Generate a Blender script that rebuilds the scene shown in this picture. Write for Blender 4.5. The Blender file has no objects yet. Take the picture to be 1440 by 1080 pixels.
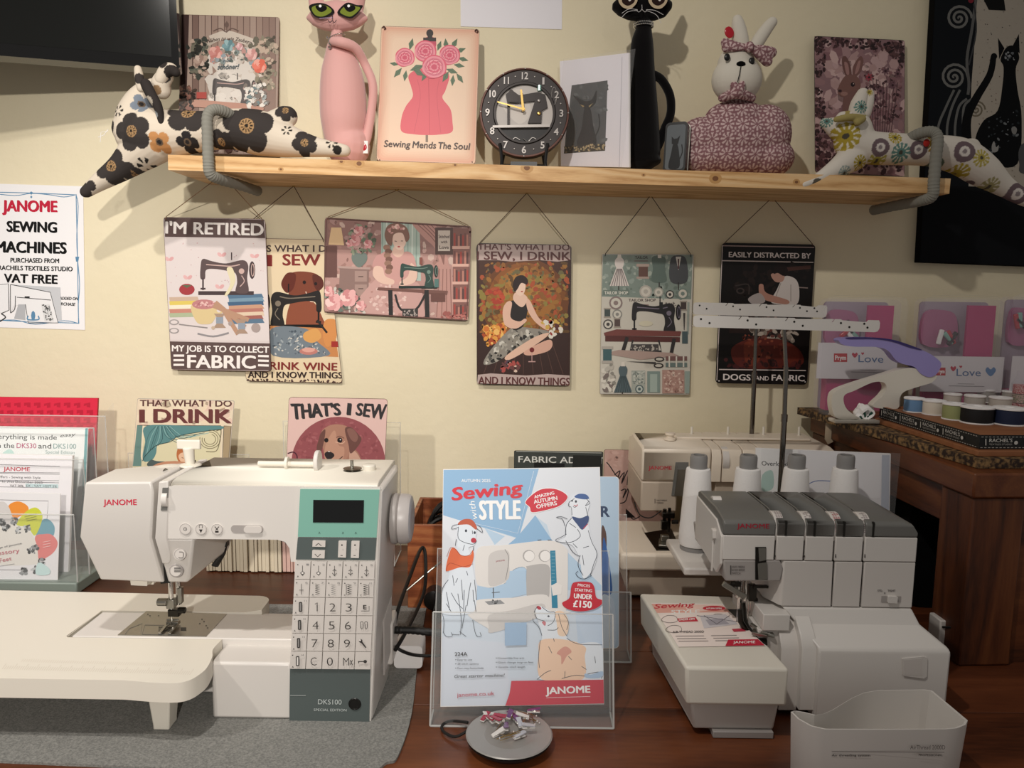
import bpy, bmesh, math, random
from mathutils import Matrix, Vector, Euler
S = bpy.context.scene
COL = S.collection
# ---------------------------------------------------------------- camera, world, lights, exposure
FPX = 1082.0
PITCH, ROLL = math.radians(7.1), math.radians(0.8)
CAM = Vector((0, -1.63, 1.30))
cd = bpy.data.cameras.new('camera'); cam = bpy.data.objects.new('camera', cd); COL.objects.link(cam)
cd.sensor_width = 36; cd.lens = 36 * FPX / 1440; cd.clip_start = .02
_f = Vector((0, math.cos(PITCH), -math.sin(PITCH))); _u0 = Vector((0, math.sin(PITCH), math.cos(PITCH)))
_r = Vector((1, 0, 0)) * math.cos(ROLL) + _u0 * math.sin(ROLL)
_u = Vector((-1, 0, 0)) * math.sin(ROLL) + _u0 * math.cos(ROLL)
cm = Matrix((_r, _u, -_f)).transposed().to_4x4(); cm.translation = CAM
cam.matrix_world = cm
S.camera = cam
S.view_settings.view_transform = 'Standard'; S.view_settings.look = 'None'
S.view_settings.gamma = 1; S.view_settings.use_curve_mapping = False
S.view_settings.exposure = 0.0
W = bpy.data.worlds.new('room_light'); S.world = W; W.use_nodes = True
W.node_tree.nodes['Background'].inputs[0].default_value = (1.0, .95, .90, 1)
W.node_tree.nodes['Background'].inputs[1].default_value = .23
def spot(name, loc, target, power, size, cone, blend, col):
    l = bpy.data.lights.new(name, 'SPOT'); l.energy = power; l.shadow_soft_size = size
    l.spot_size = math.radians(cone); l.spot_blend = blend; l.color = col
    o = bpy.data.objects.new(name, l); COL.objects.link(o); o.location = loc
    o.rotation_euler = (Vector(target) - Vector(loc)).to_track_quat('-Z', 'Y').to_euler()
    return o
WARM = (1.0, .945, .88)
spot('ceiling_spotlight', (-.32, -1.35, 2.30), (-.35, -.25, 1.15), 43, .02, 120, 1.0, WARM)
spot('ceiling_spotlight', (.35, -3.6, 2.12), (-.72, 0, 1.10), 225, .035, 36, 1.0, WARM)
spot('ceiling_spotlight', (-1.35, -1.5, 2.30), (-.62, -.15, .85), 62, .03, 58, 1.0, WARM)
# ---------------------------------------------------------------- helpers
def ray(px, py): return _f + _r * ((px - 720) / FPX) - _u * ((py - 540) / FPX)
def PY(px, py, y): d = ray(px, py); return CAM + d * ((y - CAM.y) / d.y)
def PZ(px, py, z): d = ray(px, py); return CAM + d * ((z - CAM.z) / d.z)
def PX(px, py, x): d = ray(px, py); return CAM + d * ((x - CAM.x) / d.x)
def lin(c):
    if isinstance(c, str):
        c = tuple(int(c[i:i + 2], 16) / 255 for i in (0, 2, 4))
    return tuple(x / 12.92 if x <= .04045 else ((x + .055) / 1.055) ** 2.4 for x in c[:3]) + (1,)
MATS = {}
def mat(name, col='ffffff', rough=.5, metal=0, spec=.5, trans=0, ior=1.45, coat=0, attr=False, bump=None, noise=None, emit=None, sheen=0, alpha=1):
    if name in MATS: return MATS[name]
    m = bpy.data.materials.new(name); m.use_nodes = True; n = m.node_tree.nodes; L = m.node_tree.links
    b = n['Principled BSDF']; I = b.inputs
    I['Base Color'].default_value = lin(col); I['Roughness'].default_value = rough; I['Metallic'].default_value = metal
    I['Specular IOR Level'].default_value = spec; I['Transmission Weight'].default_value = trans; I['IOR'].default_value = ior
    I['Coat Weight'].default_value = coat; I['Sheen Weight'].default_value = sheen; I['Alpha'].default_value = alpha
    if attr:
        a = n.new('ShaderNodeAttribute'); a.attribute_name = 'Col'; L.new(a.outputs['Color'], I['Base Color'])
    if noise:  # (scale, colour2, lo, hi, stretch xyz)
        tc = n.new('ShaderNodeTexCoord'); mp = n.new('ShaderNodeMapping'); tx = n.new('ShaderNodeTexNoise'); cr = n.new('ShaderNodeValToRGB')
        L.new(tc.outputs['Object'], mp.inputs[0]); L.new(mp.outputs[0], tx.inputs[0]); L.new(tx.outputs[0], cr.inputs[0]); L.new(cr.outputs[0], I['Base Color'])
        mp.inputs['Scale'].default_value = noise[4] if len(noise) > 4 else (1, 1, 1)
        tx.inputs['Scale'].default_value = noise[0]; tx.inputs['Detail'].default_value = 6
        cr.color_ramp.elements[0].position = noise[2]; cr.color_ramp.elements[1].position = noise[3]
        cr.color_ramp.elements[0].color = lin(col); cr.color_ramp.elements[1].color = lin(noise[1])
    if bump:  # (scale, strength, distance, stretch)
        tc = n.new('ShaderNodeTexCoord'); mp = n.new('ShaderNodeMapping'); tx = n.new('ShaderNodeTexNoise'); bp = n.new('ShaderNodeBump')
        L.new(tc.outputs['Object'], mp.inputs[0]); L.new(mp.outputs[0], tx.inputs[0]); L.new(tx.outputs[0], bp.inputs['Height']); L.new(bp.outputs[0], I['Normal'])
        mp.inputs['Scale'].default_value = bump[3] if len(bump) > 3 else (1, 1, 1)
        tx.inputs['Scale'].default_value = bump[0]; tx.inputs['Detail'].default_value = 4
        bp.inputs['Strength'].default_value = bump[1]; bp.inputs['Distance'].default_value = bump[2]
    if emit: I['Emission Color'].default_value = lin(emit[0]); I['Emission Strength'].default_value = emit[1]
    MATS[name] = m; return m

def wood(name, c1, c2, c3, scale=6, axis='X', rough=.5, ring=1.0, spec=.4, knots=None):
    """grain that runs along an axis, with knots"""
    m = bpy.data.materials.new(name); m.use_nodes = True; n = m.node_tree.nodes; L = m.node_tree.links
    b = n['Principled BSDF']; b.inputs['Roughness'].default_value = rough; b.inputs['Specular IOR Level'].default_value = spec
    tc = n.new('ShaderNodeTexCoord'); mp = n.new('ShaderNodeMapping')
    st = {'X': (.12, 1, 1), 'Y': (1, .12, 1), 'Z': (1, 1, .12)}[axis]
    mp.inputs['Scale'].default_value = st; L.new(tc.outputs['Object'], mp.inputs[0])
    a = n.new('ShaderNodeTexNoise'); a.inputs['Scale'].default_value = scale; a.inputs['Detail'].default_value = 3; a.inputs['Distortion'].default_value = .6
    L.new(mp.outputs[0], a.inputs[0])
    ma = n.new('ShaderNodeMath'); ma.operation = 'MULTIPLY'; ma.inputs[1].default_value = 26 * ring; L.new(a.outputs[0], ma.inputs[0])
    si = n.new('ShaderNodeMath'); si.operation = 'PINGPONG'; si.inputs[1].default_value = 1; L.new(ma.outputs[0], si.inputs[0])
    f = n.new('ShaderNodeTexNoise'); f.inputs['Scale'].default_value = scale * 45; f.inputs['Detail'].default_value = 4; L.new(mp.outputs[0], f.inputs[0])
    mx = n.new('ShaderNodeMath'); mx.operation = 'MULTIPLY_ADD'; mx.inputs[1].default_value = .45; L.new(f.outputs[0], mx.inputs[0])
    sc = n.new('ShaderNodeMath'); sc.operation = 'MULTIPLY'; sc.inputs[1].default_value = .55; L.new(si.outputs[0], sc.inputs[0]); L.new(sc.outputs[0], mx.inputs[2])
    cr = n.new('ShaderNodeValToRGB'); e = cr.color_ramp.elements; e[0].position = .15; e[1].position = .9; e[0].color = lin(c1); e[1].color = lin(c3)
    k = cr.color_ramp.elements.new(.5); k.color = lin(c2)
    L.new(mx.outputs[0], cr.inputs[0]); out = cr.outputs[0]
    if knots:
        v = n.new('ShaderNodeTexVoronoi'); v.inputs['Scale'].default_value = knots; 
        mp2 = n.new('ShaderNodeMapping'); mp2.inputs['Scale'].default_value = (.55, 1, 1) if axis == 'X' else (1, 1, .55)
        L.new(tc.outputs['Object'], mp2.inputs[0]); L.new(mp2.outputs[0], v.inputs[0])
        r2 = n.new('ShaderNodeValToRGB'); r2.color_ramp.elements[0].position = .03; r2.color_ramp.elements[1].position = .13
        L.new(v.outputs['Distance'], r2.inputs[0])
        mi = n.new('ShaderNodeMix'); mi.data_type = 'RGBA'; L.new(r2.outputs[0], mi.inputs[0]); mi.inputs[6].default_value = lin(c1)
        L.new(out, mi.inputs[7]); out = mi.outputs[2]
        mi.blend_type = 'MIX'
    L.new(out, b.inputs['Base Color'])
    bp = n.new('ShaderNodeBump'); bp.inputs['Strength'].default_value = .25; bp.inputs['Distance'].default_value = .0006
    L.new(mx.outputs[0], bp.inputs['Height']); L.new(bp.outputs[0], b.inputs['Normal'])
    MATS[name] = m; return m

class MB:
    """collects geometry; build() links it as ONE mesh object"""
    def __init__(s): s.v = []; s.f = []; s.m = []; s.c = []
    def add(s, vs, fs, mi=0, col=None, M=None):
        o = len(s.v)
        for p in vs:
            p = Vector(p) if len(p) == 3 else Vector((p[0], p[1], 0))
            s.v.append(M @ p if M is not None else p)
        for f in fs: s.f.append([i + o for i in f]); s.m.append(mi); s.c.append(col)
        return s
    def box(s, c, d, mi=0, R=None, col=None):
        hx, hy, hz = d[0] / 2, d[1] / 2, d[2] / 2
        M = Matrix.Translation(c) @ (R.to_4x4() if R is not None else Matrix())
        return s.add([(x * hx, y * hy, z * hz) for x in (-1, 1) for y in (-1, 1) for z in (-1, 1)],
                     [(0, 1, 3, 2), (4, 6, 7, 5), (0, 4, 5, 1), (2, 3, 7, 6), (0, 2, 6, 4), (1, 5, 7, 3)], mi, col, M)
    def bb(s, a, b, mi=0, col=None):   # box from two corners
        return s.box([(a[i] + b[i]) / 2 for i in range(3)], [abs(a[i] - b[i]) for i in range(3)], mi, None, col)
    def prism(s, pts, d0, d1, M=None, mi=0, col=None, cap=True, side=None):
        """outline in (u,v), extruded along n from d0 to d1"""
        n = len(pts); vs = [(p[0], p[1], d0) for p in pts] + [(p[0], p[1], d1) for p in pts]
        fs = [(i, (i + 1) % n, n + (i + 1) % n, n + i) for i in range(n)]
        s.add(vs, fs, mi if side is None else side, col, M)
        if cap: s.add(vs[n:], [list(range(n))], mi, col, M); s.add(vs[:n], [list(range(n))[::-1]], mi, col, M)
        return s
    def loft(s, rings, mi=0, col=None, caps=True, closed=True):
        n = len(rings[0]); o = []; fs = []
        for r in rings: o += list(r)
        for k in range(len(rings) - 1):
            for i in range(n if closed else n - 1):
                j = (i + 1) % n; fs.append((k * n + i, k * n + j, (k + 1) * n + j, (k + 1) * n + i))
        if caps: fs.append(list(range(n))[::-1]); fs.append([(len(rings) - 1) * n + i for i in range(n)])
        return s.add(o, fs, mi, col)
    def tube(s, path, r, n=8, mi=0, col=None, closed=False, flat=None):
        P = [Vector(p) for p in path]; k = len(P); rr = r if isinstance(r, (list, tuple)) else [r] * k
        rings = []; N = None
        for i in range(k):
            a = P[(i - 1) % k] if (closed or i > 0) else P[0]; b = P[(i + 1) % k] if (closed or i < k - 1) else P[-1]
            t = (b - a).normalized() if (b - a).length > 1e-9 else Vector((0, 0, 1))
            if N is None: N = t.orthogonal().normalized() if flat is None else (Vector(flat) - t * t.dot(Vector(flat))).normalized()
            else: N = (N - t * t.dot(N)); N = N.normalized() if N.length > 1e-6 else t.orthogonal().normalized()
            B = t.cross(N)
            q = rr[i] if isinstance(rr[i], (list, tuple)) else (rr[i], rr[i])
            rings.append([P[i] + N * (q[0] * math.cos(2 * math.pi * j / n)) + B * (q[1] * math.sin(2 * math.pi * j / n)) for j in range(n)])
        if closed: rings.append(rings[0])
        return s.loft(rings, mi, col, not closed)
    def lathe(s, prof, c=(0, 0, 0), n=24, mi=0, col=None, M=None, caps=True):
        """prof: (radius, height) from bottom to top about local z"""
        M = M or Matrix.Translation(c)
        rings = [[M @ Vector((max(r, 1e-5) * math.cos(2 * math.pi * j / n), max(r, 1e-5) * math.sin(2 * math.pi * j / n), h)) for j in range(n)] for r, h in prof]
        return s.loft(rings, mi, col, caps)
    def cyl(s, a, b, r, n=16, mi=0, col=None, r2=None): return s.tube([a, b], [r, r if r2 is None else r2], n, mi, col)
    def ell(s, c, r, n=14, mi=0, col=None, R=None):
        rings = []
        for i in range(1, n):
            t = math.pi * i / n - math.pi / 2
            ring = [Vector((r[0] * math.cos(t) * math.cos(2 * math.pi * j / (2 * n)), r[1] * math.cos(t) * math.sin(2 * math.pi * j / (2 * n)), r[2] * math.sin(t))) for j in range(2 * n)]
            rings.append([(R @ p if R is not None else p) + Vector(c) for p in ring])
        return s.loft(rings, mi, col)
    def build(s, name, mats, parent=None, bevel=0, ang=35, seg=2, sub=0, org=None, tri=True, mods=(), smooth=True):
        me = bpy.data.meshes.new(name)
        org = Vector(org) if org is not None else None
        me.from_pydata([tuple(p - org) if org is not None else tuple(p) for p in s.v], [], s.f)
        if not isinstance(mats, (list, tuple)): mats = [mats]
        for m in mats: me.materials.append(m)
        me.polygons.foreach_set('material_index', s.m)
        if any(c is not None for c in s.c):
            at = me.color_attributes.new('Col', 'FLOAT_COLOR', 'CORNER'); buf = []
            for f, c in zip(s.f, s.c):
                if c is None: c = (.8, .8, .8, 1)
                if isinstance(c, list):
                    for q in c: buf += q
                else: buf += list(c) * len(f)
            at.data.foreach_set('color', buf)
        me.validate(); me.update()
        if smooth:
            me.shade_smooth(); me.set_sharp_from_angle(angle=math.radians(ang))
        o = bpy.data.objects.new(name, me); COL.objects.link(o)
        if org is not None and parent is None: o.location = org
        if parent is not None: o.parent = parent
        if bevel:
            b = o.modifiers.new('bevel', 'BEVEL'); b.width = bevel; b.segments = seg; b.limit_method = 'ANGLE'; b.angle_limit = math.radians(38); b.use_clamp_overlap = True; b.harden_normals = False
        if sub: q = o.modifiers.new('sub', 'SUBSURF'); q.levels = sub; q.render_levels = sub
        return o
def tag(o, label=None, cat=None, group=None, kind=None):
    if label: o['label'] = label
    if cat: o['category'] = cat
    if group: o['group'] = group
    if kind: o['kind'] = kind
    return o
def empty(name, M, label, cat, group=None):
    o = bpy.data.objects.new(name, None); COL.objects.link(o); o.empty_display_size = .02
    if not isinstance(M, Matrix): M = Matrix.Translation(M)
    o.matrix_world = M; tag(o, label, cat, group); return o
def copy_tree(o, parent=None):
    c = o.copy(); COL.objects.link(c)
    if parent is not None: c.parent = parent
    for ch in list(o.children): copy_tree(ch, c)
    return c
def arc(cx, cy, r, a0, a1, n=8, ry=None):
    ry = r if ry is None else ry
    return [(cx + r * math.cos(math.radians(a0 + (a1 - a0) * i / n)), cy + ry * math.sin(math.radians(a0 + (a1 - a0) * i / n))) for i in range(n + 1)]
def rrect(x0, y0, x1, y1, r, n=5):
    rs = r if isinstance(r, (list, tuple)) else [r] * 4   # bl, br, tr, tl
    return arc(x0 + rs[0], y0 + rs[0], rs[0], 180, 270, n) + arc(x1 - rs[1], y0 + rs[1], rs[1], 270, 360, n) + arc(x1 - rs[2], y1 - rs[2], rs[2], 0, 90, n) + arc(x0 + rs[3], y1 - rs[3], rs[3], 90, 180, n)
def cr(pts, n=6, closed=False):
    """smooth curve through points (2d or 3d tuples)"""
    P = [tuple(p) for p in pts]; k = len(P); out = []
    rng = range(k) if closed else range(k - 1)
    for i in rng:
        g = (lambda j: P[j % k]) if closed else (lambda j: P[min(max(j, 0), k - 1)])
        p0, p1, p2, p3 = g(i - 1), g(i), g(i + 1), g(i + 2)
        for t in range(n):
            t /= n
            out.append(tuple(.5 * (2 * b + (c - a) * t + (2 * a - 5 * b + 4 * c - d) * t * t + (3 * b - a - 3 * c + d) * t ** 3) for a, b, c, d in zip(p0, p1, p2, p3)))
    if not closed: out.append(P[-1])
    return out
_tc = {}
def textmesh(s, bold=0.0, shear=0.0, res=3):
    """flat glyphs scaled to x 0..1 over the string and cap height 1"""
    k = (s, bold, shear)
    if k in _tc: return _tc[k]
    def mk(t):
        c = bpy.data.curves.new('t', 'FONT'); c.body = t; c.fill_mode = 'FRONT'; c.resolution_u = res; c.offset = bold; c.shear = shear
        o = bpy.data.objects.new('t', c); me = o.to_mesh()
        vs = [(v.co.x, v.co.y) for v in me.vertices]; fs = [list(p.vertices) for p in me.polygons]
        o.to_mesh_clear(); bpy.data.objects.remove(o); bpy.data.curves.remove(c); return vs, fs
    vs, fs = mk(s); x0 = min(v[0] for v in vs); x1 = max(v[0] for v in vs); h = .72
    _tc[k] = ([((x - x0) / (x1 - x0), y / h) for x, y in vs], fs, (x1 - x0) / h); return _tc[k]

def plane_from(quad, y, lean=0, yaw=0, z=None):
    """sign plane (columns u right, v up, n to the viewer) through the quad's bottom middle at depth y"""
    bm = ((quad[2][0] + quad[3][0]) / 2, (quad[2][1] + quad[3][1]) / 2)
    o = PY(bm[0], bm[1], y) if z is None else PZ(bm[0], bm[1], z)
    R = Matrix(((1, 0, 0), (0, 0, -1), (0, 1, 0))).to_4x4()      # u->x, v->z, n->-y
    R = Matrix.Rotation(yaw, 4, 'Z') @ Matrix.Rotation(-lean, 4, 'X') @ R
    M = Matrix.Translation(o) @ R
    def uv(px, py):
        d = ray(px, py); n = M.to_3x3() @ Vector((0, 0, 1)); t = (M.translation - CAM).dot(n) / d.dot(n)
        q = M.inverted() @ (CAM + d * t); return (q.x, q.y)
    return M, uv
def rotate_to(M, uv, quad):
    """turn the plane in itself so its u axis follows the quad's edges; returns M and half size"""
    P = [Vector(uv(*q)) for q in quad]
    e = ((P[1] - P[0]) + (P[2] - P[3])) / 2; a = math.atan2(e.y, e.x)
    return a

def acol(c):
    """printing ink: a little paler and greyer than the traced tone"""
    r, g, b_, a = lin(c); l = .3 * r + .6 * g + .1 * b_; k = .97 if max(r, g, b_) > .08 and min(r, g, b_) < .18 * max(r, g, b_) else .80; return tuple(min(.92, (l + (x - l) * k) * 1.10) for x in (r, g, b_)) + (1,)
class Art:
    """flat print laid on a plate, traced in photograph pixels or in plate units"""
    def __init__(s, uv, base=0.0, step=.00001): s.uv = uv; s.mb = MB(); s.z = base; s.step = step
    def up(s): s.z += s.step; return s.z
    def poly(s, pts, col, keep=False, raw=False):
        z = s.up() if not keep else s.z
        q = [(p if raw else s.uv(*p)) for p in pts]
        c = [acol(k) for k in col] if isinstance(col, list) else acol(col)
        s.mb.add([(a, b, z) for a, b in q], [list(range(len(q)))], 0, c); return s
    def sp(s, pts, col, n=5, **k): return s.poly(cr(pts, n, True), col, **k)
    def rect(s, x0, y0, x1, y1, col, **k): return s.poly([(x0, y0), (x1, y0), (x1, y1), (x0, y1)], col, **k)
    def ell(s, x, y, rx, ry, col, n=14, rot=0, **k):
        c, d = math.cos(math.radians(rot)), math.sin(math.radians(rot))
        return s.poly([(x + rx * math.cos(2 * math.pi * i / n) * c - ry * math.sin(2 * math.pi * i / n) * d, y + rx * math.cos(2 * math.pi * i / n) * d + ry * math.sin(2 * math.pi * i / n) * c) for i in range(n)], col, **k)
    def line(s, pts, w, col, smooth=True, closed=False, keep=False):
        z = s.up() if not keep else s.z
        P = cr(pts, 4, closed) if smooth and len(pts) > 2 else list(pts)
        if closed: P = P + [P[0]]
        L, Rr = [], []
        for i in range(len(P)):
            a = P[max(i - 1, 0)]; b = P[min(i + 1, len(P) - 1)]; dx, dy = b[0] - a[0], b[1] - a[1]; l = math.hypot(dx, dy) or 1
            ww = w if not isinstance(w, (list, tuple)) else w[0] + (w[1] - w[0]) * i / (len(P) - 1)
            nx, ny = -dy / l * ww / 2, dx / l * ww / 2
            L.append((P[i][0] + nx, P[i][1] + ny)); Rr.append((P[i][0] - nx, P[i][1] - ny))
        vs = [s.uv(*p) for p in L] + [s.uv(*p) for p in Rr]; n = len(P)
        s.mb.add([(a, b, z) for a, b in vs], [(i, i + 1, n + i + 1, n + i) for i in range(n - 1)], 0, acol(col)); return s
    def text(s, t, a, b, h, col, bold=0.02, shear=0, arcd=0, htaper=1.0, keep=False):
        """baseline from pixel a to pixel b, cap height h px"""
        z = s.up() if not keep else s.z
        if bold > .003:
            e = bold * h * 1.35; ux, uy = (b[0] - a[0]), (b[1] - a[1]); q = math.hypot(ux, uy) or 1; ux, uy = ux / q * e, uy / q * e
            for k, v in ((-1, -.5), (-.33, .5), (0, 0), (.33, -.5), (1, .5)): s.text(t, (a[0] + ux * k - uy * v, a[1] + uy * k + ux * v), (b[0] + ux * k - uy * v, b[1] + uy * k + ux * v), h, col, 0.0, shear, arcd, htaper)
            return s
        vs, fs, _ = textmesh(t, bold, shear)
        dx, dy = b[0] - a[0], b[1] - a[1]; l = math.hypot(dx, dy) or 1; nx, ny = dy / l, -dx / l
        q = []
        for x, y in vs:
            hh = h * (1 + (htaper - 1) * x); o = arcd * 4 * x * (1 - x)
            q.append(s.uv(a[0] + dx * x + nx * (y * hh + o), a[1] + dy * x + ny * (y * hh + o)))
        s.mb.add([(u, v, z) for u, v in q], fs, 0, acol(col)); return s
    def scatter(s, poly, n, r, pal, seed=1, asp=1.0, k=6):
        rd = random.Random(seed); xs = [p[0] for p in poly]; ys = [p[1] for p in poly]; z = s.up(); c = 0; tries = 0
        while c < n and tries < n * 20:
            tries += 1
            x = rd.uniform(min(xs), max(xs)); y = rd.uniform(min(ys), max(ys)); inside = False; j = len(poly) - 1
            for i in range(len(poly)):
                if (poly[i][1] > y) != (poly[j][1] > y) and x < (poly[j][0] - poly[i][0]) * (y - poly[i][1]) / (poly[j][1] - poly[i][1]) + poly[i][0]: inside = not inside
                j = i
            if not inside: continue
            rr = rd.uniform(r[0], r[1]); a0 = rd.uniform(0, 6.28); sx = rd.uniform(.6, 1.4) * asp; ca, sa = math.cos(a0), math.sin(a0)
            if asp == 1: pass
            else: ca, sa = 1, 0
            pts = []
            for i in range(k):
                ux, uy = rr * sx * math.cos(6.283 * i / k), rr / sx * math.sin(6.283 * i / k)
                pts.append(s.uv(x + ux * ca - uy * sa, y + ux * sa + uy * ca))
            s.mb.add([(u, v, z + .000004 * (c % 12)) for u, v in pts], [list(range(k))], 0, acol(rd.choice(pal))); c += 1
        s.z = z + .00006; return s
    def rose(s, x, y, r, cols, seed=0):
        rd = random.Random(seed + int(x * 7 + y))
        for ring, (k, rr, ro) in enumerate([(6, .55, .6), (5, .45, .42), (4, .34, .22)]):
            s.up()
            for i in range(k):
                a = 6.283 * i / k + ring * .5 + rd.uniform(-.2, .2)
                s.ell(x + r * ro * math.cos(a), y + r * ro * math.sin(a), r * rr, r * rr * .8, cols[(i + ring) % len(cols)], 8, rd.uniform(0, 180))
        s.ell(x, y, r * .16, r * .14, cols[0], 7); return s
    def flower(s, x, y, r, petals, col, ccol=None, cr_=.3, rot=0):
        s.up()
        pts = []
        for i in range(petals * 6):
            a = 6.283 * i / (petals * 6) + rot; pts.append((x + r * (.72 + .28 * math.cos(petals * (a - rot))) * math.cos(a), y + r * (.72 + .28 * math.cos(petals * (a - rot))) * math.sin(a)))
        s.poly(pts, col, keep=True)
        if ccol: s.ell(x, y, r * cr_, r * cr_, ccol, 10)
        return s
    def build(s, parent, m=None, name='print'):
        if hasattr(s, 'box'):
            O, e1, e2 = s.frame; D = e1.x * e2.y - e1.y * e2.x; e = .003
            for p in s.mb.v:
                x, y = p.x - O.x, p.y - O.y; u = (x * e2.y - y * e2.x) / D; v = (e1.x * y - e1.y * x) / D
                u = min(max(u, e), 1 - e); v = min(max(v, e), 1 - e); p.x = O.x + u * e1.x + v * e2.x; p.y = O.y + u * e1.y + v * e2.y
        return s.mb.build(name, m or MATS['print_ink'], parent, smooth=False)
# materials shared by many things
mat('print_ink', rough=.42, attr=True, spec=.35)
mat('print_matte', rough=.85, attr=True, spec=.2)
mat('white_plastic', 'd6d1cb', rough=.32, bump=(900, .03, .0002))
mat('warm_white_plastic', 'e0dacd', rough=.35)
mat('white_panel', 'd2ccc6', rough=.38)
mat('shadow_gap', '17150f', rough=.8)
mat('dark_grey_plastic', '6d6c68', rough=.36)
mat('mid_grey_plastic', 'a39d99', rough=.4)
mat('chrome', 'd6d3ce', rough=.16, metal=1)
mat('steel', '9a978f', rough=.34, metal=1)
mat('chrome_dark_reflection', '77736e', rough=.12, metal=1)  # dark room reflection put into the base colour of the poles
mat('dark_metal', '3a3733', rough=.3, metal=1)
mat('brass', 'b8975a', rough=.3, metal=1)
mat('black_plastic', '141312', rough=.35)
mat('black_rubber', '151413', rough=.55)
mat('paper_white', 'f2efed', rough=.7, spec=.25)
mat('plate_edge', '6a4a42', rough=.45, metal=.3)
mat('clear_acrylic', 'e8eceb', rough=.04, spec=.7, alpha=.05)
mat('acrylic_edge', 'e6e6e2', rough=.12, spec=.7, alpha=.42)
mat('clear_film', 'eeeeee', rough=.08, spec=.8, alpha=.05)
mat('black_fabric', '0b0a0b', rough=.95, spec=.15, bump=(600, .2, .0006))
mat('rope_string', '8c6a4c', rough=.8)
mat('dark_string', '4a2c26', rough=.8)
mat('black_string', '1c1916', rough=.8)
# ---------------------------------------------------------------- setting
DZ = .75
mat('wall_paint', 'ebe0c3', rough=.75, spec=.3, bump=(45, .35, .003), noise=(3, 'e5d9b9', .3, .7))
o = MB().bb((-2.6, 0, -.02), (2.6, .1, 2.6)).build('wall_back', MATS['wall_paint']); tag(o, 'cream painted plaster wall behind the shelf', 'wall', kind='structure')
mat('floor_boards', '5b4633', rough=.6, noise=(4, '6b543f', .3, .7, (1, 8, 1)))
o = MB().bb((-2.6, -3.2, -.06), (2.6, .1, -.02)).build('floor', MATS['floor_boards']); tag(o, 'brown floor below the desk', 'floor', kind='structure')
# ---------------------------------------------------------------- desk
def desk():
    wood('desk_wood', '3a1b0d', '63341c', '7f4828', 5, 'X', .36, .30, .5)
    wood('desk_wood_dark', '35180c', '5a2e18', '744024', 4, 'X', .38, .26, .5)
    r = empty('wooden_desk', (0, -.5, 0), 'long dark stained wooden desk carrying both white sewing machines', 'desk')
    y = -.985; n = 0
    for w in (.165, .15, .16, .155, .17, .15):
        b = MB().bb((-1.35, y + .0008 + .5, DZ - .035), (1.35, y + w - .0008 + .5, DZ)).build('tabletop_board', MATS['desk_wood' if n % 2 else 'desk_wood_dark'], r, bevel=.0005); y += w; n += 1
    MB().bb((-1.3, -.44, DZ - .13), (1.3, -.415, DZ - .0352)).build('apron', MATS['desk_wood_dark'], r)
    for x in (-1.28, 1.28):
        for yy in (-.40, .42): MB().bb((x - .035, yy - .035, -.02), (x + .035, yy + .035, DZ - .0352)).build('leg', MATS['desk_wood_dark'], r)
desk()
# ---------------------------------------------------------------- shelf with cup hooks
SH_A = PY(236, 217.5, -.2); SH_B = PY(1337, 251, -.2)
ST = (SH_A + SH_B) / 2; SANG = -math.atan2(SH_B.z - SH_A.z, SH_B.x - SH_A.x)
SL = (SH_B - SH_A).length
SM = Matrix.Translation((ST.x, 0, ST.z)) @ Matrix.Rotation(SANG, 4, 'Y')
def shelf_z(x): return ST.z + (x - ST.x) * math.tan(-SANG)
HOOKS = [(413, 262), (558, 268), (741, 272), (915, 275), (1086, 278)]
def shelf():
    wood('pine', 'b98a55', 'dcb27c', 'e6c495', 9, 'X', .5, .8, .4, knots=7)
    r = empty('wall_shelf', SM, 'long pale pine shelf board fixed to the wall', 'shelf')
    m = MB().bb((-SL / 2, -.2, -.027), (SL / 2, -.0005, 0)); mat('pine_knot', '7d5230', rough=.55); mat('pine_knot_ring', 'c2945c', rough=.5)
    for px, py, w in ((741, 236, .007), (1006, 251, .007), (640, 232, .003), (480, 227, .004), (905, 246, .0025), (1120, 256, .004), (395, 238, .003), (505, 230, .006)):
        q = SM.inverted() @ PY(px, py, -.2)
        for k, (s, mi) in enumerate(((1.7, 2), (.8, 1))): m.add([(q.x + w * s * math.cos(t * .524), -.2001 - k * .0001, max(-.026, min(-.001, q.z + w * s * .8 * math.sin(t * .524)))) for t in range(12)], [list(range(12))], mi)
    m.build('board', [MATS['pine'], MATS['pine_knot'], MATS['pine_knot_ring']], r)
    for px, py in HOOKS:
        p = PY(px, py, -.022); q = SM.inverted() @ p; x = q.x
        m = MB().tube([(x, q.y, -.026), (x, q.y, q.z + .012)] + [(x + .0045 * math.sin(a), q.y, q.z + .006 + .006 * math.cos(a)) for a in [i * .5 for i in range(1, 9)]], .0010, 6)
        tag(m.build('cup_hook', MATS['brass'], r), 'small brass cup hook screwed under the board')
    return r
shelf()
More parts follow.
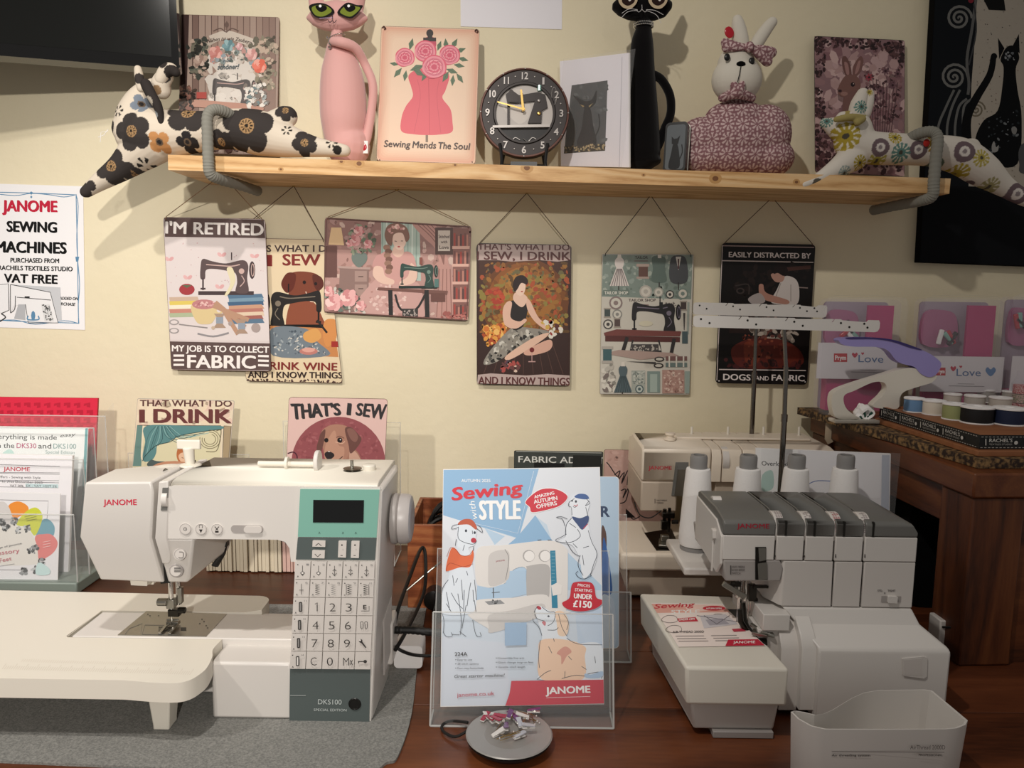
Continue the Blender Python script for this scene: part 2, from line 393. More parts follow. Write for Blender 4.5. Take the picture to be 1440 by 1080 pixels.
# grey yarn wrapped brackets
def bracket(px, py, pxb, pyb, label, mirror=1):   # knitted grey cord gripping toy and board
    mat('grey_yarn', '88867d', rough=.95, spec=.1)
    p0 = PY(px, py, -.215); x = p0.x; zt = shelf_z(x)
    path = [(x + .030 * mirror, -.165, zt + .072), (x + .022 * mirror, -.19, zt + .079), (x + .008 * mirror, -.208, zt + .079), (x - .001, -.2155, zt + .066), (x - .002, -.2165, zt + .03), (x - .002, -.2165, zt - .01), (x - .001, -.214, zt - .032), (x + .006 * mirror, -.195, zt - .039), (x + .02 * mirror, -.13, zt - .041), (x + .03 * mirror, -.05, zt - .043)]
    P = cr(path, 14); m = MB()
    m.tube(P, [.0098 + .0005 * math.cos(i * 2.1) for i in range(len(P))], 12)
    for i in range(2, len(P) - 2, 1):
        pass
    o = m.build('shelf_bracket', MATS['grey_yarn'], org=(x, -.1, zt)); tag(o, label, 'bracket', 'yarn wrapped shelf brackets'); return o
bracket(295, 220, 0, 0, 'grey yarn wrapped bracket curling over the left end of the shelf')
bracket(1315, 245, 0, 0, 'grey yarn wrapped bracket curling over the right end of the shelf', -1)
# ---------------------------------------------------------------- metal signs
def sign(name, label, quad, y, cat='sign', lean=0, rad=.008, edge='plate_edge', hook=None, string='rope_string', base='d9c7b8', z=None, yaw=0, group=None, thick=.0006, holes=True, matt='print_ink'):
    M, uv = plane_from(quad, y, lean, yaw, z)
    a = rotate_to(M, uv, quad)
    M = M @ Matrix.Rotation(a, 4, 'Z')
    Mi = M.inverted(); nn = (M.to_3x3() @ Vector((0, 0, 1)))
    def uv(px, py):
        d = ray(px, py); t = (M.translation - CAM).dot(nn) / d.dot(nn); q = Mi @ (CAM + d * t); return (q.x, q.y)
    P = [uv(*q) for q in quad]
    x0 = (P[0][0] + P[3][0]) / 2; x1 = (P[1][0] + P[2][0]) / 2; y0 = (P[2][1] + P[3][1]) / 2; y1 = (P[0][1] + P[1][1]) / 2
    r = empty(name, M, label, cat, group)
    V2 = [Vector(p) for p in P]; e1 = ((V2[1] - V2[0]) + (V2[2] - V2[3])) / 2; e2 = ((V2[0] - V2[3]) + (V2[1] - V2[2])) / 2; OO = (V2[0] + V2[1] + V2[2] + V2[3]) / 4 - e1 / 2 - e2 / 2
    def warp(pts, w=e1.length, h=e2.length): return [tuple(OO + e1 * (p[0] / w) + e2 * (p[1] / h)) for p in pts]
    MB().prism(warp(rrect(0, 0, e1.length, e2.length, rad)), -thick, 0).build('plate', MATS[edge], r, bevel=.0003, seg=1)
    A = Art(uv, .00005); A.box = (x0, y0, x1, y1); A.root = r; A.M = M; A.frame = (OO, e1, e2)
    A.poly(warp(rrect(.0006, .0006, e1.length - .0006, e2.length - .0006, rad)), base, raw=True)
    c0, c1 = OO + e2, OO + e2 + e1
    if hook:
        h = Mi @ hook
        for sx, cx, y1 in ((1, c0.x + .006, c0.y), (-1, c1.x - .006, c1.y)):
            MB().tube([(cx, y1 - .005, .0012), (cx + sx * .001, y1 + .001, .0008), (h.x + sx * -.0006, h.y, h.z)], .00075, 5).build('hanging_cord', MATS[string], r)
        for cx in (x0 + .006, x1 - .006): A.holes = True
    return A
def hp(i): px, py = HOOKS[i]; p = PY(px, py, -.022); return Vector((p.x, p.y, p.z))
BROWN = '5b4440'
def bevel_frame(A, col, w=.0016):
    x0, y0, x1, y1 = A.box
    for q in ([(x0 + .004, y0 + .001), (x1 - .004, y0 + .001), (x1 - .004, y0 + .001 + w), (x0 + .004, y0 + .001 + w)], [(x0 + .004, y1 - .001), (x1 - .004, y1 - .001), (x1 - .004, y1 - .001 - w), (x0 + .004, y1 - .001 - w)], [(x0 + .001, y0 + .004), (x0 + .001 + w, y0 + .004), (x0 + .001 + w, y1 - .004), (x0 + .001, y1 - .004)], [(x1 - .001, y0 + .004), (x1 - .001 - w, y0 + .004), (x1 - .001 - w, y1 - .004), (x1 - .001, y1 - .004)]):
        A.poly(q, col, raw=True)

def machine_art(A, x, y, s, body, dark, light, flip=1, table=None):
    """side view of an old black hand sewing machine; x,y is bottom middle, s is width in px"""
    def q(pts): return [(x + flip * a * s, y - b * s) for a, b in pts]
    A.poly(q([(-.5, .02), (.5, .02), (.5, -.05), (-.5, -.05)]), dark)
    A.sp(q([(.18, 0), (.40, 0), (.38, .25), (.40, .48), (.30, .58), (.0, .52), (-.25, .56), (-.42, .60), (-.46, .45), (-.46, .25), (-.38, .25), (-.36, .40), (-.2, .42), (.05, .38), (.17, .34), (.20, .18)]), body)
    A.poly(q([(-.43, .26), (-.40, .26), (-.40, .04), (-.43, .04)]), dark)
    A.poly(q([(-.46, .08), (-.37, .08), (-.37, .05), (-.46, .05)]), dark)
    A.line(q([(-.36, .50), (-.1, .48), (.1, .47), (.25, .50)]), s * .018, light)
    A.ell(*q([(.47, .40)])[0], s * .055, s * .16, dark); A.ell(*q([(.48, .40)])[0], s * .032, s * .12, light); A.ell(*q([(.48, .40)])[0], s * .02, s * .1, dark)
    A.ell(*q([(.28, .38)])[0], s * .05, s * .05, light); A.line(q([(.10, .58), (.10, .72)]), s * .02, dark)
    A.line(q([(.25, .1), (.33, .2), (.28, .3)]), s * .015, light)

# 1 retired
A = sign('metal_sign', 'hanging metal sign reading I\'m retired my job is to collect fabric', [(230, 305), (372, 308), (382, 522), (240, 520)], -.016, hook=PY(312, 246, -.13), base='d5c6c3', edge='plate_edge')
def retired(A):
    A.poly([(231, 306), (371, 309), (373, 335), (232, 333)], '5f4946'); A.poly([(239, 480), (381, 483), (381, 521), (240, 519)], '5f4946')
    A.text("I'M RETIRED", (233, 328), (370, 331), 17, 'f1e4de', .035)
    A.text('MY JOB IS TO COLLECT', (242, 494), (378, 496), 9, 'f1e4de', .03)
    A.text('FABRIC', (264, 517), (359, 518), 18.5, 'f1e4de', .035)
    for k in range(3):
        A.line([(244, 500 + 6.5 * k), (259, 500 + 6.5 * k)], 3, 'f1e4de', False); A.line([(363, 500.5 + 6.5 * k), (378, 501 + 6.5 * k)], 3, 'f1e4de', False)
    A.poly([(232, 335), (373, 337), (380, 480), (240, 478)], 'd9ccc9')
    for x, y in ((312, 358), (358, 360), (238, 364), (264, 390), (309, 403)):
        A.ell(x - 3, y, 4, 2.6, 'dfa9a8', 8, 40); A.ell(x + 3, y, 4, 2.6, 'd99d9d', 8, -40)
    A.scatter([(236, 340), (370, 342), (374, 400), (240, 400)], 30, (.5, 1), ['b98d92', 'cfa0a0'], 3)
    # fabric stacks
    for i, c in enumerate(['c8a98f', 'd9c25e', 'e7dfc0', 'c97f6a', 'a8b48c']): A.poly([(238, 418 + i * 5.6), (278, 417 + i * 5.6), (280, 423 + i * 5.6), (239, 424 + i * 5.6)], c)
    for i, c in enumerate(['4f7390', '6f93aa', '3f6384', 'c9926f', 'b7705f', 'dac0a0', 'a45c50', '557690']): A.poly([(320 + i % 2 * 2, 415 + i * 5), (368 + i % 3, 413 + i * 5), (371 + i % 2, 419 + i * 5), (322, 421 + i * 5)], c)
    machine_art(A, 318, 411, 78, '5d4a4a', '4a3a3c', 'c9a59b')
    A.sp([(319, 378), (327, 377), (331, 395), (322, 413), (316, 415), (324, 398)], 'dccfa2')
    A.ell(263, 407, 11, 8, 'a03a40'); A.poly([(256, 401), (270, 401), (263, 405)], '5a6a4a')
    A.sp([(270, 428), (306, 428), (300, 452), (288, 456), (276, 452)], 'd8bd7e'); A.ell(287, 428, 17, 7, 'c07878'); A.ell(308, 436, 6, 6, 'd8bd7e'); A.ell(308, 436, 3, 3.5, 'd9ccc9')
    A.scatter([(272, 424), (303, 424), (300, 431), (275, 431)], 26, (1, 2), ['d99a98', 'b06468', 'e3b7ae'], 6)
    for a, b in (((303, 425), (345, 460)), ((300, 430), (350, 450)), ((312, 432), (335, 470))): A.line([a, b], 6, 'b98a6a', False)
    for x, y in ((309, 446), (340, 454)): A.poly([(x - 8, y - 5), (x + 8, y - 5), (x + 4, y), (x + 4, y + 9), (x + 9, y + 15), (x - 9, y + 15), (x - 4, y + 9), (x - 4, y)], 'a98a72'); A.rect(x - 5, y, x + 5, y + 9, '8c97a6')
    A.line([(252, 456), (292, 461)], 1.6, '8d8583', False)
    for y in (453, 465): A.ell(245, y, 7, 4, '9a9290'); A.ell(245, y, 5, 2.6, 'd9ccc9')
    A.line([(278, 469), (300, 473), (322, 468)], 2.4, '8f8a8c'); A.ell(360, 461, 6.5, 6.5, 'a6948e'); A.ell(324, 455, 3, 3, 'a6948e'); A.ell(300, 461, 2.6, 2.6, 'c2a98e')
retired(A); A.build(A.root)
# 2 dog and wine
A = sign('metal_sign', 'hanging metal sign of a brown dog at a machine, half hidden behind the retired sign', [(322, 334), (458, 337), (483, 539), (345, 536)], -.006, hook=hp(0), string='dark_string', base='dfc79c', edge='plate_edge', thick=.0005)
def winedog(A):
    A.text("THAT'S WHAT I DO", (330, 354), (472, 354), 9.5, '4b3734', .03)
    A.text('SEW', (398, 373), (450, 373), 16, '7d2b27', .04); A.text('I', (376, 374), (382, 374), 16, '7d2b27', .04)
    A.sp([(400, 392), (412, 383), (430, 382), (446, 386), (452, 396), (450, 408), (444, 420), (436, 424), (426, 418), (418, 426), (408, 420), (404, 402)], '7a3f2c')
    A.sp([(396, 396), (404, 384), (416, 386), (413, 405), (404, 412), (397, 405)], '60291e'); A.sp([(440, 386), (452, 390), (455, 402), (447, 409), (441, 400)], '5b2a20')
    A.sp([(412, 418), (440, 424), (455, 450), (462, 470), (405, 470)], '8a4b34')
    A.ell(428, 397, 2.4, 2.6, '241311'); A.ell(444, 399, 2.2, 2.4, '241311'); A.ell(444, 417, 5, 3.4, '241311'); A.line([(430, 410), (437, 424), (446, 421)], 1.4, 'd8b49a')
    machine_art(A, 414, 458, 82, '26211f', '141110', '7d6f5d', -1)
    A.poly([(380, 458), (470, 462), (476, 502), (382, 498)], 'c3824c')
    A.sp([(382, 462), (430, 462), (446, 480), (462, 500), (384, 500)], '6f7c86'); A.scatter([(384, 464), (430, 466), (458, 498), (386, 498)], 90, (1, 2.2), ['9aa4a8', '46535f', 'c9c4b8', '59636e'], 5, k=4)
    A.sp([(428, 468), (445, 462), (452, 474), (440, 482), (428, 478)], 'd39a55'); A.ell(434, 494, 13, 5, 'c27466'); A.ell(434, 492, 9, 3.4, 'dd9a88')
    A.sp([(458, 450), (476, 452), (473, 475), (460, 488), (454, 470)], 'cf8a4c'); A.rect(466, 480, 476, 488, '9f2f28')
    A.line([(446, 450), (460, 468)], 3, '2a2422')
    A.text('I DRINK WINE', (356, 519), (474, 521), 11, '7d2b27', .035)
    A.text('AND I KNOW THINGS', (349, 531), (481, 532), 9, '33221f', .035)
    A.scatter([(346, 533), (482, 535), (480, 522), (483, 539), (345, 537)], 60, (.8, 2), ['3a2420', '543832'], 9)
winedog(A); A.build(A.root)
# 3 lady with braid
A = sign('metal_sign', 'wide hanging metal sign of a lady with a braid sewing beside pink roses', [(457, 305), (662.7, 318.5), (659, 451), (455, 440)], -.010, hook=hp(1), base='b98a80')
def braid(A):
    A.poly([(458, 306), (662, 319), (660, 360), (457, 350)], '9c7068'); A.scatter([(458, 306), (662, 319), (659, 450), (456, 440)], 240, (2, 6), ['c39a8f', 'a5776c', 'b58a82', '8d625a', 'cfae9f'], 11)
    A.poly([(536, 311), (590, 314), (592, 395), (536, 392)], 'a9bdb0'); 
    for x in range(538, 592, 6): A.line([(x, 312), (x - 1, 392)], 1.6, '8aa598' if x % 4 else 'cfd9cc', False)
    A.sp([(580, 313), (612, 316), (626, 350), (630, 372), (622, 380), (612, 350), (596, 334)], 'c48c80'); A.sp([(612, 372), (632, 374), (640, 450), (614, 448), (620, 400)], 'c08a7e')
    for k in range(4): A.line([(588 + k * 6, 316), (612 + k * 4, 340), (624, 372)], 1.2, '8f5f55')
    for k in range(4): A.line([(618 + k * 5, 378), (614 + k * 7, 446)], 1.2, '96665b')
    A.rect(612, 320, 637, 358, '5c423c'); A.rect(616, 324, 633, 353, 'cfbfb0')
    A.text('Stitched', (617, 335), (632, 335), 5, '4a3833'); A.text('with', (620, 342), (629, 342), 4, '4a3833'); A.text('Love', (618, 350), (631, 350), 5, '4a3833')
    A.rect(637, 321, 660, 448, '8b5a50')
    for k in range(5):
        y = 325 + k * 25
        for j in range(7): A.rect(638 + j * 3, y + 3 + (j * 7 % 5), 640.5 + j * 3, y + 21, ['a8473f', '7a4a44', 'c07a66', '5f3f3c'][(j + k) % 4])
        A.rect(636, y + 21, 661, y + 25, 'dca895')
    A.poly([(466, 320), (480, 320), (484, 345), (462, 344)], 'e6bd84'); A.rect(456, 346, 474, 390, '6d4740')
    A.poly([(478, 375), (519, 377), (517, 440), (476, 437)], '8f6f66'); A.rect(499, 381, 516, 396, 'a8877c'); A.rect(499, 400, 516, 416, 'a8877c'); A.poly([(475, 374), (521, 376), (521, 379), (475, 377)], 'b5948a')
    A.line([(504, 389), (511, 389)], 1.2, '4d3833', False); A.line([(504, 406), (511, 406)], 1.2, '4d3833', False)
    A.sp([(497, 356), (514, 356), (516, 366), (508, 375), (502, 375), (495, 366)], '6c7a72')
    A.scatter([(484, 330), (500, 316), (520, 318), (530, 340), (520, 356), (494, 356)], 70, (1.5, 3.6), ['6d7d64', '8a9678', 'b58b84', '55644f'], 4)
    for x, y, r in ((500, 338, 8), (518, 343, 6), (505, 325, 7), (492, 342, 5)): A.rose(x, y, r, ['c86f72', 'e09b9a', 'd68384', 'eab5b0'])
    # figure
    A.sp([(523, 398), (545, 388), (570, 392), (590, 400), (596, 430), (590, 447), (500, 441)], 'c9988f'); A.scatter([(525, 400), (570, 400), (585, 445), (510, 440)], 60, (1.4, 3), ['e0bdb2', 'b88379', 'd8aaa0'], 7)
    A.sp([(530, 365), (545, 352), (560, 356), (575, 354), (584, 366), (584, 395), (545, 400), (532, 390)], 'cf958c'); A.sp([(524, 372), (532, 358), (546, 362), (545, 375), (530, 380)], 'c98f88')
    A.sp([(527, 375), (538, 376), (542, 388), (554, 394), (552, 400), (536, 398), (525, 388)], 'e3b9a3'); A.sp([(578, 370), (586, 380), (584, 396), (566, 402), (562, 397), (574, 388)], 'e3b9a3')
    A.sp([(556, 345), (566, 345), (568, 356), (560, 362), (552, 356)], 'e0b49e'); A.sp([(551, 328), (560, 323), (570, 328), (571, 342), (563, 352), (554, 345)], 'eac3ae')
    A.sp([(541, 330), (546, 317), (560, 314), (572, 320), (576, 334), (571, 340), (566, 328), (554, 330), (551, 345), (545, 342)], '8a6150'); A.scatter([(545, 322), (560, 315), (573, 322), (570, 326), (550, 328)], 14, (1.5, 2.6), ['d99a92', 'f0c3b4', 'c98480'], 8)
    for k in range(7): A.ell(545 + k * .4 + (k % 2) * 2 - 1, 348 + k * 5.6, 5, 4, ['9a705a', '7c5444'][k % 2])
    A.line([(555, 339), (558, 339.5)], .9, '5a3a33', False); A.line([(564, 339), (567, 339)], .9, '5a3a33', False); A.ell(561, 347, 2, 1, 'b4504e')
    machine_art(A, 588, 403, 54, '2f4a42', '20302c', '6d8a7c'); A.rect(590, 362, 594, 372, '8c4a3e')
    A.poly([(532, 404), (630, 409), (628, 414), (530, 408)], '7a4f45'); A.rect(606, 412, 626, 424, '6f453c'); A.rect(611, 392, 617, 404, '4f7a74')
    for x in (549, 600): A.line([(x, 408), (x + 1, 446)], 6, '2c2a2a', False)
    A.line([(556, 414), (564, 435), (585, 435), (598, 414)], 3, '2c2a2a'); A.rect(566, 434, 588, 447, '3a3836'); A.scatter([(567, 435), (587, 435), (587, 446), (567, 446)], 24, (1, 1.4), ['a99a92'], 5)
    A.scatter([(457, 412), (475, 405), (505, 415), (515, 440), (457, 437)], 70, (1.5, 3.2), ['6a7568', '8d9a8a', 'c8c0b4', '4f5a50'], 12)
    for x, y, r in ((470, 425, 12), (491, 419, 12), (463, 410, 7), (508, 430, 7)): A.rose(x, y, r, ['d38283', 'eaa9a6', 'dd9391', 'f2c4bd'])
    A.scatter([(620, 440), (656, 440), (656, 449), (620, 447)], 30, (1.5, 3), ['c06c60', 'a5554c'], 3)
    bevel_frame(A, '6b4740', .002)
braid(A); A.build(A.root)
# 4 I sew I drink
A = sign('metal_sign', 'hanging metal sign of a barefoot lady in black sitting with a wine glass', [(671, 342), (803, 344), (802, 543), (670, 540)], -.014, hook=hp(2), string='dark_string', base='3c221b', edge='black_plastic')
def sewdrink(A):
    A.poly([(674, 366), (799, 368), (799, 526), (673, 524)], '4b2a1c')
    for r, c in ((62, '6b3f20'), (52, '8b5425'), (42, '9d672c'), (30, 'a87736')): A.ell(738, 425 - (62 - r) * .4, r, r * 1.0, c, 20)
    A.scatter([(675, 370), (798, 370), (798, 470), (675, 470)], 380, (1.5, 4.5), ['9a6a2e', '7a4a20', '8a7a3a', 'a8502c', '5f4424', '8f5d2a', '6e6434'], 21)
    A.scatter([(688, 410), (706, 405), (712, 430), (695, 435)], 24, (2, 4), ['a63a28', 'b8492c'], 4); A.scatter([(750, 405), (775, 410), (770, 435), (750, 430)], 24, (2, 4), ['a34a2c', '8a5a2a'], 14)
    A.poly([(673, 468), (799, 468), (799, 526), (673, 524)], '3a231e')
    for k in range(9): A.line([(680 + k * 14, 526), (700 + k * 9, 470)], .8, '5a3a30', False)
    A.scatter([(680, 462), (700, 455), (714, 462), (712, 480), (684, 486)], 60, (2, 5), ['d9963c', 'e8b45e', 'c8702c', 'a84a24'], 5)
    A.sp([(718, 462), (735, 460), (772, 466), (760, 476), (735, 484), (700, 508), (680, 512), (690, 492)], '8b8478'); A.scatter([(718, 464), (765, 468), (735, 482), (700, 508), (682, 510)], 90, (1.4, 3.6), ['c9c3b4', '55524c', '8a8274', '2c2926', 'a19a8b'], 6)
    A.sp([(712, 430), (722, 422), (733, 424), (742, 420), (743, 430), (736, 458), (722, 464), (717, 450)], '26201f')
    A.sp([(708, 432), (714, 424), (720, 426), (718, 446), (730, 452), (738, 448), (740, 452), (726, 462), (711, 458), (707, 445)], 'dfae92'); A.sp([(740, 420), (746, 424), (757, 446), (772, 460), (768, 464), (752, 452), (742, 436)], 'dfae92')
    A.sp([(724, 412), (734, 412), (742, 420), (734, 432), (722, 422)], 'e2b79c'); A.sp([(726, 398), (733, 394), (739, 400), (737, 412), (731, 416), (725, 410)], 'e8c2a8')
    A.sp([(721, 402), (725, 390), (735, 387), (742, 393), (741, 400), (733, 398), (728, 406), (724, 410)], '2b1a18'); A.ell(734, 410, 1.6, .9, 'a2302a')
    A.sp([(748, 476), (770, 468), (768, 474), (742, 492), (716, 506), (712, 500)], 'e0b294'); A.sp([(738, 494), (770, 478), (777, 484), (770, 494), (744, 500)], 'd79f84')
    A.scatter([(762, 452), (786, 450), (790, 466), (772, 476)], 34, (2, 4), ['8f2a26', 'c8a24a', '5c2a2a', 'd8d0c0'], 7)
    A.ell(748, 492, 3.4, 3.6, '6f2020'); A.line([(748, 496), (748, 508)], 1, 'c09088', False); A.line([(743, 508.5), (753, 508.5)], 1.4, 'c09088', False)
    A.scatter([(705, 508), (732, 510), (730, 524), (705, 522)], 34, (1.5, 3.4), ['a64a44', '6a3a38', 'd8b8a0', '4b3a4a'], 9)
    A.poly([(672, 343), (802, 345), (802, 366), (784, 368), (760, 366), (720, 368), (700, 366), (672, 366)], 'b9a098'); A.poly([(672, 527), (690, 525), (740, 528), (770, 526), (801, 528), (801, 542), (671, 539)], 'b9a098')
    A.text("THAT'S WHAT I DO", (672, 351), (801, 352), 8.5, '5d2b28', .03); A.text('I SEW, I DRINK', (671, 365), (802, 366), 12, '5d2b28', .03); A.text('AND I KNOW THINGS', (673, 540), (801, 542), 11, '5d2b28', .03)
sewdrink(A); A.build(A.root)
# 5 tailor shop
A = sign('metal_sign', 'hanging grey green metal sign of dresses and a treadle machine reading tailor shop', [(847.5, 357), (975, 357.7), (970, 555), (843, 554)], -.008, hook=hp(3), string='black_string', base='c9c2b2', rad=.003, edge='mid_grey_plastic')
def tailor(A):
    A.poly([(848, 358), (974, 358.5), (972, 421), (846, 417)], '7f8f84'); A.scatter([(849, 360), (973, 360), (971, 420), (847, 416)], 130, (1.5, 4), ['93a297', '6c7c71', 'a3ad9f', '7b8b7f'], 3)
    def dress(x, y, s, c, c2):
        A.sp([(x - 6 * s, y + 8 * s), (x, y + 3 * s), (x + 6 * s, y + 8 * s), (x + 4 * s, y + 18 * s), (x - 4 * s, y + 18 * s)], c); A.poly([(x - 4 * s, y + 17 * s), (x + 4 * s, y + 17 * s), (x + 13 * s, y + 42 * s), (x - 13 * s, y + 42 * s)], c)
        for k in range(-3, 4): A.line([(x + k * s, y + 19 * s), (x + k * 3.5 * s, y + 42 * s)], .9 * s, c2, False)
        A.poly([(x - 2 * s, y - 1), (x + 2 * s, y - 1), (x + 3 * s, y + 5 * s), (x - 3 * s, y + 5 * s)], 'd9cfc0')
    dress(871, 358, 1.05, 'd9cdc4', '6f5f5f'); A.line([(870, 402), (870, 408)], 1.5, '3a332f', False)
    A.sp([(917, 362), (928, 360), (936, 364), (935, 378), (937, 396), (917, 396), (918, 378)], '5f7168'); A.rect(925, 357, 930, 363, 'd9cfc0'); A.line([(927, 397), (927, 407)], 1.5, '3a332f', False)
    A.sp([(943, 365), (954, 359), (965, 365), (966, 396), (943, 396)], '4d4f52'); A.poly([(950, 361), (958, 361), (954, 380)], 'd9d3c8'); A.line([(954, 364), (954, 378)], 2, '5a3434', False); A.line([(954, 397), (954, 408)], 1.5, '3a332f', False)
    A.text('TAILOR', (893, 364), (911, 364), 4, '4a4440'); A.line([(892, 367), (911, 367)], .8, '7a4040', False)
    A.rect(898, 374, 911, 390, '6b4a40'); A.rect(895, 371, 913, 375, 'b0988a'); A.rect(895, 389, 913, 392, 'b0988a')
    A.rect(848, 408, 885, 415, '6d7d72'); A.text('TAILOR SHOP', (850, 414), (883, 414), 4.6, 'e0dccc')
    A.text('TAILOR SHOP', (884, 424), (922, 424), 4, '5a4844')
    def ring(x, y, r, c, c2): A.ell(x, y, r, r, c); A.ell(x, y, r * .75, r * .75, c2); A.ell(x, y, r * .35, r * .35, c)
    for x, y, r, c in ((908, 410, 9, 'b5ada0'), (926, 411, 7, 'a8a698'), (942, 414, 6, '3d3d3c'), (960, 413, 8, '74867c'), (866, 426, 9.5, '8d7a74'), (868, 442, 7, '8a8880'), (855, 456, 7, '4a4644')): ring(x, y, r, c, 'cfc8b8')
    for x, y, c in ((854, 440, '46524f'), (961, 430, '4b3f3d'), (868, 454, '5c4a46')): A.rect(x - 4, y - 6, x + 4, y + 6, c); A.rect(x - 5, y - 7, x + 5, y - 5, 'a39788'); A.rect(x - 5, y + 5, x + 5, y + 7, 'a39788')
    A.rect(892, 428, 912, 434, '8d7068'); A.scatter([(930, 424), (952, 424), (952, 434), (930, 434)], 20, (.6, 1.3), ['6b625c', '8a8078'], 2)
    A.line([(962, 440), (962, 464)], [3, 1], '4d4845', False); A.line([(968, 425), (967, 470)], 3, '9aa398', False)
    machine_art(A, 921, 467, 70, '2d2a2c', '1c1a1c', '7a7080'); A.rect(927, 425, 932, 436, '2a2a2a')
    A.ell(908, 455, 10, 4, 'cfc6a8')
    A.poly([(849, 468), (867, 463), (958, 466), (956, 473), (850, 472)], '7d4039'); A.poly([(851, 472), (956, 474), (956, 481), (851, 480)], '5f2f2b')
    A.line([(882, 474), (874, 500)], 5, '34302f', False); A.line([(948, 476), (944, 496)], 5, '34302f', False); A.line([(890, 478), (886, 492), (930, 494), (926, 478)], 2.6, '34302f', False)
    A.rect(888, 484, 926, 494, '4a4543'); A.scatter([(889, 485), (925, 485), (925, 493), (889, 493)], 26, (1, 1.5), ['b3aa9c'], 5)
    A.poly([(849, 497), (870, 492), (944, 496), (955, 500), (900, 506)], 'ae9184', )
    A.rect(848, 490, 860, 508, '3f6468'); A.rect(846, 487, 862, 491, 'b0a79a'); A.rect(846, 507, 862, 511, 'b0a79a'); A.rect(959, 466, 967, 483, '4a5d60')
    A.poly([(880, 508), (922, 509), (922, 512)], '4a4644'); A.ell(927, 505, 7, 3.6, '3a3432'); A.ell(927, 505, 5, 2, 'c9c2b2'); A.ell(926, 514, 7, 3.6, '3a3432'); A.ell(926, 514, 5, 2, 'c9c2b2')
    A.rect(936, 501, 966, 507, '7a5550'); A.rect(936, 510, 966, 516, '6b7d78'); 
    for x in (940, 950, 960): A.rect(x, 501, x + 2, 516, 'd8d0c0')
    A.scatter([(847, 514), (862, 512), (864, 550), (847, 550)], 34, (2, 4.5), ['b9b2a4', '8f8a7e', 'd7d0c0', '7c6f68'], 5)
    dress(876, 510, 1.0, '53656a', '39484c'); A.line([(875, 551), (875, 555)], 1.5, '3a332f', False)
    A.rect(888, 521, 907, 552, 'a3a89c'); A.scatter([(889, 522), (906, 522), (906, 540), (889, 540)], 50, (.8, 1.6), ['76807a', 'bfc2b4'], 8); ring(899, 547, 6, '4a5f62', 'b9c2b8')
    A.rect(910, 522, 928, 552, '7c9088'); A.rect(914, 526, 924, 551, '9fb0a5'); A.rect(931, 520, 962, 553, 'b3897a'); A.scatter([(932, 521), (961, 521), (961, 552), (932, 552)], 90, (.8, 2), ['cda896', '94695c', 'a97a6c', 'd6bba8'], 8)
    A.rect(963, 522, 970, 553, '8fa096')
tailor(A); A.build(A.root)
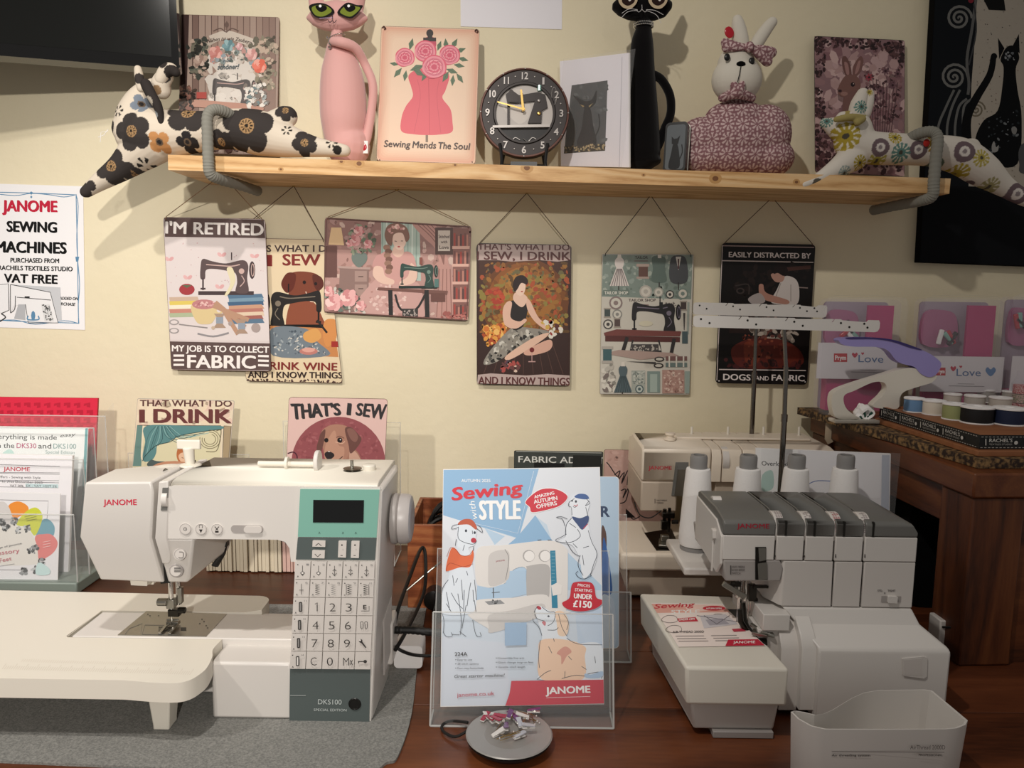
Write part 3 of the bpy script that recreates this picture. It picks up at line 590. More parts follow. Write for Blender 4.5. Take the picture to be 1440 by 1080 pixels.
# 6 easily distracted
A = sign('metal_sign', 'hanging black metal sign reading easily distracted by dogs and fabric', [(1015, 341), (1147, 344), (1134.7, 541), (1006, 539)], -.012, hook=hp(4), string='dark_string', base='15100f', edge='black_plastic')
def distracted(A):
    A.line([(1016, 345.5), (1145, 348)], 1.4, 'a98f8a', False); A.line([(1016, 345), (1008, 535)], 1, 'd8c8c2', False)
    A.text('EASILY DISTRACTED BY', (1025, 361.5), (1140, 363.5), 7.6, 'e8dcd8', .03)
    A.line([(1015, 366.5), (1144, 369)], 1.4, 'd8c8c2', False)
    A.scatter([(1030, 372), (1135, 374), (1130, 420), (1030, 420)], 60, (2, 6), ['1f1513', '261a17', '191312'], 3)
    A.poly([(1090, 377), (1140, 373), (1140, 378), (1100, 382)], '4a2a22'); A.line([(1122, 404), (1136, 405)], 1.4, '8f7a72', False)
    A.sp([(1100, 392), (1108, 388), (1120, 394), (1124, 410), (1120, 428), (1096, 428), (1084, 424), (1092, 408)], 'cfc4bd'); A.line([(1098, 398), (1090, 420)], 1, '9d8f88'); A.line([(1112, 400), (1112, 424)], 1, '9d8f88')
    A.sp([(1084, 386), (1094, 384), (1103, 388), (1100, 396), (1090, 396)], 'b98672'); A.sp([(1088, 378), (1094, 371), (1104, 373), (1108, 382), (1102, 388), (1094, 384), (1088, 385)], '1d1211')
    A.sp([(1067, 402), (1073, 400), (1078, 412), (1108, 422), (1104, 428), (1072, 420)], 'b57d68'); A.sp([(1052, 420), (1068, 412), (1076, 424), (1060, 428)], 'a89c98')
    A.ell(1041, 409, 6, 4.5, '3f3431'); A.ell(1041, 409, 3.6, 2.6, '15100f'); A.line([(1034, 402), (1052, 400), (1053, 414)], 2, '3a302d')
    A.poly([(1030, 428), (1125, 430), (1120, 470), (1025, 468)], '2a1815')
    A.scatter([(1055, 462), (1100, 450), (1122, 460), (1118, 480), (1060, 478)], 80, (2, 4.5), ['8f8274', '5c4a40', 'b5a596', '3c2c28', '6f3a30'], 5)
    A.scatter([(1040, 448), (1090, 444), (1095, 456), (1045, 462)], 40, (1.5, 3), ['7a5a50', '4a3230', '96766a'], 6)
    A.sp([(1028, 492), (1048, 478), (1070, 476), (1100, 478), (1124, 492), (1128, 512), (1090, 518), (1040, 516)], '5c2219'); A.sp([(1046, 484), (1062, 480), (1070, 494), (1064, 512), (1050, 512)], '74311f'); A.sp([(1095, 484), (1118, 488), (1124, 506), (1104, 510)], '6b2a1d')
    A.scatter([(1012, 505), (1128, 510), (1128, 518), (1012, 516)], 40, (2, 4), ['4a1a1c', '5a2420', '341412'], 6); A.scatter([(1045, 470), (1100, 480), (1100, 500), (1045, 510)], 50, (1, 2.4), ['8a4630', '44170f', '7a3624'], 16)
    A.line([(1011, 519.5), (1133, 521)], 1.4, 'd8c8c2', False)
    A.text('DOGS', (1017, 534), (1055, 535), 8.6, 'e8dcd8', .03); A.text('AND', (1062, 534.5), (1081, 535), 6, 'e8dcd8', .02); A.text('FABRIC', (1085, 535), (1131, 536), 8.6, 'e8dcd8', .03)
    A.ell(1011, 535.5, 1, 1, 'e8dcd8', 6); A.ell(1132, 537, 1, 1, 'e8dcd8', 6)
distracted(A); A.build(A.root)
# poster
A = sign('wall_poster', 'white paper poster with a blue border advertising sewing machines VAT free', [(-22, 257.5), (114, 262), (122.5, 464), (-22, 460)], -.0012, cat='poster', rad=.0004, edge='paper_white', base='e9e7e8', thick=.0004)
def poster(A):
    B = '4f88b0'
    A.line([(-18, 270), (44, 271.5), (106, 274)], 1.2, B); A.line([(-18, 271), (20, 275), (44, 272), (70, 274), (90, 277), (106, 274)], 1.1, B); A.ell(44, 271.5, 3, 2.4, B, 4); A.ell(44, 277, 1.6, 2.2, B, 4)
    A.line([(107, 273), (109, 360), (110.5, 455)], 1.2, B); A.line([(107, 274), (110, 290), (108, 330), (109, 362), (112, 400), (110, 430), (111, 455)], 1.1, B); A.poly([(106, 361), (111.5, 361), (110, 368), (107, 368)], B)
    A.line([(-18, 449), (30, 452), (111, 454.5)], 1.2, B); A.line([(-18, 452), (20, 450), (50, 456), (90, 451), (111, 455)], 1.1, B)
    A.text('JANOME', (4, 297), (80, 298), 16, 'bb1f3a', .05); A.text('SEWING', (10, 325.5), (79.5, 327), 15, '141414', .05); A.text('MACHINES', (-6, 354.5), (93, 356.5), 16, '141414', .05)
    A.text('PURCHASED FROM', (15, 369), (83, 370), 6.6, '1b1b1b', .035); A.text('RACHELS TEXTILES STUDIO', (-2, 379.5), (102, 381.5), 6.6, '1b1b1b', .035); A.text('VAT FREE', (6, 397), (80.5, 399), 12.5, '141414', .045)
    A.text('GET ADDED ON', (74, 421), (110, 422), 4.2, '222222', .03, .2); A.text('PURCHASE', (79, 429), (106, 430), 4.2, '222222', .03, .2)
    A.poly([(17, 400), (85, 404), (87, 450), (60, 450)], 'c2c4c8')
    A.poly([(-18, 402), (12, 399), (13, 436), (2, 440), (-18, 440)], 'e4e3e4'); A.poly([(15, 400), (71, 411), (82, 454), (36, 452), (36, 428), (20, 430), (15, 440)], 'e4e3e4'); A.poly([(26, 428), (36, 428), (36, 450), (20, 448)], 'aeb0b4')
    A.line([(-18, 402), (12, 399), (13, 436), (2, 441)], 1, '333333', False); A.line([(15, 400), (71, 411), (82, 454), (40, 454), (36, 428)], 1, '333333', False); A.line([(15, 400), (15, 440)], 1, '333333', False); A.line([(24, 418), (72, 422)], 1, '333333', False)
    A.line([(15, 440), (21, 434), (22, 416)], 1, '333333'); A.poly([(58, 428), (70, 428), (76, 452), (63, 452)], 'd4d4d4'); A.scatter([(59, 429), (70, 429), (75, 450), (64, 450)], 40, (.7, 1.5), ['3c3c3c', '8a8a8a', '222222'], 5); A.line([(35, 418), (42, 418)], 2.6, '333333', False)
    A.line([(2, 441), (8, 446), (0, 452)], 1.6, '333333')
    A.ell(47, 444, 3, 7, B, 8); A.line([(47, 450), (39, 449), (40, 444)], 1.8, B); A.line([(47, 450), (55, 449), (54, 444)], 1.8, B)
poster(A); A.build(A.root, MATS['print_matte'])
# white sheet high on the wall
A = sign('paper_sheet', 'plain white paper sheet on the wall above the clock', [(647, -40), (791, -36), (790, 41.5), (648, 37)], -.001, cat='paper', rad=.0003, edge='paper_white', base='e3dfe4', thick=.0005)
A.build(A.root, MATS['print_matte'])
# ---------------------------------------------------------------- helpers for traced machine faces
XZ = Matrix(((1, 0, 0, 0), (0, 0, -1, 0), (0, 1, 0, 0), (0, 0, 0, 1)))     # (u,v,n) -> x, z, toward the viewer
def tr(pts, y):
    """photograph outline -> (x, z) on the upright plane at depth y"""
    return [(p.x, p.z) for p in (PY(a, b, y) for a, b in pts)]
def slab(mb, pts, y, depth, mi=0, proud=0):
    mb.prism(tr(pts, y), -(y + depth), -y + proud, XZ, mi); return mb
def trz(pts, z): return [(p.x, p.y) for p in (PZ(a, b, z) for a, b in pts)]
def face_uv(y):
    def uv(px, py): p = PY(px, py, y); return (p.x, p.z)
    return uv
def face_art(y, base=.0004): return Art(face_uv(y), -y + base, .000008)
def art_build(A, root, name='print', m=None):
    o = A.mb; o.v = [XZ @ p for p in o.v]
    return o.build(name, m or MATS['print_ink'], root, smooth=False, org=root.location)
WP = 'white_plastic'
# ---------------------------------------------------------------- felt mat
def felt():
    mat('grey_felt', '95948f', rough=1, spec=.1, noise=(420, '70706d', .30, .70), bump=(700, .6, .0012))
    mat('felt_edge', '3f3f3d', rough=1)
    c = [PZ(-90, 1066, .753), PZ(500, 1084, .753), PZ(560, 1062, .753), PZ(579, 1003, .753), PZ(588, 925, .753)]
    pts = [(-1.15, c[0].y), (c[0].x, c[0].y - .0)] + [(p[0], p[1]) for p in cr([tuple(c[0])[:2], (-.36, -.817), tuple(c[1])[:2], (-.139, -.80), tuple(c[2])[:2], tuple(c[3])[:2], tuple(c[4])[:2], (-.142, -.36)], 5)][1:] + [(-1.15, -.36)]
    m = MB().prism(pts, DZ + .0002, DZ + .0034)
    o = m.build('felt_mat', MATS['grey_felt'], org=(-.6, -.6, DZ), bevel=.001); tag(o, 'grey felt mat with rounded corner under the left sewing machine', 'mat')
felt()
MZ = DZ + .0036   # top of the mat
# ---------------------------------------------------------------- sewing machine with keypad
def machine():
    YF = -.715; YB = -.565
    r = empty('sewing_machine', (-.35, -.64, MZ), 'white computerised sewing machine with teal and grey number keypad', 'sewing machine')
    O = r.location
    def B(mb, name, m, par=None, bevel=0, **k):
        return mb.build(name, [MATS[x] for x in (m if isinstance(m, (list, tuple)) else [m])], par or r, bevel, org=O, **k)
    zt = PY(400, 686, YF).z
    # pillar
    m = MB()
    ring = lambda y, dz, dx: [Vector((x + dx * (1 if i in (1, 2) else 0), y, z + dz * (1 if i in (0, 1) else 0))) for i, (x, z) in enumerate([(PY(418, 684, YF).x, zt), (PY(537, 684, YF).x, zt), (PY(523, 1019, YF).x, MZ), (PY(407, 1019, YF).x, MZ)])]
    m.loft([ring(YF, -.002, 0), ring(YF + .01, 0, .001), ring(YF + .10, 0, .003), ring(YB - .02, 0, .001), ring(YB, -.012, -.01)], 0)
    B(m, 'pillar', WP, bevel=.003)
    # side vents and seam on the pillar
    m = MB(); sx = PY(537, 684, YF).x
    for k in range(16): m.box((PY(525, 900, YF).x + .0055 + .0012 * 0, YF + .045 + k * .004, MZ + .075 + .0006 * k), (.002, .0012, .075), 0)
    B(m, 'vent_slots', 'mid_grey_plastic')
    # power socket moulding low on the side
    m = MB(); m.box((sx - .008, YF + .12, MZ + .055), (.010, .05, .06)); B(m, 'socket_housing', WP, bevel=.003)
    # arm
    zb = PY(300, 758, YF).z
    inner = [(232.5, 757.5), (390, 759), (401, 762), (407, 771), (409, 790), (430, 790), (430, 684.5), (237.5, 683.5)]
    m = MB(); slab(m, inner, YF + .0005, YB - YF - .001, 0)
    B(m, 'arm', WP, bevel=.0035)
    # top lid
    m = MB(); xl, xr = PY(238, 684, YF).x, sx - .006
    pts = arc(YF + .012, zt - .003, .008, 180, 90, 4) + [(YF + .02, zt + .006)] + arc(YB - .012, zt - .003, .008, 90, 0, 4)
    m.loft([[Vector((x, a, b)) for a, b in pts] for x in (xl, xl + .001, xr - .001, xr)], 0)
    B(m, 'top_lid', 'warm_white_plastic', bevel=.001)
    # face cover (left head)
    XL, XR = PY(112, 755, YF).x, PY(213, 755, YF).x
    F1 = [(119, 678.5), (212.5, 677.8), (215.5, 693), (212.5, 757), (230.5, 819.5), (141, 815.5), (137, 812), (111.7, 755)]
    RC = .024
    yl = lambda py: YF + RC * max(0, (py - 757) / 62)
    fr = [PY(x, y, YF) for x, y in ((119, 678.5), (212.5, 677.8), (215.5, 693), (212.5, 757), (111.7, 755))] + [PY(230.5, 819.5, YF + RC), PY(141, 815.5, YF + RC)]
    def bk(p, y): return Vector((p.x, y, p.z))
    m = MB(); nf = len(fr)
    y2 = [YF + .06] * 5 + [YF + .06] * 2; mid = [bk(p, YF + .07) for p in fr]; mid[4].x += .001
    end = [bk(p, YB) for p in fr]; end[0].x += .05; end[0].z -= .02; end[4].x += .05; end[6].x += .03; end[1].z -= .008
    order = [0, 1, 2, 3, 5, 6, 4]
    vs = fr + mid + end; fs = [[4, 3, 2, 1, 0], [6, 5, 3, 4], [14 + k for k in order]]
    for o_ in (0, 7):
        for a_ in range(7): b_ = order[(a_ + 1) % 7]; a2 = order[a_]; fs.append([o_ + a2, o_ + b_, o_ + 7 + b_, o_ + 7 + a2])
    m.add(vs, fs)
    cov = B(m, 'face_cover', WP, bevel=.0025)
    # dark gap between the two covers
    m = MB(); slab(m, [(210, 679), (225, 674), (222, 760), (238, 820), (226, 821), (209, 757), (212, 693)], YF + .026, .11, 0); B(m, 'thread_slot', 'shadow_gap')
    # second cover strip with thread take-up window
    m = MB(); q = [PY(x, y, yl(y) - .001) for x, y in [(223, 677.5), (236.5, 676.5), (235, 757), (217.5, 757), (240.5, 780), (240, 790), (237, 793), (228, 793)]]
    vs = q + [Vector((p.x, YF + .12, p.z)) for p in q]; od = [0, 1, 2, 4, 5, 6, 7, 3]
    m.add(vs, [[3, 2, 1, 0], [7, 6, 5, 4, 2, 3]] + [[od[k], od[(k + 1) % 8], od[(k + 1) % 8] + 8, od[k] + 8] for k in range(8)]); st = B(m, 'thread_guide_cover', WP, bevel=.0015)
    m = MB(); slab(m, [(228.5, 686), (236, 686), (234.5, 718), (226, 718)], YF - .0022, .004, 0); w = B(m, 'tension_window', 'dark_grey_plastic')
    m = MB(); P = PY(231.5, 703, YF - .002); m.tube([(P.x - .003, YF + .004, P.z), (P.x + .0035, YF + .004, P.z)], .0105, 20); B(m, 'tension_dial', WP)
    # needle head block
    m = MB(); slab(m, [(216, 757.5), (233, 757.5), (271.5, 760), (266, 818), (262, 819.5), (234, 819.5)], YF + .0005, .001, 0)
    hb = [PY(x, y, yl(y) + .0003) for x, y in ((217.5, 757), (272.5, 758.5), (266, 816), (262, 819.5), (236, 819.5), (231, 800))]
    m = MB(); m.loft([hb, [Vector((p.x + (.012 if i in (1, 2) else 0), YF + .13, p.z + (.004 if i in (2, 3, 4) else 0))) for i, p in enumerate(hb)]], 0)
    B(m, 'needle_head', WP, bevel=.003)
    m = MB(); slab(m, [(183, 815), (207, 816), (207, 824), (184, 823)], YF + .03, .03, 0); slab(m, [(209, 816), (216, 816), (216, 822), (209, 822)], YF + .05, .03, 0); B(m, 'thread_cutter', 'warm_white_plastic', bevel=.001)
    # round buttons, speed slider
    for n, (x, y, rr) in enumerate(((261, 743.5, 8.2), (283, 743.8, 8), (305.5, 744, 8))):
        P = PY(x, y, YF); m = MB(); m.cyl((P.x, YF + .001, P.z), (P.x, YF - .0012, P.z), rr * .00083, 24)
        b = B(m, 'push_button', 'white_panel', bevel=.0005)
    P = PY(249, 801.5, YF + .017); m = MB(); m.cyl((P.x, YF + .022, P.z), (P.x, YF + .0135, P.z), .0088, 28); B(m, 'start_stop_button', 'mid_grey_plastic', bevel=.0006)
    m = MB(); m.cyl((P.x, YF + .0135, P.z), (P.x, YF + .0126, P.z), .0066, 28); B(m, 'start_stop_face', 'white_panel')
    P = PY(253.5, 779, YF + .008); m = MB(); m.cyl((P.x, YF + .014, P.z), (P.x, YF + .0050, P.z), .0075, 28); B(m, 'reverse_button', 'white_panel', bevel=.0004)
    m = MB(); q = tr([(325, 739), (370, 739), (370, 749), (325, 749)], YF); m.prism(rrect(q[3][0], q[3][1], q[1][0], q[1][1], .0045), -YF - .003, -YF + .0005, XZ); sl = B(m, 'speed_slider', 'mid_grey_plastic')
    m = MB(); q = tr([(344, 739.5), (369, 739.5), (369, 748.5), (344, 748.5)], YF); m.prism(rrect(q[3][0], q[3][1], q[1][0], q[1][1], .004), -YF, -YF + .003, XZ); B(m, 'slider_knob', 'white_panel', bevel=.0008)
    # keypad frame, teal screen panel, grey bands
    m = MB(); slab(m, [(419, 684.5), (535.5, 684.8), (522, 1016.5), (408, 1014)], YF + .001, .002, 0, .0018); B(m, 'panel_frame', WP, bevel=.001)
    mat('teal_panel', '7fb3a4', rough=.16, coat=.5); mat('slate_panel', '565f5e', rough=.28); mat('lcd_glass', '07090a', rough=.06, coat=.6)
    m = MB(); slab(m, [(423, 687), (534.3, 688), (530, 755), (419.6, 754)], YF, .001, 0, .0026); B(m, 'teal_screen_panel', 'teal_panel', bevel=.0006)
    m = MB(); q = tr([(441.5, 702), (512.6, 702.4), (511.8, 734), (441, 733.6)], YF); m.prism([(a, b) for a, b in q], -YF + .0026, -YF + .0034, XZ); B(m, 'display', 'lcd_glass', bevel=.0006)
    m = MB(); slab(m, [(419.5, 755), (530, 756), (527.7, 787), (416.8, 786)], YF, .001, 0, .0024); B(m, 'grey_control_band', 'slate_panel', bevel=.0003)
    m = MB(); slab(m, [(408.5, 939), (521.3, 940), (519.7, 1014.5), (407.7, 1012.5)], YF, .001, 0, .0024); sp = B(m, 'lower_panel', 'slate_panel', bevel=.0005)
    P = PY(499.5, 988.5, YF); m = MB(); m.tube([(P.x + .007 * math.cos(a), YF - .0026, P.z + .007 * math.sin(a)) for a in [i * .3 for i in range(21)]], .0012, 6, closed=True); m.cyl((P.x, YF - .0025, P.z), (P.x, YF - .0032, P.z), .0066, 20); B(m, 'jack_hole', 'black_plastic')
    for q in ([(441, 758.5), (458.8, 759), (458.6, 767.5), (440.6, 767)], [(440.5, 772), (458, 772.5), (457.6, 783.5), (440, 783)], [(477.3, 759), (488.5, 759), (487.5, 782.5), (476.3, 782)], [(495.3, 759.3), (506.6, 759.5), (505.6, 783), (494.3, 782.7)]):
        m = MB(); slab(m, q, YF, .001, 0, .0046); B(m, 'rocker_button', 'white_panel', bevel=.0008)
    TLx, TRx, BLx, BRx = 416.6, 528.6, 408.6, 522
    def g(i, j):
        v = j / 6; u = i / 5; return (TLx + (BLx - TLx) * v + ((TRx - TLx) + ((BRx - BLx) - (TRx - TLx)) * v) * u, 787.2 + (938 - 787.2) * v + .8 * u)
    A = face_art(YF, .0058)
    ic = 0
    nums = {(1, 2): '1', (2, 2): '2', (3, 2): '3', (1, 3): '4', (2, 3): '5', (3, 3): '6', (1, 4): '7', (2, 4): '8', (3, 4): '9', (1, 5): 'C', (2, 5): '0', (3, 5): 'M'}
    K = '3a3836'
    for j in range(6):
        for i in range(5):
            a, b, c, d = g(i, j), g(i + 1, j), g(i + 1, j + 1), g(i, j + 1); e = .55
            m = MB(); slab(m, [(a[0] + e, a[1] + e), (b[0] - e, b[1] + e), (c[0] - e, c[1] - e), (d[0] + e, d[1] - e)], YF, .001, 0, .0055)
            B(m, 'keypad_button', 'white_panel', bevel=.0006)
            x = (a[0] + b[0] + c[0] + d[0]) / 4; y = (a[1] + c[1]) / 2
            if (i, j) in nums:
                (A.text(nums[(i, j)], (x - 4.2, y + 6), (x + 4.2, y + 6), 12, K, -.012) if nums[(i, j)] != '1' else A.line([(x - 2, y - 4), (x + 1, y - 6.2), (x + 1, y + 6)], 1.1, K, False))
                if (i, j) == (3, 5): A.line([(x + 5.5, y + 5), (x + 9, y - 2)], .9, K, False); A.line([(x + 9, y + 5), (x + 5.5, y - 2)], .9, K, False)
                continue
            if j < 2 or i == 0: A.ell(a[0] + 4, a[1] + 4.5, .9, .9, K, 6); A.text('A' if j < 1 or i < 3 else 'C', (a[0] + 3, d[1] - 3), (a[0] + 5.4, d[1] - 3), 2.6, K); A.text(str(1 + i + j * 5 if j < 2 else 9 + j), (b[0] - 6.5, a[1] + 5.5), (b[0] - 3, a[1] + 5.5), 2.6, '8a8785')
            if j == 0: A.line([(x, y - 7), (x, y + 7)], .7, K, False); A.line([(x - 3, y + 3), (x, y + 7 - (i % 2) * 2), (x + 3, y + 3)], .9, K, False); (A.ell(x, y + 3.5, 2.6, 2.4, K, 8) if i < 2 else A.line([(x - 2.5, y), (x, y - 2), (x + 2.5, y)], .9, K, False)); (A.ell(x, y + 3.5, 1.7, 1.5, 'ded8d2', 8) if i < 2 else None)
            elif j == 1:
                if i == 0: A.line([(x, y - 7), (x, y + 8)], .7, K, False); A.line([(x - 3, y + 2), (x + 3, y + 2)], .8, K, False)
                else:
                    for q in range(5): A.line([(x - 3, y - 7 + q * 3), (x + 3, y - 5.5 + q * 3), (x - 3, y - 4 + q * 3)], .8 + .2 * (i > 2), K if i != 2 else '8a8785', False)
                    if i > 2: A.line([(x - 4.5 + (i == 4) * 9, y - 7), (x - 4.5 + (i == 4) * 9, y + 8)], .7, K, False)
            elif i == 0:
                A.poly(rrectp(x - 2, y - 7, x + 2.6, y + 7), K); A.rect(x - .6, y - 5.5, x + 1.2, y + 5.5, '8a8785' if j < 5 else 'ded8d2')
            elif j == 2: A.text('E', (x - 2, y + 2.5), (x + 2, y + 2.5), 6, K, .05); A.line([(x - 5, y + 5), (x + 6, y + 5), (x + 6, y - 2)], .8, K, False)
            elif j == 3:
                for s in (-3, 3): A.line([(x + s - 1.6, y - 1), (x + s - 1.8, y - 4.5), (x + s + 1.6, y - 4.5), (x + s + 1.4, y + 3), (x + s, y + 5), (x + s - 1.4, y + 3), (x + s - 1.6, y - 1)], .8, K)
            elif j == 4: A.line([(x - 3, y - 3), (x + 4, y + 6)], [2.6, 1.4], K, False); A.ell(x - 3.4, y - 3.6, 2.6, 2.6, K, 8); A.ell(x - 4.4, y - 4.6, 1.4, 1.4, 'ded8d2', 6)
            else: A.line([(x - 6, y), (x + 2, y)], 1.2, K, False); A.ell(x + 4, y, 2.6, 2.4, K, 8); A.line([(x - 5, y), (x - 5, y + 2.5)], 1.2, K, False)
    A.line([(446, 764.5), (450, 761), (454, 764.5)], 1, K, False); A.line([(445, 776), (449, 780), (453, 776)], 1, K, False)
    for x in (482.8, 501): A.ell(x, 763.5, 1.2, 1.2, K, 8); A.line([(x - 2, 778), (x + 1, 778)], .9, K, False)
    art_build(A, r, 'keypad_print')
    A = face_art(YF, .0030)
    A.text('DKS100', (448, 988.5), (481, 989), 7.2, 'b9c2c0', 0.0); A.text('SPECIAL EDITION', (442, 998), (488, 998.6), 3.6, 'b9c2c0', 0.0)
    A.line([(409, 976), (431, 976.2)], .8, 'a7adac', False)
    art_build(A, r, 'model_print')
    A = face_art(YF, .0030)
    for x in (450, 483, 501): A.text('A', (x - 1.3, 749.5), (x + 1.3, 749.5), 3, '4a6b62', .03)
    art_build(A, r, 'screen_marks')
    A = face_art(YF, .0002)
    A.text('JANOME', (145.7, 710.3), (192.3, 710), 8.2, 'c01c3c', .022)
    art_build(A, r, 'brand_print')
    A = face_art(YF, .0014)
    A.ell(261, 743.5, 2.6, 2.6, '55504d'); A.ell(261, 743.5, 1.7, 1.7, 'ded8d2'); A.ell(261, 743.5, .9, .9, '55504d'); A.poly([(280.5, 744), (285.5, 744), (283, 749)], '332f2d'); A.line([(281, 742), (281, 738), (285, 738), (285, 742)], .7, '55504d'); A.line([(302.5, 740), (307, 745)], 1, '332f2d', False); A.line([(308.5, 740), (304, 745)], 1, '332f2d', False); A.rect(303, 746, 308, 748.5, '332f2d')
    for x, y, q in ((261, 743.5, 7.6), (283, 743.8, 7.4), (305.5, 744, 7.4)): A.line([(x + q * math.cos(t), y + q * math.sin(t)) for t in [i * .4 for i in range(16)]], .7, 'b0aaa6', closed=True)
    art_build(A, r, 'button_print'); A = face_art(YF + .0048, .0002); A.line([(251, 784), (257, 784), (257.6, 777), (252, 776)], 1.1, '77726e')
    A.line([(253.5 + 8.2 * math.cos(t), 779 + 7.4 * math.sin(t)) for t in [i * .4 for i in range(16)]], .7, 'a8a29e', closed=True)
    art_build(A, r, 'reverse_print')
    A = face_art(YF + .0125, .0002); A.rect(245, 798, 254, 800.6, '77736f'); A.rect(245, 801.6, 254, 804.6, '77736f'); art_build(A, r, 'start_stop_print')
    # hand wheel
    P = PY(561, 729, -.645); m = MB(); R = Matrix.Translation((sx + .0015, -.645, P.z)) @ Matrix.Rotation(math.radians(90), 4, 'Y')
    m.lathe([(.028, 0), (.0325, .001), (.0335, .004), (.0325, .008), (.030, .010)], n=40, M=R, mi=0); B(m, 'hand_wheel_collar', 'mid_grey_plastic')
    m = MB(); m.lathe([(.031, .0100), (.033, .011), (.0325, .021), (.030, .025), (.024, .0265), (.010, .0255), (0, .0255)], n=40, M=R, mi=0); mat('pale_grey_plastic', 'b9b3b0', rough=.35); B(m, 'hand_wheel', 'pale_grey_plastic')
    # base / free arm
    m = MB(); slab(m, [(296, 932), (409, 936), (408, 1016.5), (296, 1014.5)], YF, .002, 0)
    zb = PY(350, 932, YF).z; xb = PY(296, 932, YF).x
    m = MB(); m.bb((xb, YF, MZ), (PY(409, 936, YF).x, YB, zb)); B(m, 'base', WP, bevel=.0035)
    m = MB(); m.bb((PY(270, 980, -.66).x - .015, -.66, MZ + .004), (xb - .0005, -.59, MZ + .042)); B(m, 'free_arm_foot', WP, bevel=.002)
    zt2 = .838
    fx = -.5742
    m = MB(); m.bb((fx, -.668, zt2 - .05), (PY(409, 936, YF).x, -.592, zt2)); B(m, 'free_arm', WP, bevel=.0015)
    m = MB(); q = trz([(165.5, 893.5), (290, 895.5), (319, 864), (206, 860)], zt2); m.prism(q, zt2, zt2 + .0009); B(m, 'needle_plate', 'steel', bevel=.0003)
    A = Art(lambda x, y: (lambda p: (p.x, p.y))(PZ(x, y, zt2 + .0009)), zt2 + .0011)
    A.line([(176, 892), (182, 884), (200, 877), (198, 891)], .8, '6a6762', False); A.line([(200, 892), (204, 879), (254, 880), (250, 893), (200, 892)], .8, '6a6762', False)
    for y in (881.5, 884, 886.5): A.rect(223, y, 243, y + 1.2, '2a2825')
    A.rect(254, 882.5, 262, 887, '1d1b19')
    for x, y in ((284, 871), (287, 874), (281, 877), (290, 880), (292, 883), (211, 866), (223, 866), (208, 864)): A.ell(x, y, 1.2, .8, '5a5752', 6)
    A.mb.build('plate_markings', MATS['print_ink'], r, org=O, smooth=False)
    # needle bar, clamp, foot
    N = PZ(242, 882, zt2 + .001); nx, ny, z0 = N.x, N.y, zt2 + .001; Z = lambda py: PY(242, py, ny).z
    m = MB(); m.cyl((nx + .0005, ny, Z(846)), (nx + .0005, ny, Z(812)), .0032, 12); m.cyl((nx + .008, ny + .006, Z(852)), (nx + .008, ny + .006, Z(812)), .0034, 12); B(m, 'needle_bar', 'chrome')
    m = MB(); m.box((nx + .0005, ny, Z(848)), (.011, .010, .013)); m.cyl((nx - .003, ny - .004, Z(845)), (nx - .016, ny - .004, Z(845)), .0052, 16); m.box((nx + .0115, ny + .004, Z(838)), (.006, .008, .022)); B(m, 'needle_clamp', 'steel', bevel=.001)
    m = MB(); m.cyl((nx, ny, Z(852)), (nx, ny, z0 + .002), .0008, 8); B(m, 'needle', 'chrome')
    m = MB(); m.box((nx + .003, ny + .003, Z(862)), (.015, .010, .010)); m.cyl((nx + .010, ny - .002, Z(857)), (nx + .020, ny - .002, Z(857)), .0042, 14); B(m, 'foot_holder', 'dark_metal', bevel=.001)
    m = MB()
    for s in (-.0065, .0065): m.box((nx + s, ny - .008, z0 + .003), (.0042, .030, .0022), R=Euler((.10, 0, 0)).to_matrix())
    m.box((nx, ny + .004, z0 + .005), (.016, .008, .004)); m.cyl((nx - .008, ny + .003, z0 + .009), (nx + .008, ny + .003, z0 + .009), .0016, 8); B(m, 'presser_foot', 'steel', bevel=.0004)
    m = MB(); m.box((PY(312, 763, -.6).x, -.60, PY(312, 764, -.6).z), (.017, .01, .008)); m.tube([PY(314, 768, -.6), PY(313, 778, -.6), PY(302, 796, -.6)], [(.006, .004), (.005, .003), (.006, .003)], 8); B(m, 'presser_foot_lifter', 'black_plastic', bevel=.001)
    # telescopic thread guide, spool rod, bobbin winder
    q = PZ(268, 655, zt + .005); m = MB(); m.lathe([(.014, 0), (.014, .003), (.009, .004)], c=(q.x, q.y, zt + .004)); m.cyl((q.x, q.y, zt + .004), (q.x - .002, q.y, zt + .030), .0055, 12, r2=.0075); m.box((q.x - .001, q.y, zt + .034), (.031, .006, .0125)); B(m, 'thread_guide', 'warm_white_plastic', bevel=.0018)
    q = PZ(403, 658, zt + .006); m = MB(); m.cyl((q.x - .037, q.y, zt + .0115), (q.x + .043, q.y, zt + .0115), .0036, 12); m.cyl((q.x - .001, q.y, zt + .0125), (q.x + .0025, q.y, zt + .0125), .0085, 18); B(m, 'spool_pin', 'warm_white_plastic')
    m = MB(); m.cyl((q.x + .0385, q.y, zt + .0155), (q.x + .044, q.y, zt + .0155), .0145, 26); B(m, 'spool_cap', 'white_plastic', bevel=.001)
    q = PZ(496, 661, zt + .006); m = MB(); m.lathe([(.013, 0), (.0135, .001), (.009, .003), (.0125, .0045), (.006, .006), (.002, .006)], c=(q.x, q.y, zt + .004)); m.cyl((q.x - .001, q.y, zt + .008), (q.x - .001, q.y, zt + .019), .0022, 10); B(m, 'bobbin_winder', 'steel')
    q = PZ(519, 660, zt + .006); m = MB(); m.lathe([(.0085, 0), (.0088, .001), (.0088, .008), (.007, .009), (0, .009)], c=(q.x, q.y, zt + .004)); m.box((q.x - .008, q.y, zt + .0072), (.014, .01, .003)); B(m, 'bobbin_stopper', 'warm_white_plastic', bevel=.0008)
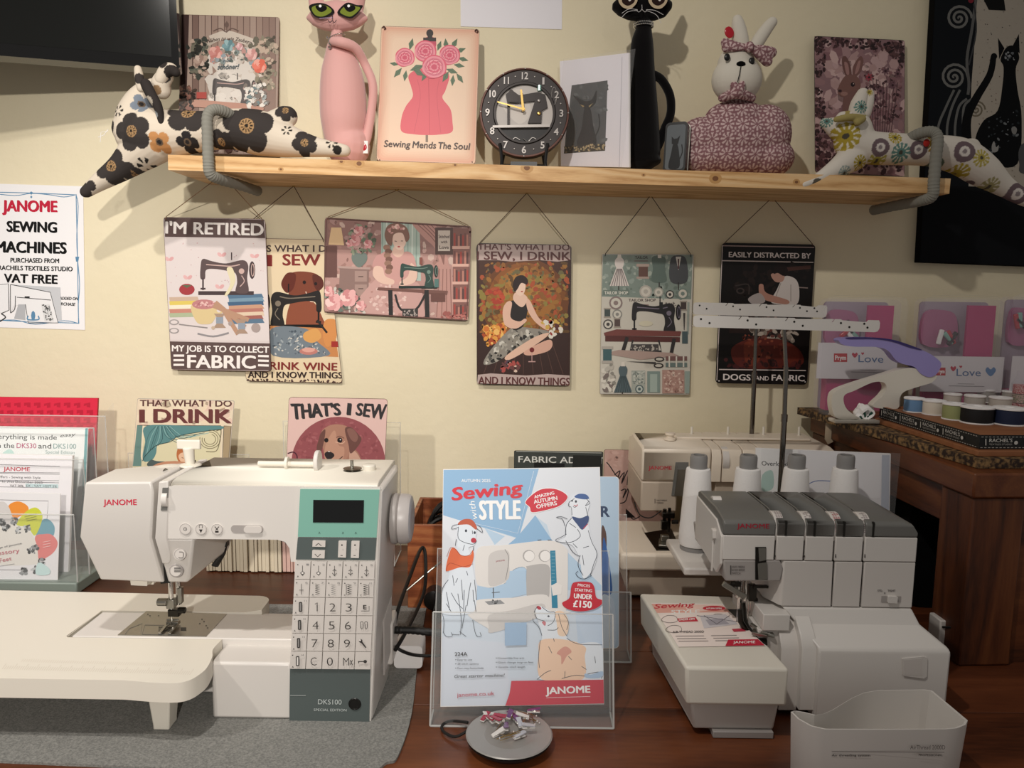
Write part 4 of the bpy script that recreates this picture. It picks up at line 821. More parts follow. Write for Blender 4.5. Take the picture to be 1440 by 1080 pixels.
    q = PZ(240, 655, zt + .006); m = MB(); m.lathe([(.018, 0), (.017, .003), (.006, .005), (0, .005)], c=(q.x - .008, q.y + .012, zt - .001)); B(m, 'top_boss', 'warm_white_plastic')
    m = MB(); m.tube(cr([(PZ(229, 668, zt).x, PZ(229, 668, zt).y - .005, zt), (PZ(233, 666, zt).x, PZ(233, 666, zt).y, zt + .006), (PZ(236, 666, zt).x, PZ(236, 666, zt).y + .003, zt)], 4), .0014, 6); B(m, 'take_up_lever', 'steel')
def rrectp(x0, y0, x1, y1): return [(x0 + 1, y0), (x1 - 1, y0), (x1, y0 + 1), (x1, y1 - 1), (x1 - 1, y1), (x0 + 1, y1), (x0, y1 - 1), (x0, y0 + 1)]
machine()
# ---------------------------------------------------------------- extension table
def ext_table():
    zt = .8385; th = .024
    r = empty('extension_table', (-.6, -.68, MZ), 'large cream sewing extension table with rounded corner around the machine bed', 'table')
    O = r.location
    fr = PZ(0, 953, zt).y
    c = [PZ(250, 960.5, zt), PZ(285, 945, zt), PZ(298, 925, zt), PZ(312, 900, zt)]
    xr = c[3].x - .0005; yb = PZ(372, 838, zt).y; xb = PZ(374, 850, zt).x
    cut0, cut1 = -.6725, -.588; cl = -.577
    out = [(-1.02, fr)] + [(p[0], p[1]) for p in cr([(-.45, fr - .002), (c[0].x, c[0].y), (c[1].x, c[1].y), (c[2].x, c[2].y), (xr - .001, -.70), (xr, cut0)], 6)]
    out += [(xr, cut0), (cl, cut0), (cl - .004, cut0 + .004), (cl, cut1)] + [(xr, cut1), (xb - .02, cut1 - .0), (xb, cut1 + .010)] + arc(xb - .02, yb - .02, .02, 0, 90, 5) + [(-1.02, yb + .012)]
    m = MB().prism(out, zt - th, zt); m.build('table_top', MATS['warm_white_plastic'], r, bevel=.0025, seg=3, org=O)
    # embossed ruler ticks
    A = Art(lambda x, y: (lambda p: (p.x, p.y))(PZ(x, y, zt)), zt + .00015)
    for k in range(86): x = 3 + k * 3.1; l = 8 if k % 5 == 0 else 5; A.line([(x, 941 + x * .03), (x + l * .75, 941 + x * .03 - l)], 1, 'd2c9b9', False, keep=True)
    for k in range(70): x = 30 + k * 3.1; A.line([(x, 930 + x * .03), (x + 3, 926 + x * .03)], 1, 'd6cdbd', False, keep=True)
    A.line([(95, 895), (143, 859), (206, 860)], .9, 'b9b0a0', False)
    A.mb.build('ruler_marks', MATS['print_matte'], r, org=O, smooth=False)
    def leg(x, y, w):
        m = MB(); z = zt - th + .001
        m.loft([[Vector((x + s * w * .42, y + t * .012, MZ)) for s, t in ((-1, -1), (1, -1), (1, 1), (-1, 1))], [Vector((x + s * w * .42, y + t * .012, MZ + .006)) for s, t in ((-1, -1), (1, -1), (1, 1), (-1, 1))], [Vector((x + s * w * .62, y + t * .016, z)) for s, t in ((-1, -1), (1, -1), (1, 1), (-1, 1))]])
        m.build('leg', MATS['warm_white_plastic'], r, bevel=.002, org=O)
    p = PZ(224, 1027, MZ); leg(p.x + .002, p.y + .012, .024); leg(p.x - .002, -.57, .024); leg(-.95, p.y, .024); leg(-.95, -.56, .024)
ext_table()
# ---------------------------------------------------------------- front overlocker
def conv(px, py, y): p = PY(px, py, y); return p
def cone(x, y, z, label, h=.150):
    r = empty('thread_cone', (x, y, z), label, 'thread', 'white thread cones on the overlocker')
    mat('white_thread', 'eeebe8', rough=.8, bump=(260, .5, .0012, (1, 1, 5))); mat('grey_cap', '8a8886', rough=.5)
    m = MB(); m.lathe([(.0255, .008), (.0265, .012), (.026, .03), (.0225, h * .55), (.0195, h - .026), (.0185, h - .022), (.014, h - .021)], n=28); m.build('wound_thread', MATS['white_thread'], r)
    m = MB(); m.lathe([(.024, 0), (.024, .008), (.012, .0085), (.012, h - .024), (.0135, h - .022), (.0138, h - .004), (.0125, h), (.0085, h), (.0085, h - .01)], n=24); m.build('plastic_core', MATS['grey_cap'], r)
    return r
def guide_bar(root, y, q0, q1, hgt, name='thread_guide_bar'):
    a = PY(*q0, y); b = PY(*q1, y); O = root.location; d = (b - a); L = d.length; ang = math.atan2(d.z, d.x)
    M = Matrix.Translation(a) @ Matrix.Rotation(-ang, 4, 'Y') @ XZ
    pts = arc(.006, -hgt + .006, .006, 180, 270, 4) + arc(L - .008, -hgt + .008, .008, 270, 360, 4) + [(L, -.004), (L - .002, 0), (L - .018, 0), (L - .021, -.003), (L - .024, -.0035)]
    for k in (3, 2, 1):
        x = L * k / 4 + .002; pts += [(x + .012, -.0015), (x + .010, 0), (x + .001, 0), (x - .003, -.005), (x - .005, -.005), (x - .001, -.0005), (x - .004, 0)]
    pts += [(.008, 0), (.002, -.001), (0, -.004)]
    m = MB(); m.prism(pts, 0, .0022, M); m.prism([(0.001, -hgt + .001), (L - .001, -hgt + .001), (L - .001, -hgt + .0025), (.001, -hgt + .0025)], -.008, 0, M)
    o = m.build(name, MATS['white_plastic'], root, org=O)
    m = MB()
    for k in range(5):
        for dx, dz in ((.012, -.006), (.026, -.012)):
            x = min(L * k / 4 + dx, L - .01)
            if k == 4: x = L - .03 + dx * .4
            m.add([(M @ Vector((x + .0018 * math.cos(t * .785), dz + .0018 * math.sin(t * .785), .0025))) for t in range(8)], [list(range(8))])
    m.build('thread_holes', MATS['shadow_gap'], root, org=O)
def overlocker():
    YF = -.66; z0 = DZ + .002
    r = empty('overlocker', (.38, -.62, DZ), 'white overlocker with dark grey top, nearest machine on the right', 'overlocker')
    O = r.location
    def B(mb, name, m, bevel=0, **k): return mb.build(name, [MATS[x] for x in (m if isinstance(m, (list, tuple)) else [m])], r, bevel, org=O, **k)
    P = lambda a, b, y=YF: PY(a, b, y)
    xL = P(1017, 752).x; xR = P(1291, 754).x; zc = P(1017, 752).z; YBk = -.52
    XT = xR - .022
    # grey cap: profile swept along x, split by the tension dial gaps
    prof = [(YF, zc), (YF, zc + .0155), (YF + .0035, zc + .0195), (YF + .018, zc + .0225), (YF + .045, zc + .0255), (YBk - .01, zc + .024), (YBk, zc + .02), (YBk, zc)]
    gaps = [P(1093, 730).x, P(1134, 730).x, P(1176, 730).x, P(1217.5, 730).x]
    edges = [xL] + gaps + [xR]
    for i in range(5):
        a = edges[i] + (.0012 if i else 0); b = edges[i + 1] - (.0012 if i < 4 else 0)
        m = MB()
        if i == 4:
            rings = []
            for x, s in ((a, 0), (b - .032, 0), (b - .019, .003), (b - .007, .009), (b, .020)):
                rings.append([Vector((x, y, min(z, zc + .0255 - s) if z > zc else z)) for y, z in prof])
            m.loft(rings, 0)
        else:
            m.loft([[Vector((x, y, z)) for y, z in prof] for x in ((a, a + .001, b) if i else (a, a + .004, b))], 0)
        B(m, 'top_cover', 'dark_grey_plastic', bevel=.0015)
    m = MB(); m.bb((xL + .02, YF + .0045, zc - .045), (xR - .03, YBk - .03, zc + .012)); m.bb((P(1100, 840).x, YF + .005, P(1100, 850).z), (xR - .02, YBk - .03, zc - .01)); B(m, 'inner_frame', 'shadow_gap')
    # white band under the cap, one plate per dial bay
    zs = P(1017, 787).z
    for i in range(5):
        a = edges[i] + (.0012 if i else 0); b = edges[i + 1] - (.0012 if i < 4 else 0)
        if i == 0:
            m = MB(); m.loft([[Vector((x, y, z)) for y, z in ((YF, zs), (YF, zc - .0008), (YBk, zc - .0008), (YBk, zs))] for x in (a, b)]); B(m, 'front_plate', WP, bevel=.0012)
        else:
            m = MB(); m.bb((a, YF, zs), (b, (YBk if i == 4 else YF + .08), zc - .0008)); B(m, 'front_plate', WP, bevel=.0012)
    # lower head
    hb = [P(1017, 787.5), P(1097, 788), P(1102, 800), P(1098, 818), P(1020, 817.5)]
    m = MB(); m.loft([[Vector((p.x, YF + .0004, p.z)) for p in hb], [Vector((p.x, YBk + .03, p.z)) for p in hb]]); B(m, 'head_underside', 'mid_grey_plastic', bevel=.002)
    # left end cover of the head
    m = MB(); x = xL; q = [(YF + .002, zc - .04), (YF + .002, zc - .003), (YF + .03, zc + .012), (YBk + .0, zc + .014), (YBk, zc - .05), (YF + .02, zc - .058)]
    m.loft([[Vector((x - dx, y, z)) for y, z in q] for dx in (-.002, .002)]); B(m, 'head_side_cover', WP, bevel=.001)
    m = MB(); m.box((x - .004, YF + .03, zc - .008), (.006, .010, .012)); m.box((x - .003, YF + .035, zc - .04), (.003, .004, .045)); B(m, 'head_latch', WP, bevel=.001)
    # column plates
    zs2 = P(1098, 852.5).z; zz = zs - .0008
    cx0 = P(1099, 800).x
    m = MB(); m.loft([[Vector(v) for v in ((cx0 - .004, YF + .03, zz), (cx0 + .0, YF + .004, zz), (cx0 + .003, YF + .0006, zz), (gaps[2], YF + .0006, zz), (gaps[2], YF + .1, zz), (cx0 - .004, YF + .1, zz))], [Vector(v) for v in ((cx0 - .012, YF + .03, zs2), (cx0 + .0, YF + .004, zs2), (cx0 + .004, YF + .0006, zs2), (gaps[2] + .0012, YF + .0006, zs2), (gaps[2], YF + .1, zs2), (cx0 - .012, YF + .1, zs2))]]); B(m, 'column_plate', 'white_panel', bevel=.001)
    for a, b in ((gaps[2] + .003, gaps[3] + .0004), (gaps[3] + .003, xR)):
        m = MB(); m.bb((a, YF + .0006, zs2), (b, YBk + .0, zz)); B(m, 'column_plate', 'white_panel', bevel=.001)
    # lower body that swells forward
    lx = P(1097, 853).x
    bx = PY(1151, 912, -.70).x; zm = PY(1151, 912, -.70).z; xr2 = PY(1310, 967, -.62).x
    prof = [(zs2 - .0008, YF + .0006), (zs2 - .02, YF - .008), (zm, -.70), (zm - .006, -.7015), (z0, -.70)]
    rings = []
    for z, y in prof:
        t = (zs2 - z) / (zs2 - zm) if z > zm else 1; t = min(1, max(0, t))
        l = cx0 + .003 + (bx - cx0 - .003) * t; rr = xR + (xr2 - xR) * (t ** 2) * .55
        rings.append([Vector((l, y, z)), Vector((rr, y, z)), Vector((rr, YBk, z)), Vector((l - .0, YBk, z))])
    m = MB(); m.loft(rings); B(m, 'lower_body', WP, bevel=.003)
    # curved cover beside the looper area
    m = MB(); c0 = PY(1107, 880, -.68); c1 = PY(1139, 917, -.695); c2 = PY(1139, 1000, -.695); 
    pr = [(YF - .004, .878), (-.672, .872), (-.685, .862), (-.695, zm - .003), (-.6955, z0 + .012), (-.66, z0 + .012), (-.60, z0 + .012), (-.60, .878)]
    m.loft([[Vector((x, y, z)) for y, z in pr] for x in (c1.x - .010, bx + .001)]); B(m, 'looper_cover_edge', WP, bevel=.0012)
    m = MB(); m.loft([[Vector((x, y + .010, z - .006)) for y, z in pr] for x in (P(1104, 880).x - .012, c1.x - .009)]); B(m, 'looper_cover', 'white_panel', bevel=.001)
    m = MB(); q = [PY(1068, 868, -.66), PY(1101, 867, -.66)]; m.bb((q[0].x, -.675, .862), (q[1].x + .004, -.60, .884)); B(m, 'needle_plate_block', WP, bevel=.001)
    m = MB(); m.bb((q[0].x - .004, -.67, .80), (q[1].x + .012, -.55, .861)); B(m, 'looper_housing', 'white_panel', bevel=.001)
    # free arm bed block
    zb = .849; fy = -.752
    T = [PZ(899.5, 834, zb), PZ(1036, 837, zb), PZ(1072, 905, zb), PZ(1110, 940.5, zb), PZ(964, 938, zb)]
    T = [(T[4].x, T[4].y), (T[3].x, T[3].y), (q[0].x + .002, -.672), (q[0].x + .002, -.53), (T[0].x, T[0].y)]
    m = MB(); zl = PY(970, 993, fy).z
    low = [(x + (.003 if x < .25 else 0), y) for x, y in T]
    m.loft([[Vector((x, y, zl)) for x, y in low], [Vector((x, y, zb)) for x, y in T]]); B(m, 'bed', 'warm_white_plastic', bevel=.004, seg=3)
    lo2 = [(.226, -.735), (.336, -.735), (.345, -.66), (.345, -.54), (.21, -.54)]
    m = MB(); m.loft([[Vector((x + (.006 if x < .3 else -.004), y + .004, z0 + .006)) for x, y in lo2], [Vector((x, y, zl + .001)) for x, y in lo2]]); B(m, 'bed_base', WP, bevel=.003)
    m = MB(); m.bb((.255, -.738, DZ + .0003), (.330, -.68, z0 + .007)); m.bb((.255, -.60, DZ + .0003), (.30, -.56, z0 + .007)); m.bb((.54, -.60, DZ + .0003), (.57, -.55, z0 + .002)); B(m, 'rubber_foot', 'mid_grey_plastic', bevel=.001)
    # dark needle plate
    m = MB(); m.prism([(.292, -.675), (.333, -.69), (.338, -.672), (.338, -.58), (.300, -.58)], zb + .0001, zb + .001); B(m, 'needle_plate', 'dark_metal')
    # needle gear
    N = PY(1060, 895, -.63); y = -.63; X = lambda px: PY(px, 860, y).x; Z = lambda py: PY(1060, py, y).z
    m = MB(); m.cyl((X(1036), y, Z(840)), (X(1036), y, Z(812)), .003, 10); m.cyl((X(1047), y, Z(845)), (X(1047), y, Z(812)), .0022, 10); m.cyl((X(1042), y + .008, Z(890)), (X(1042), y + .008, Z(812)), .0034, 10); B(m, 'needle_bar', 'chrome')
    m = MB(); m.box((X(1056), y, Z(833)), (.010, .010, .022)); m.box((X(1066), y - .004, Z(823)), (.020, .006, .0035)); m.box((X(1061), y, Z(843)), (.006, .006, .005)); m.box((X(1031), y - .004, Z(820)), (.014, .006, .006)); B(m, 'needle_clamp', 'dark_metal', bevel=.0008)
    m = MB(); m.box((X(1029), y - .006, Z(828)), (.036, .005, .0075), R=Euler((0, .55, 0)).to_matrix()); B(m, 'thread_lever', 'steel', bevel=.0008)
    m = MB()
    for s in (1052, 1055): m.cyl((X(s), y, Z(845)), (X(s), y, Z(880)), .0006, 6)
    B(m, 'needle', 'chrome')
    m = MB(); m.tube([(X(1036), y - .012, Z(852)), (X(1038), y - .014, Z(868)), (X(1046), y - .016, Z(880))], [.003, .004, .004], 8); m.tube([(X(1044), y - .0, Z(848)), (X(1045), y - .006, Z(870)), (X(1050), y - .012, Z(884))], [(.005, .003), (.006, .003), (.007, .003)], 8); B(m, 'presser_bar', 'dark_metal')
    m = MB(); m.box((X(1062), y - .030, zb + .0065), (.020, .030, .004), R=Euler((.05, 0, -.5)).to_matrix()); m.tube([(X(1050), y - .022, zb + .011), (X(1060), y - .04, zb + .008), (X(1072), y - .045, zb + .006), (X(1072), y - .02, zb + .008)], .0028, 8); B(m, 'presser_foot', 'steel', bevel=.0008)
    # take-up window in the front
    m = MB(); slab(m, [(1062, 769), (1077, 769), (1077, 790), (1079, 815), (1062, 815)], YF, .003, 0, .0012); B(m, 'threading_recess', 'dark_metal')
    m = MB(); slab(m, [(1066, 770), (1076.5, 770), (1076.5, 787), (1067, 789)], YF, .002, 0, .0016); slab(m, [(1065, 792), (1078, 790), (1078.5, 814), (1066, 815)], YF, .002, 0, .0018); B(m, 'threading_lever', 'steel', bevel=.0006)
    # tension dials
    for i, (a, b) in enumerate(((1087, 1107), (1127.5, 1147.5), (1168.5, 1189), (1208.5, 1230))):
        mat('dial_ink', 'c9c4c1', rough=.4)
        x0, x1 = P(a + 5, 730).x, P(b, 730).x; cz = zc + .014
        m = MB(); m.tube([((x0 + .0), YF + .0235, zc + .0035), ((x1 - .0016), YF + .0235, zc + .0035)], .0222, 44); d = B(m, 'tension_dial', 'white_panel', bevel=.0008)
        mm = MB(); mm.bb((x1 - .002, YF - .0006, zc + .0005), (x1 + .0005, YF + .012, zc + .0195)); B(mm, 'dial_gap', 'shadow_gap')
        mm = MB()
        rd = random.Random(i)
        for k in range(13):
            t = math.radians(96 + k * 6.4); 
            for u in range(3):
                if rd.random() < .25: continue
                yy, zz_ = YF + .0235 + .0225 * math.cos(t), zc + .0035 + .0225 * math.sin(t)
                yy2, zz2 = YF + .0235 + .0225 * math.cos(t + .05), zc + .0035 + .0225 * math.sin(t + .05)
                xa = x0 + .003 + u * .003
                mm.add([(xa, yy, zz_), (xa + .0022, yy, zz_), (xa + .0022, yy2, zz2), (xa, yy2, zz2)], [(0, 1, 2, 3)], 0, lin('8f7f80' if i != 2 else 'b05a60'))
        mm.build('dial_numbers', MATS['print_ink'], r, org=O, smooth=False)
    # small blade cover wheel and printed marks
    m = MB(); m.tube([(xL + .006, -.575, zc + .019), (xL + .018, -.575, zc + .019)], .0095, 20); B(m, 'foot_pressure_dial', WP)
    A = face_art(YF, .0003); A.text('JANOME', (1036.5, 742.5), (1081.5, 743), 6.6, 'a01f33', .02); art_build(A, r, 'brand_print')
    A = face_art(YF, .0006); A.line([(1027.5, 795), (1027.5, 808)], 1.1, '3c3735', False); 
    for k, s in enumerate(('LIGHT / NEEDLE', 'DO NOT REMOVE', 'SWITCH')): A.text(s, (1029, 798 + k * 4.6), (1047 - (k == 2) * 6, 798 + k * 4.6), 2.6, '5d5755', .02)
    art_build(A, r, 'caution_print')
    for k, x in enumerate((1087, 1128, 1173, 1214)):
        A = face_art(YF, .0006); (A.poly([(x, 783.5), (x + 3.6, 783.5), (x + 3.6, 780)], '3c3735') if k < 2 else A.poly([(x + 1, 784), (x + 2.8, 784), (x + 2.4, 779), (x + 1.4, 779)], '3c3735')); art_build(A, r, 'bay_mark')
    A = face_art(YF + .0006, .0004); A.text('STD.', (1234, 832), (1241, 832), 3, '6d6765'); A.text('TIGHT', (1248, 832), (1259, 832), 3, '6d6765'); A.poly([(1243, 833), (1245, 833), (1244, 836)], '6d6765'); art_build(A, r, 'lever_print')
    m = MB(); slab(m, [(1240, 838), (1267, 838.5), (1266, 847), (1239, 846.5)], YF, .002, 0, .0004); B(m, 'slide_track', 'mid_grey_plastic'); m = MB(); slab(m, [(1248, 837.5), (1261, 838), (1260, 847), (1247, 846.5)], YF, .002, 0, .0035); B(m, 'slide_lever', WP, bevel=.001)
    # grip recess on the lower right
    for q, dd, mt in (([(1268, 926), (1299, 923), (1304, 925), (1303, 951), (1299, 954), (1270, 950)], .0012, WP),):
        m = MB(); pts = [PY(a, b, -.7022) for a, b in q]; m.prism([(p.x, p.z) for p in pts], .7005, .7030, XZ); o = B(m, 'grip_recess_rim', WP, bevel=.001)
        m = MB(); pts = [PY(a, b, -.703) for a, b in ((1271, 928), (1297, 926), (1297, 950), (1272, 949))]; m.prism([(p.x, p.z) for p in pts], .7029, .7032, XZ); B(m, 'grip_recess', 'white_panel')
    # spool stand, telescopic pole, guide bar
    zst = .887
    m = MB(); m.bb((.262, -.519, zst - .012), (.60, -.381, zst)); B(m, 'spool_stand', WP, bevel=.003)
    m = MB(); m.bb((.36, -.5195, z0), (.52, -.45, zst - .0125)); B(m, 'rear_housing', WP, bevel=.003)
    px_, py_ = PY(1097, 688, -.392), PY(1102, 450, -.392)
    m = MB(); m.cyl((px_.x + .001, -.392, zst), (px_.x, -.392, 1.10), .0046, 14); m.cyl((px_.x, -.392, 1.10), (px_.x - .002, -.392, 1.18), .0038, 14); m.cyl((px_.x - .002, -.392, 1.18), (py_.x, -.392, py_.z), .0031, 14)
    m.cyl((px_.x, -.392, 1.09), (px_.x, -.392, 1.102), .0054, 14); B(m, 'telescopic_pole', 'chrome_dark_reflection')
    guide_bar(r, -.395, (975, 443), (1237, 450.5), .019)
    for i, (a, lab) in enumerate(((983, 'white thread cone standing on the left end of the spool stand, nearest the left machine'), (1053, 'second white thread cone from the left on the spool stand'), (1121, 'third white thread cone from the left on the spool stand'), (1190, 'white thread cone at the right end of the spool stand'))):
        p = PY(a, 640, -.43); cone(p.x, -.43, zst + .0003, lab, p.z - zst)
overlocker()
def bin_():
    zr = .83; z0 = DZ + .0004
    px = [(1361, 1013), (1358, 1019), (1346, 1024), (1331, 1025.5), (1240, 1026), (1160, 1025.5), (1140, 1021), (1122, 1011), (1112, 1001), (1117, 999.5), (1129, 1001.5), (1145, 1005.5), (1157, 1004), (1170, 998.5), (1184, 990), (1199, 981), (1215, 974), (1235, 970.5), (1300, 969.5), (1311, 971)]
    P = [PZ(a, b, zr) for a, b in px]; cx = sum(p.x for p in P) / len(P); cy = -.80
    r = empty('waste_bin', (cx, cy, DZ), 'white plastic scrap tray clipped to the front of the overlocker', 'tray'); O = r.location
    out = [(p.x, p.y) for p in P]
    def sc(k, g=0): return [(cx + (x - cx) * k, cy + (y - cy) * k) for x, y in out]
    w = 1 - .018
    m = MB(); m.loft([[Vector((x, y, z)) for x, y in s] for s, z in ((sc(.93), z0), (sc(.95), z0 + .004), (sc(1), zr), (sc(.975), zr), (sc(.93), z0 + .008), (sc(.90), z0 + .006))])
    m.build('bin', MATS['white_plastic'], r, bevel=.0006, org=O)
    fy = min(p.y for p in P)
    def uv(px_, py_): p = PY(px_, py_, fy + .0016); return (p.x, p.z)
    A = Art(uv, 0); A.text('AirThread 2000D', (1279, 1052.5), (1328, 1052.5), 6, '5d5856', .0); A.line([(1169, 1056), (1327, 1056.8)], .8, '6f6a68', False)
    A.text('Air threading system', (1169, 1062.5), (1223, 1062.8), 3, '5d5856'); A.text('PROFESSIONAL', (1291, 1062), (1325, 1062.3), 3, '5d5856')
    sl = math.atan2((.05) * (cy - fy), zr - z0)
    A.mb.v = [Vector((p.x, fy - .0006 + (1 - (p.y - z0) / (zr - z0)) * (fy - cy) * -.05, p.y)) for p in A.mb.v]
    A.mb.build('bin_print', MATS['print_ink'], r, org=O, smooth=False)
bin_()
def bed_leaflet():
    zb = .8492
    q = [PZ(a, b, zb) for a, b in ((915.8, 848.6), (1016, 850), (1077, 908.5), (954, 910))]
    A = Art(lambda x, y: (lambda p: (p.x, p.y))(PZ(x, y, zb + .0008)), zb + .0009)
    r = empty('advert_leaflet', (.27, -.66, zb), 'small pink and white autumn offers leaflet lying on the overlocker bed', 'leaflet')
    MB().prism([(p.x, p.y) for p in q][::-1], zb + .0002, zb + .0007).build('paper', MATS['paper_white'], r, org=r.location)
    A.poly([(916, 849), (1016, 850.4), (1076.5, 908.2), (954.3, 909.6)], 'efdcd2')
    A.poly([(916, 849), (1016, 850.4), (1027, 861), (924, 862)], 'e8a08c'); A.poly([(960, 849.7), (1016, 850.4), (1020, 855), (970, 862)], 'f0c9b8')
    A.text('Sewing', (920, 856), (977, 853), 6.5, 'c4273a', .03, .2); A.text('STYLE', (944, 863), (984, 862.3), 5, 'f6ece6', .02)
    A.ell(1004, 855.5, 16, 3.4, 'c4273a'); A.text('AUTUMN OFFERS', (993, 857), (1015, 857), 2.4, 'f6ece6')
    for x, y in ((942, 870), (948, 884), (1010, 868)): A.line([(x - 12, y + 2), (x - 4, y - 4), (x + 8, y - 3), (x + 10, y + 4), (x - 2, y + 6)], .7, '7a6c66', closed=True)
    A.poly([(952, 870), (978, 868), (982, 874), (955, 875)], 'c4273a'); A.text('UNDER £399', (955, 873), (977, 872), 3, 'f6ece6')
    A.poly([(984, 866), (1020, 864), (1038, 878), (990, 884)], 'cfc8cc'); A.poly([(992, 872), (1016, 870), (1026, 878), (998, 880)], 'a8a2ac'); A.line([(990, 866), (1008, 878), (1026, 866)], .9, '5c5660', False); A.line([(980, 866), (1044, 876)], .8, '77707a', False)
    A.text('AIR THREAD 2000D', (946, 890.5), (990, 890), 3, '4a3f3c', .02)
    for k in range(3): A.line([(950 + k * 2, 895 + k * 3.6), (990 + k * 3, 894.6 + k * 3.6)], .9, 'a09490', False); A.line([(1000 + k * 3, 894.3 + k * 3.6), (1036 + k * 3, 893.8 + k * 3.6)], .9, 'a09490', False)
    A.poly([(1029, 885), (1045, 884), (1049, 888), (1032, 889)], 'b8384a')
    A.poly([(1024, 900), (1066, 899.4), (1075.5, 908), (1020, 909)], 'c01f3a'); A.text('JANOME', (1031, 905.5), (1062, 905), 3.6, 'f6ece6', .02)
    A.mb.build('print', MATS['print_ink'], r, org=r.location, smooth=False)
bed_leaflet()
# ---------------------------------------------------------------- rear overlocker
def rear():
    YF = -.24; z0 = DZ + .002
    r = empty('overlocker', (.42, -.2, DZ), 'cream coverlock machine standing behind, against the wall', 'overlocker'); O = r.location
    mat('cream_plastic', 'e3d6c4', rough=.35); mat('tan_plastic', 'b9aa99', rough=.4)
    def B(mb, name, m, bevel=0, **k): return mb.build(name, [MATS[x] for x in (m if isinstance(m, (list, tuple)) else [m])], r, bevel, org=O, **k)
    P = lambda a, b, y=YF: PY(a, b, y)
    zt = P(901, 629).z; xL = P(901, 700).x; zs = P(901, 677).z; zb = P(901, 719).z
    m = MB(); xe = P(998, 700).x
    prof = [(YF, zs + .0004), (YF, zt - .006), (YF + .006, zt), (-.12, zt + .004), (-.075, zt - .01), (-.07, zs + .0004)]
    m.loft([[Vector((x, y, z)) for y, z in prof] for x in (xL, xL + .004, xe)]); B(m, 'head', 'cream_plastic', bevel=.004)
    m = MB(); m.bb((xL, YF + .0004, zb), (P(952, 700).x, -.075, zs)); B(m, 'head_lower', 'tan_plastic', bevel=.003)
    m = MB(); slab(m, [(950, 650), (968, 650), (968, 697), (944, 697)], YF, .004, 0, .0012); B(m, 'threading_recess', 'dark_grey_plastic', bevel=.0008)
    m = MB(); slab(m, [(953, 660), (966, 660), (963, 697), (948, 697)], YF, .002, 0, .003); B(m, 'threading_lever', 'steel')
    xs = [P(998, 700).x, P(1013, 700).x, P(1042, 700).x, P(1066, 700).x, .60]
    zk = P(1010, 678).z
    for i in range(1, 5):
        m = MB(); m.loft([[Vector((x, y, z)) for y, z in [(YF, zk), (YF, zt - .016), (YF + .008, zt - .004), (YF + .03, zt), (-.075, zt), (-.07, zk)]] for x in (xs[i - 1] + .001, xs[i] - .001)]); B(m, 'front_plate', 'cream_plastic', bevel=.001)
    m = MB(); m.bb((xs[0] + .012, YF + .01, DZ + .06), (xs[4] - .004, -.075, zk)); m.bb((xs[0] + .006, YF + .006, zk), (xs[4] - .01, -.09, zt - .012)); B(m, 'column', 'tan_plastic', bevel=.002)
    for a, b in ((1017, 1026), ):
        m = MB(); m.tube([(P(a, 640).x, YF + .022, zt - .026), (P(b, 640).x, YF + .022, zt - .026)], .025, 30); B(m, 'tension_dial', 'white_panel')
    zbed = .838; fy = -.318
    m = MB(); m.bb((P(866, 720).x + .0, fy, DZ + .055), (P(1030, 700).x, -.12, zbed)); B(m, 'bed', 'cream_plastic', bevel=.006, seg=3)
    m = MB(); m.bb((P(880, 720).x, fy + .014, DZ + .004), (xs[4] - .005, -.08, DZ + .054)); B(m, 'base', 'tan_plastic', bevel=.003)
    m = MB(); m.prism([(p.x, p.y) for p in (PZ(923, 774.5, zbed), PZ(957, 774.5, zbed), PZ(944, 744, zbed), PZ(906, 750, zbed))], zbed + .0002, zbed + .0012); B(m, 'needle_plate', 'dark_metal')
    y = PZ(938, 770, zbed).y + .01; X = lambda px: PY(px, 740, y).x; Z = lambda py: PY(940, py, y).z
    m = MB(); m.cyl((X(934), y, Z(745)), (X(934), y, Z(716)), .0035, 10); m.cyl((X(942), y + .008, Z(750)), (X(942), y + .008, Z(716)), .003, 10); B(m, 'needle_bar', 'dark_metal')
    m = MB(); m.box((X(939), y, Z(724)), (.022, .012, .010)); m.box((X(934), y, Z(738)), (.012, .012, .016)); m.cyl((X(944), y - .004, Z(733)), (X(953), y - .004, Z(733)), .004, 10); B(m, 'needle_clamp', 'dark_metal', bevel=.001)
    m = MB(); m.box((X(937), y - .004, zbed + .006), (.026, .03, .005), R=Euler((.1, 0, -.2)).to_matrix()); m.box((X(936), y + .004, zbed + .014), (.014, .012, .010)); B(m, 'presser_foot', 'steel', bevel=.001)
    m = MB(); m.tube(cr([PY(892, 706, YF + .02), PY(900, 724, YF - .004), PY(915, 728, YF - .004), PY(930, 718, YF - .004)], 4), .0012, 6); B(m, 'thread', 'black_string')
    q = P(942, 620, -.18); m = MB(); m.lathe([(.011, 0), (.011, .004), (.007, .005), (.007, .009), (.0095, .010), (.0095, .014), (0, .015)], c=(q.x, -.18, zt + .003)); B(m, 'top_knob', 'cream_plastic')
    m = MB(); m.bb((P(960, 620).x + .005, -.165, zt + .0008), (xs[4] - .02, -.12, zt + .006)); B(m, 'spool_rack', 'cream_plastic', bevel=.002)
    for px in (973, 1024, 1074, 1124):
        a = PY(px, 600, -.13); m = MB(); m.cyl((a.x, -.13, zt + .005), (a.x, -.13, a.z), .0025, 10); B(m, 'spool_pin', 'warm_white_plastic')
    A = face_art(YF, .0003); A.text('JANOME', (912, 660.3), (944.5, 660.6), 5.4, 'b52a3c', .02); art_build(A, r, 'brand_print')
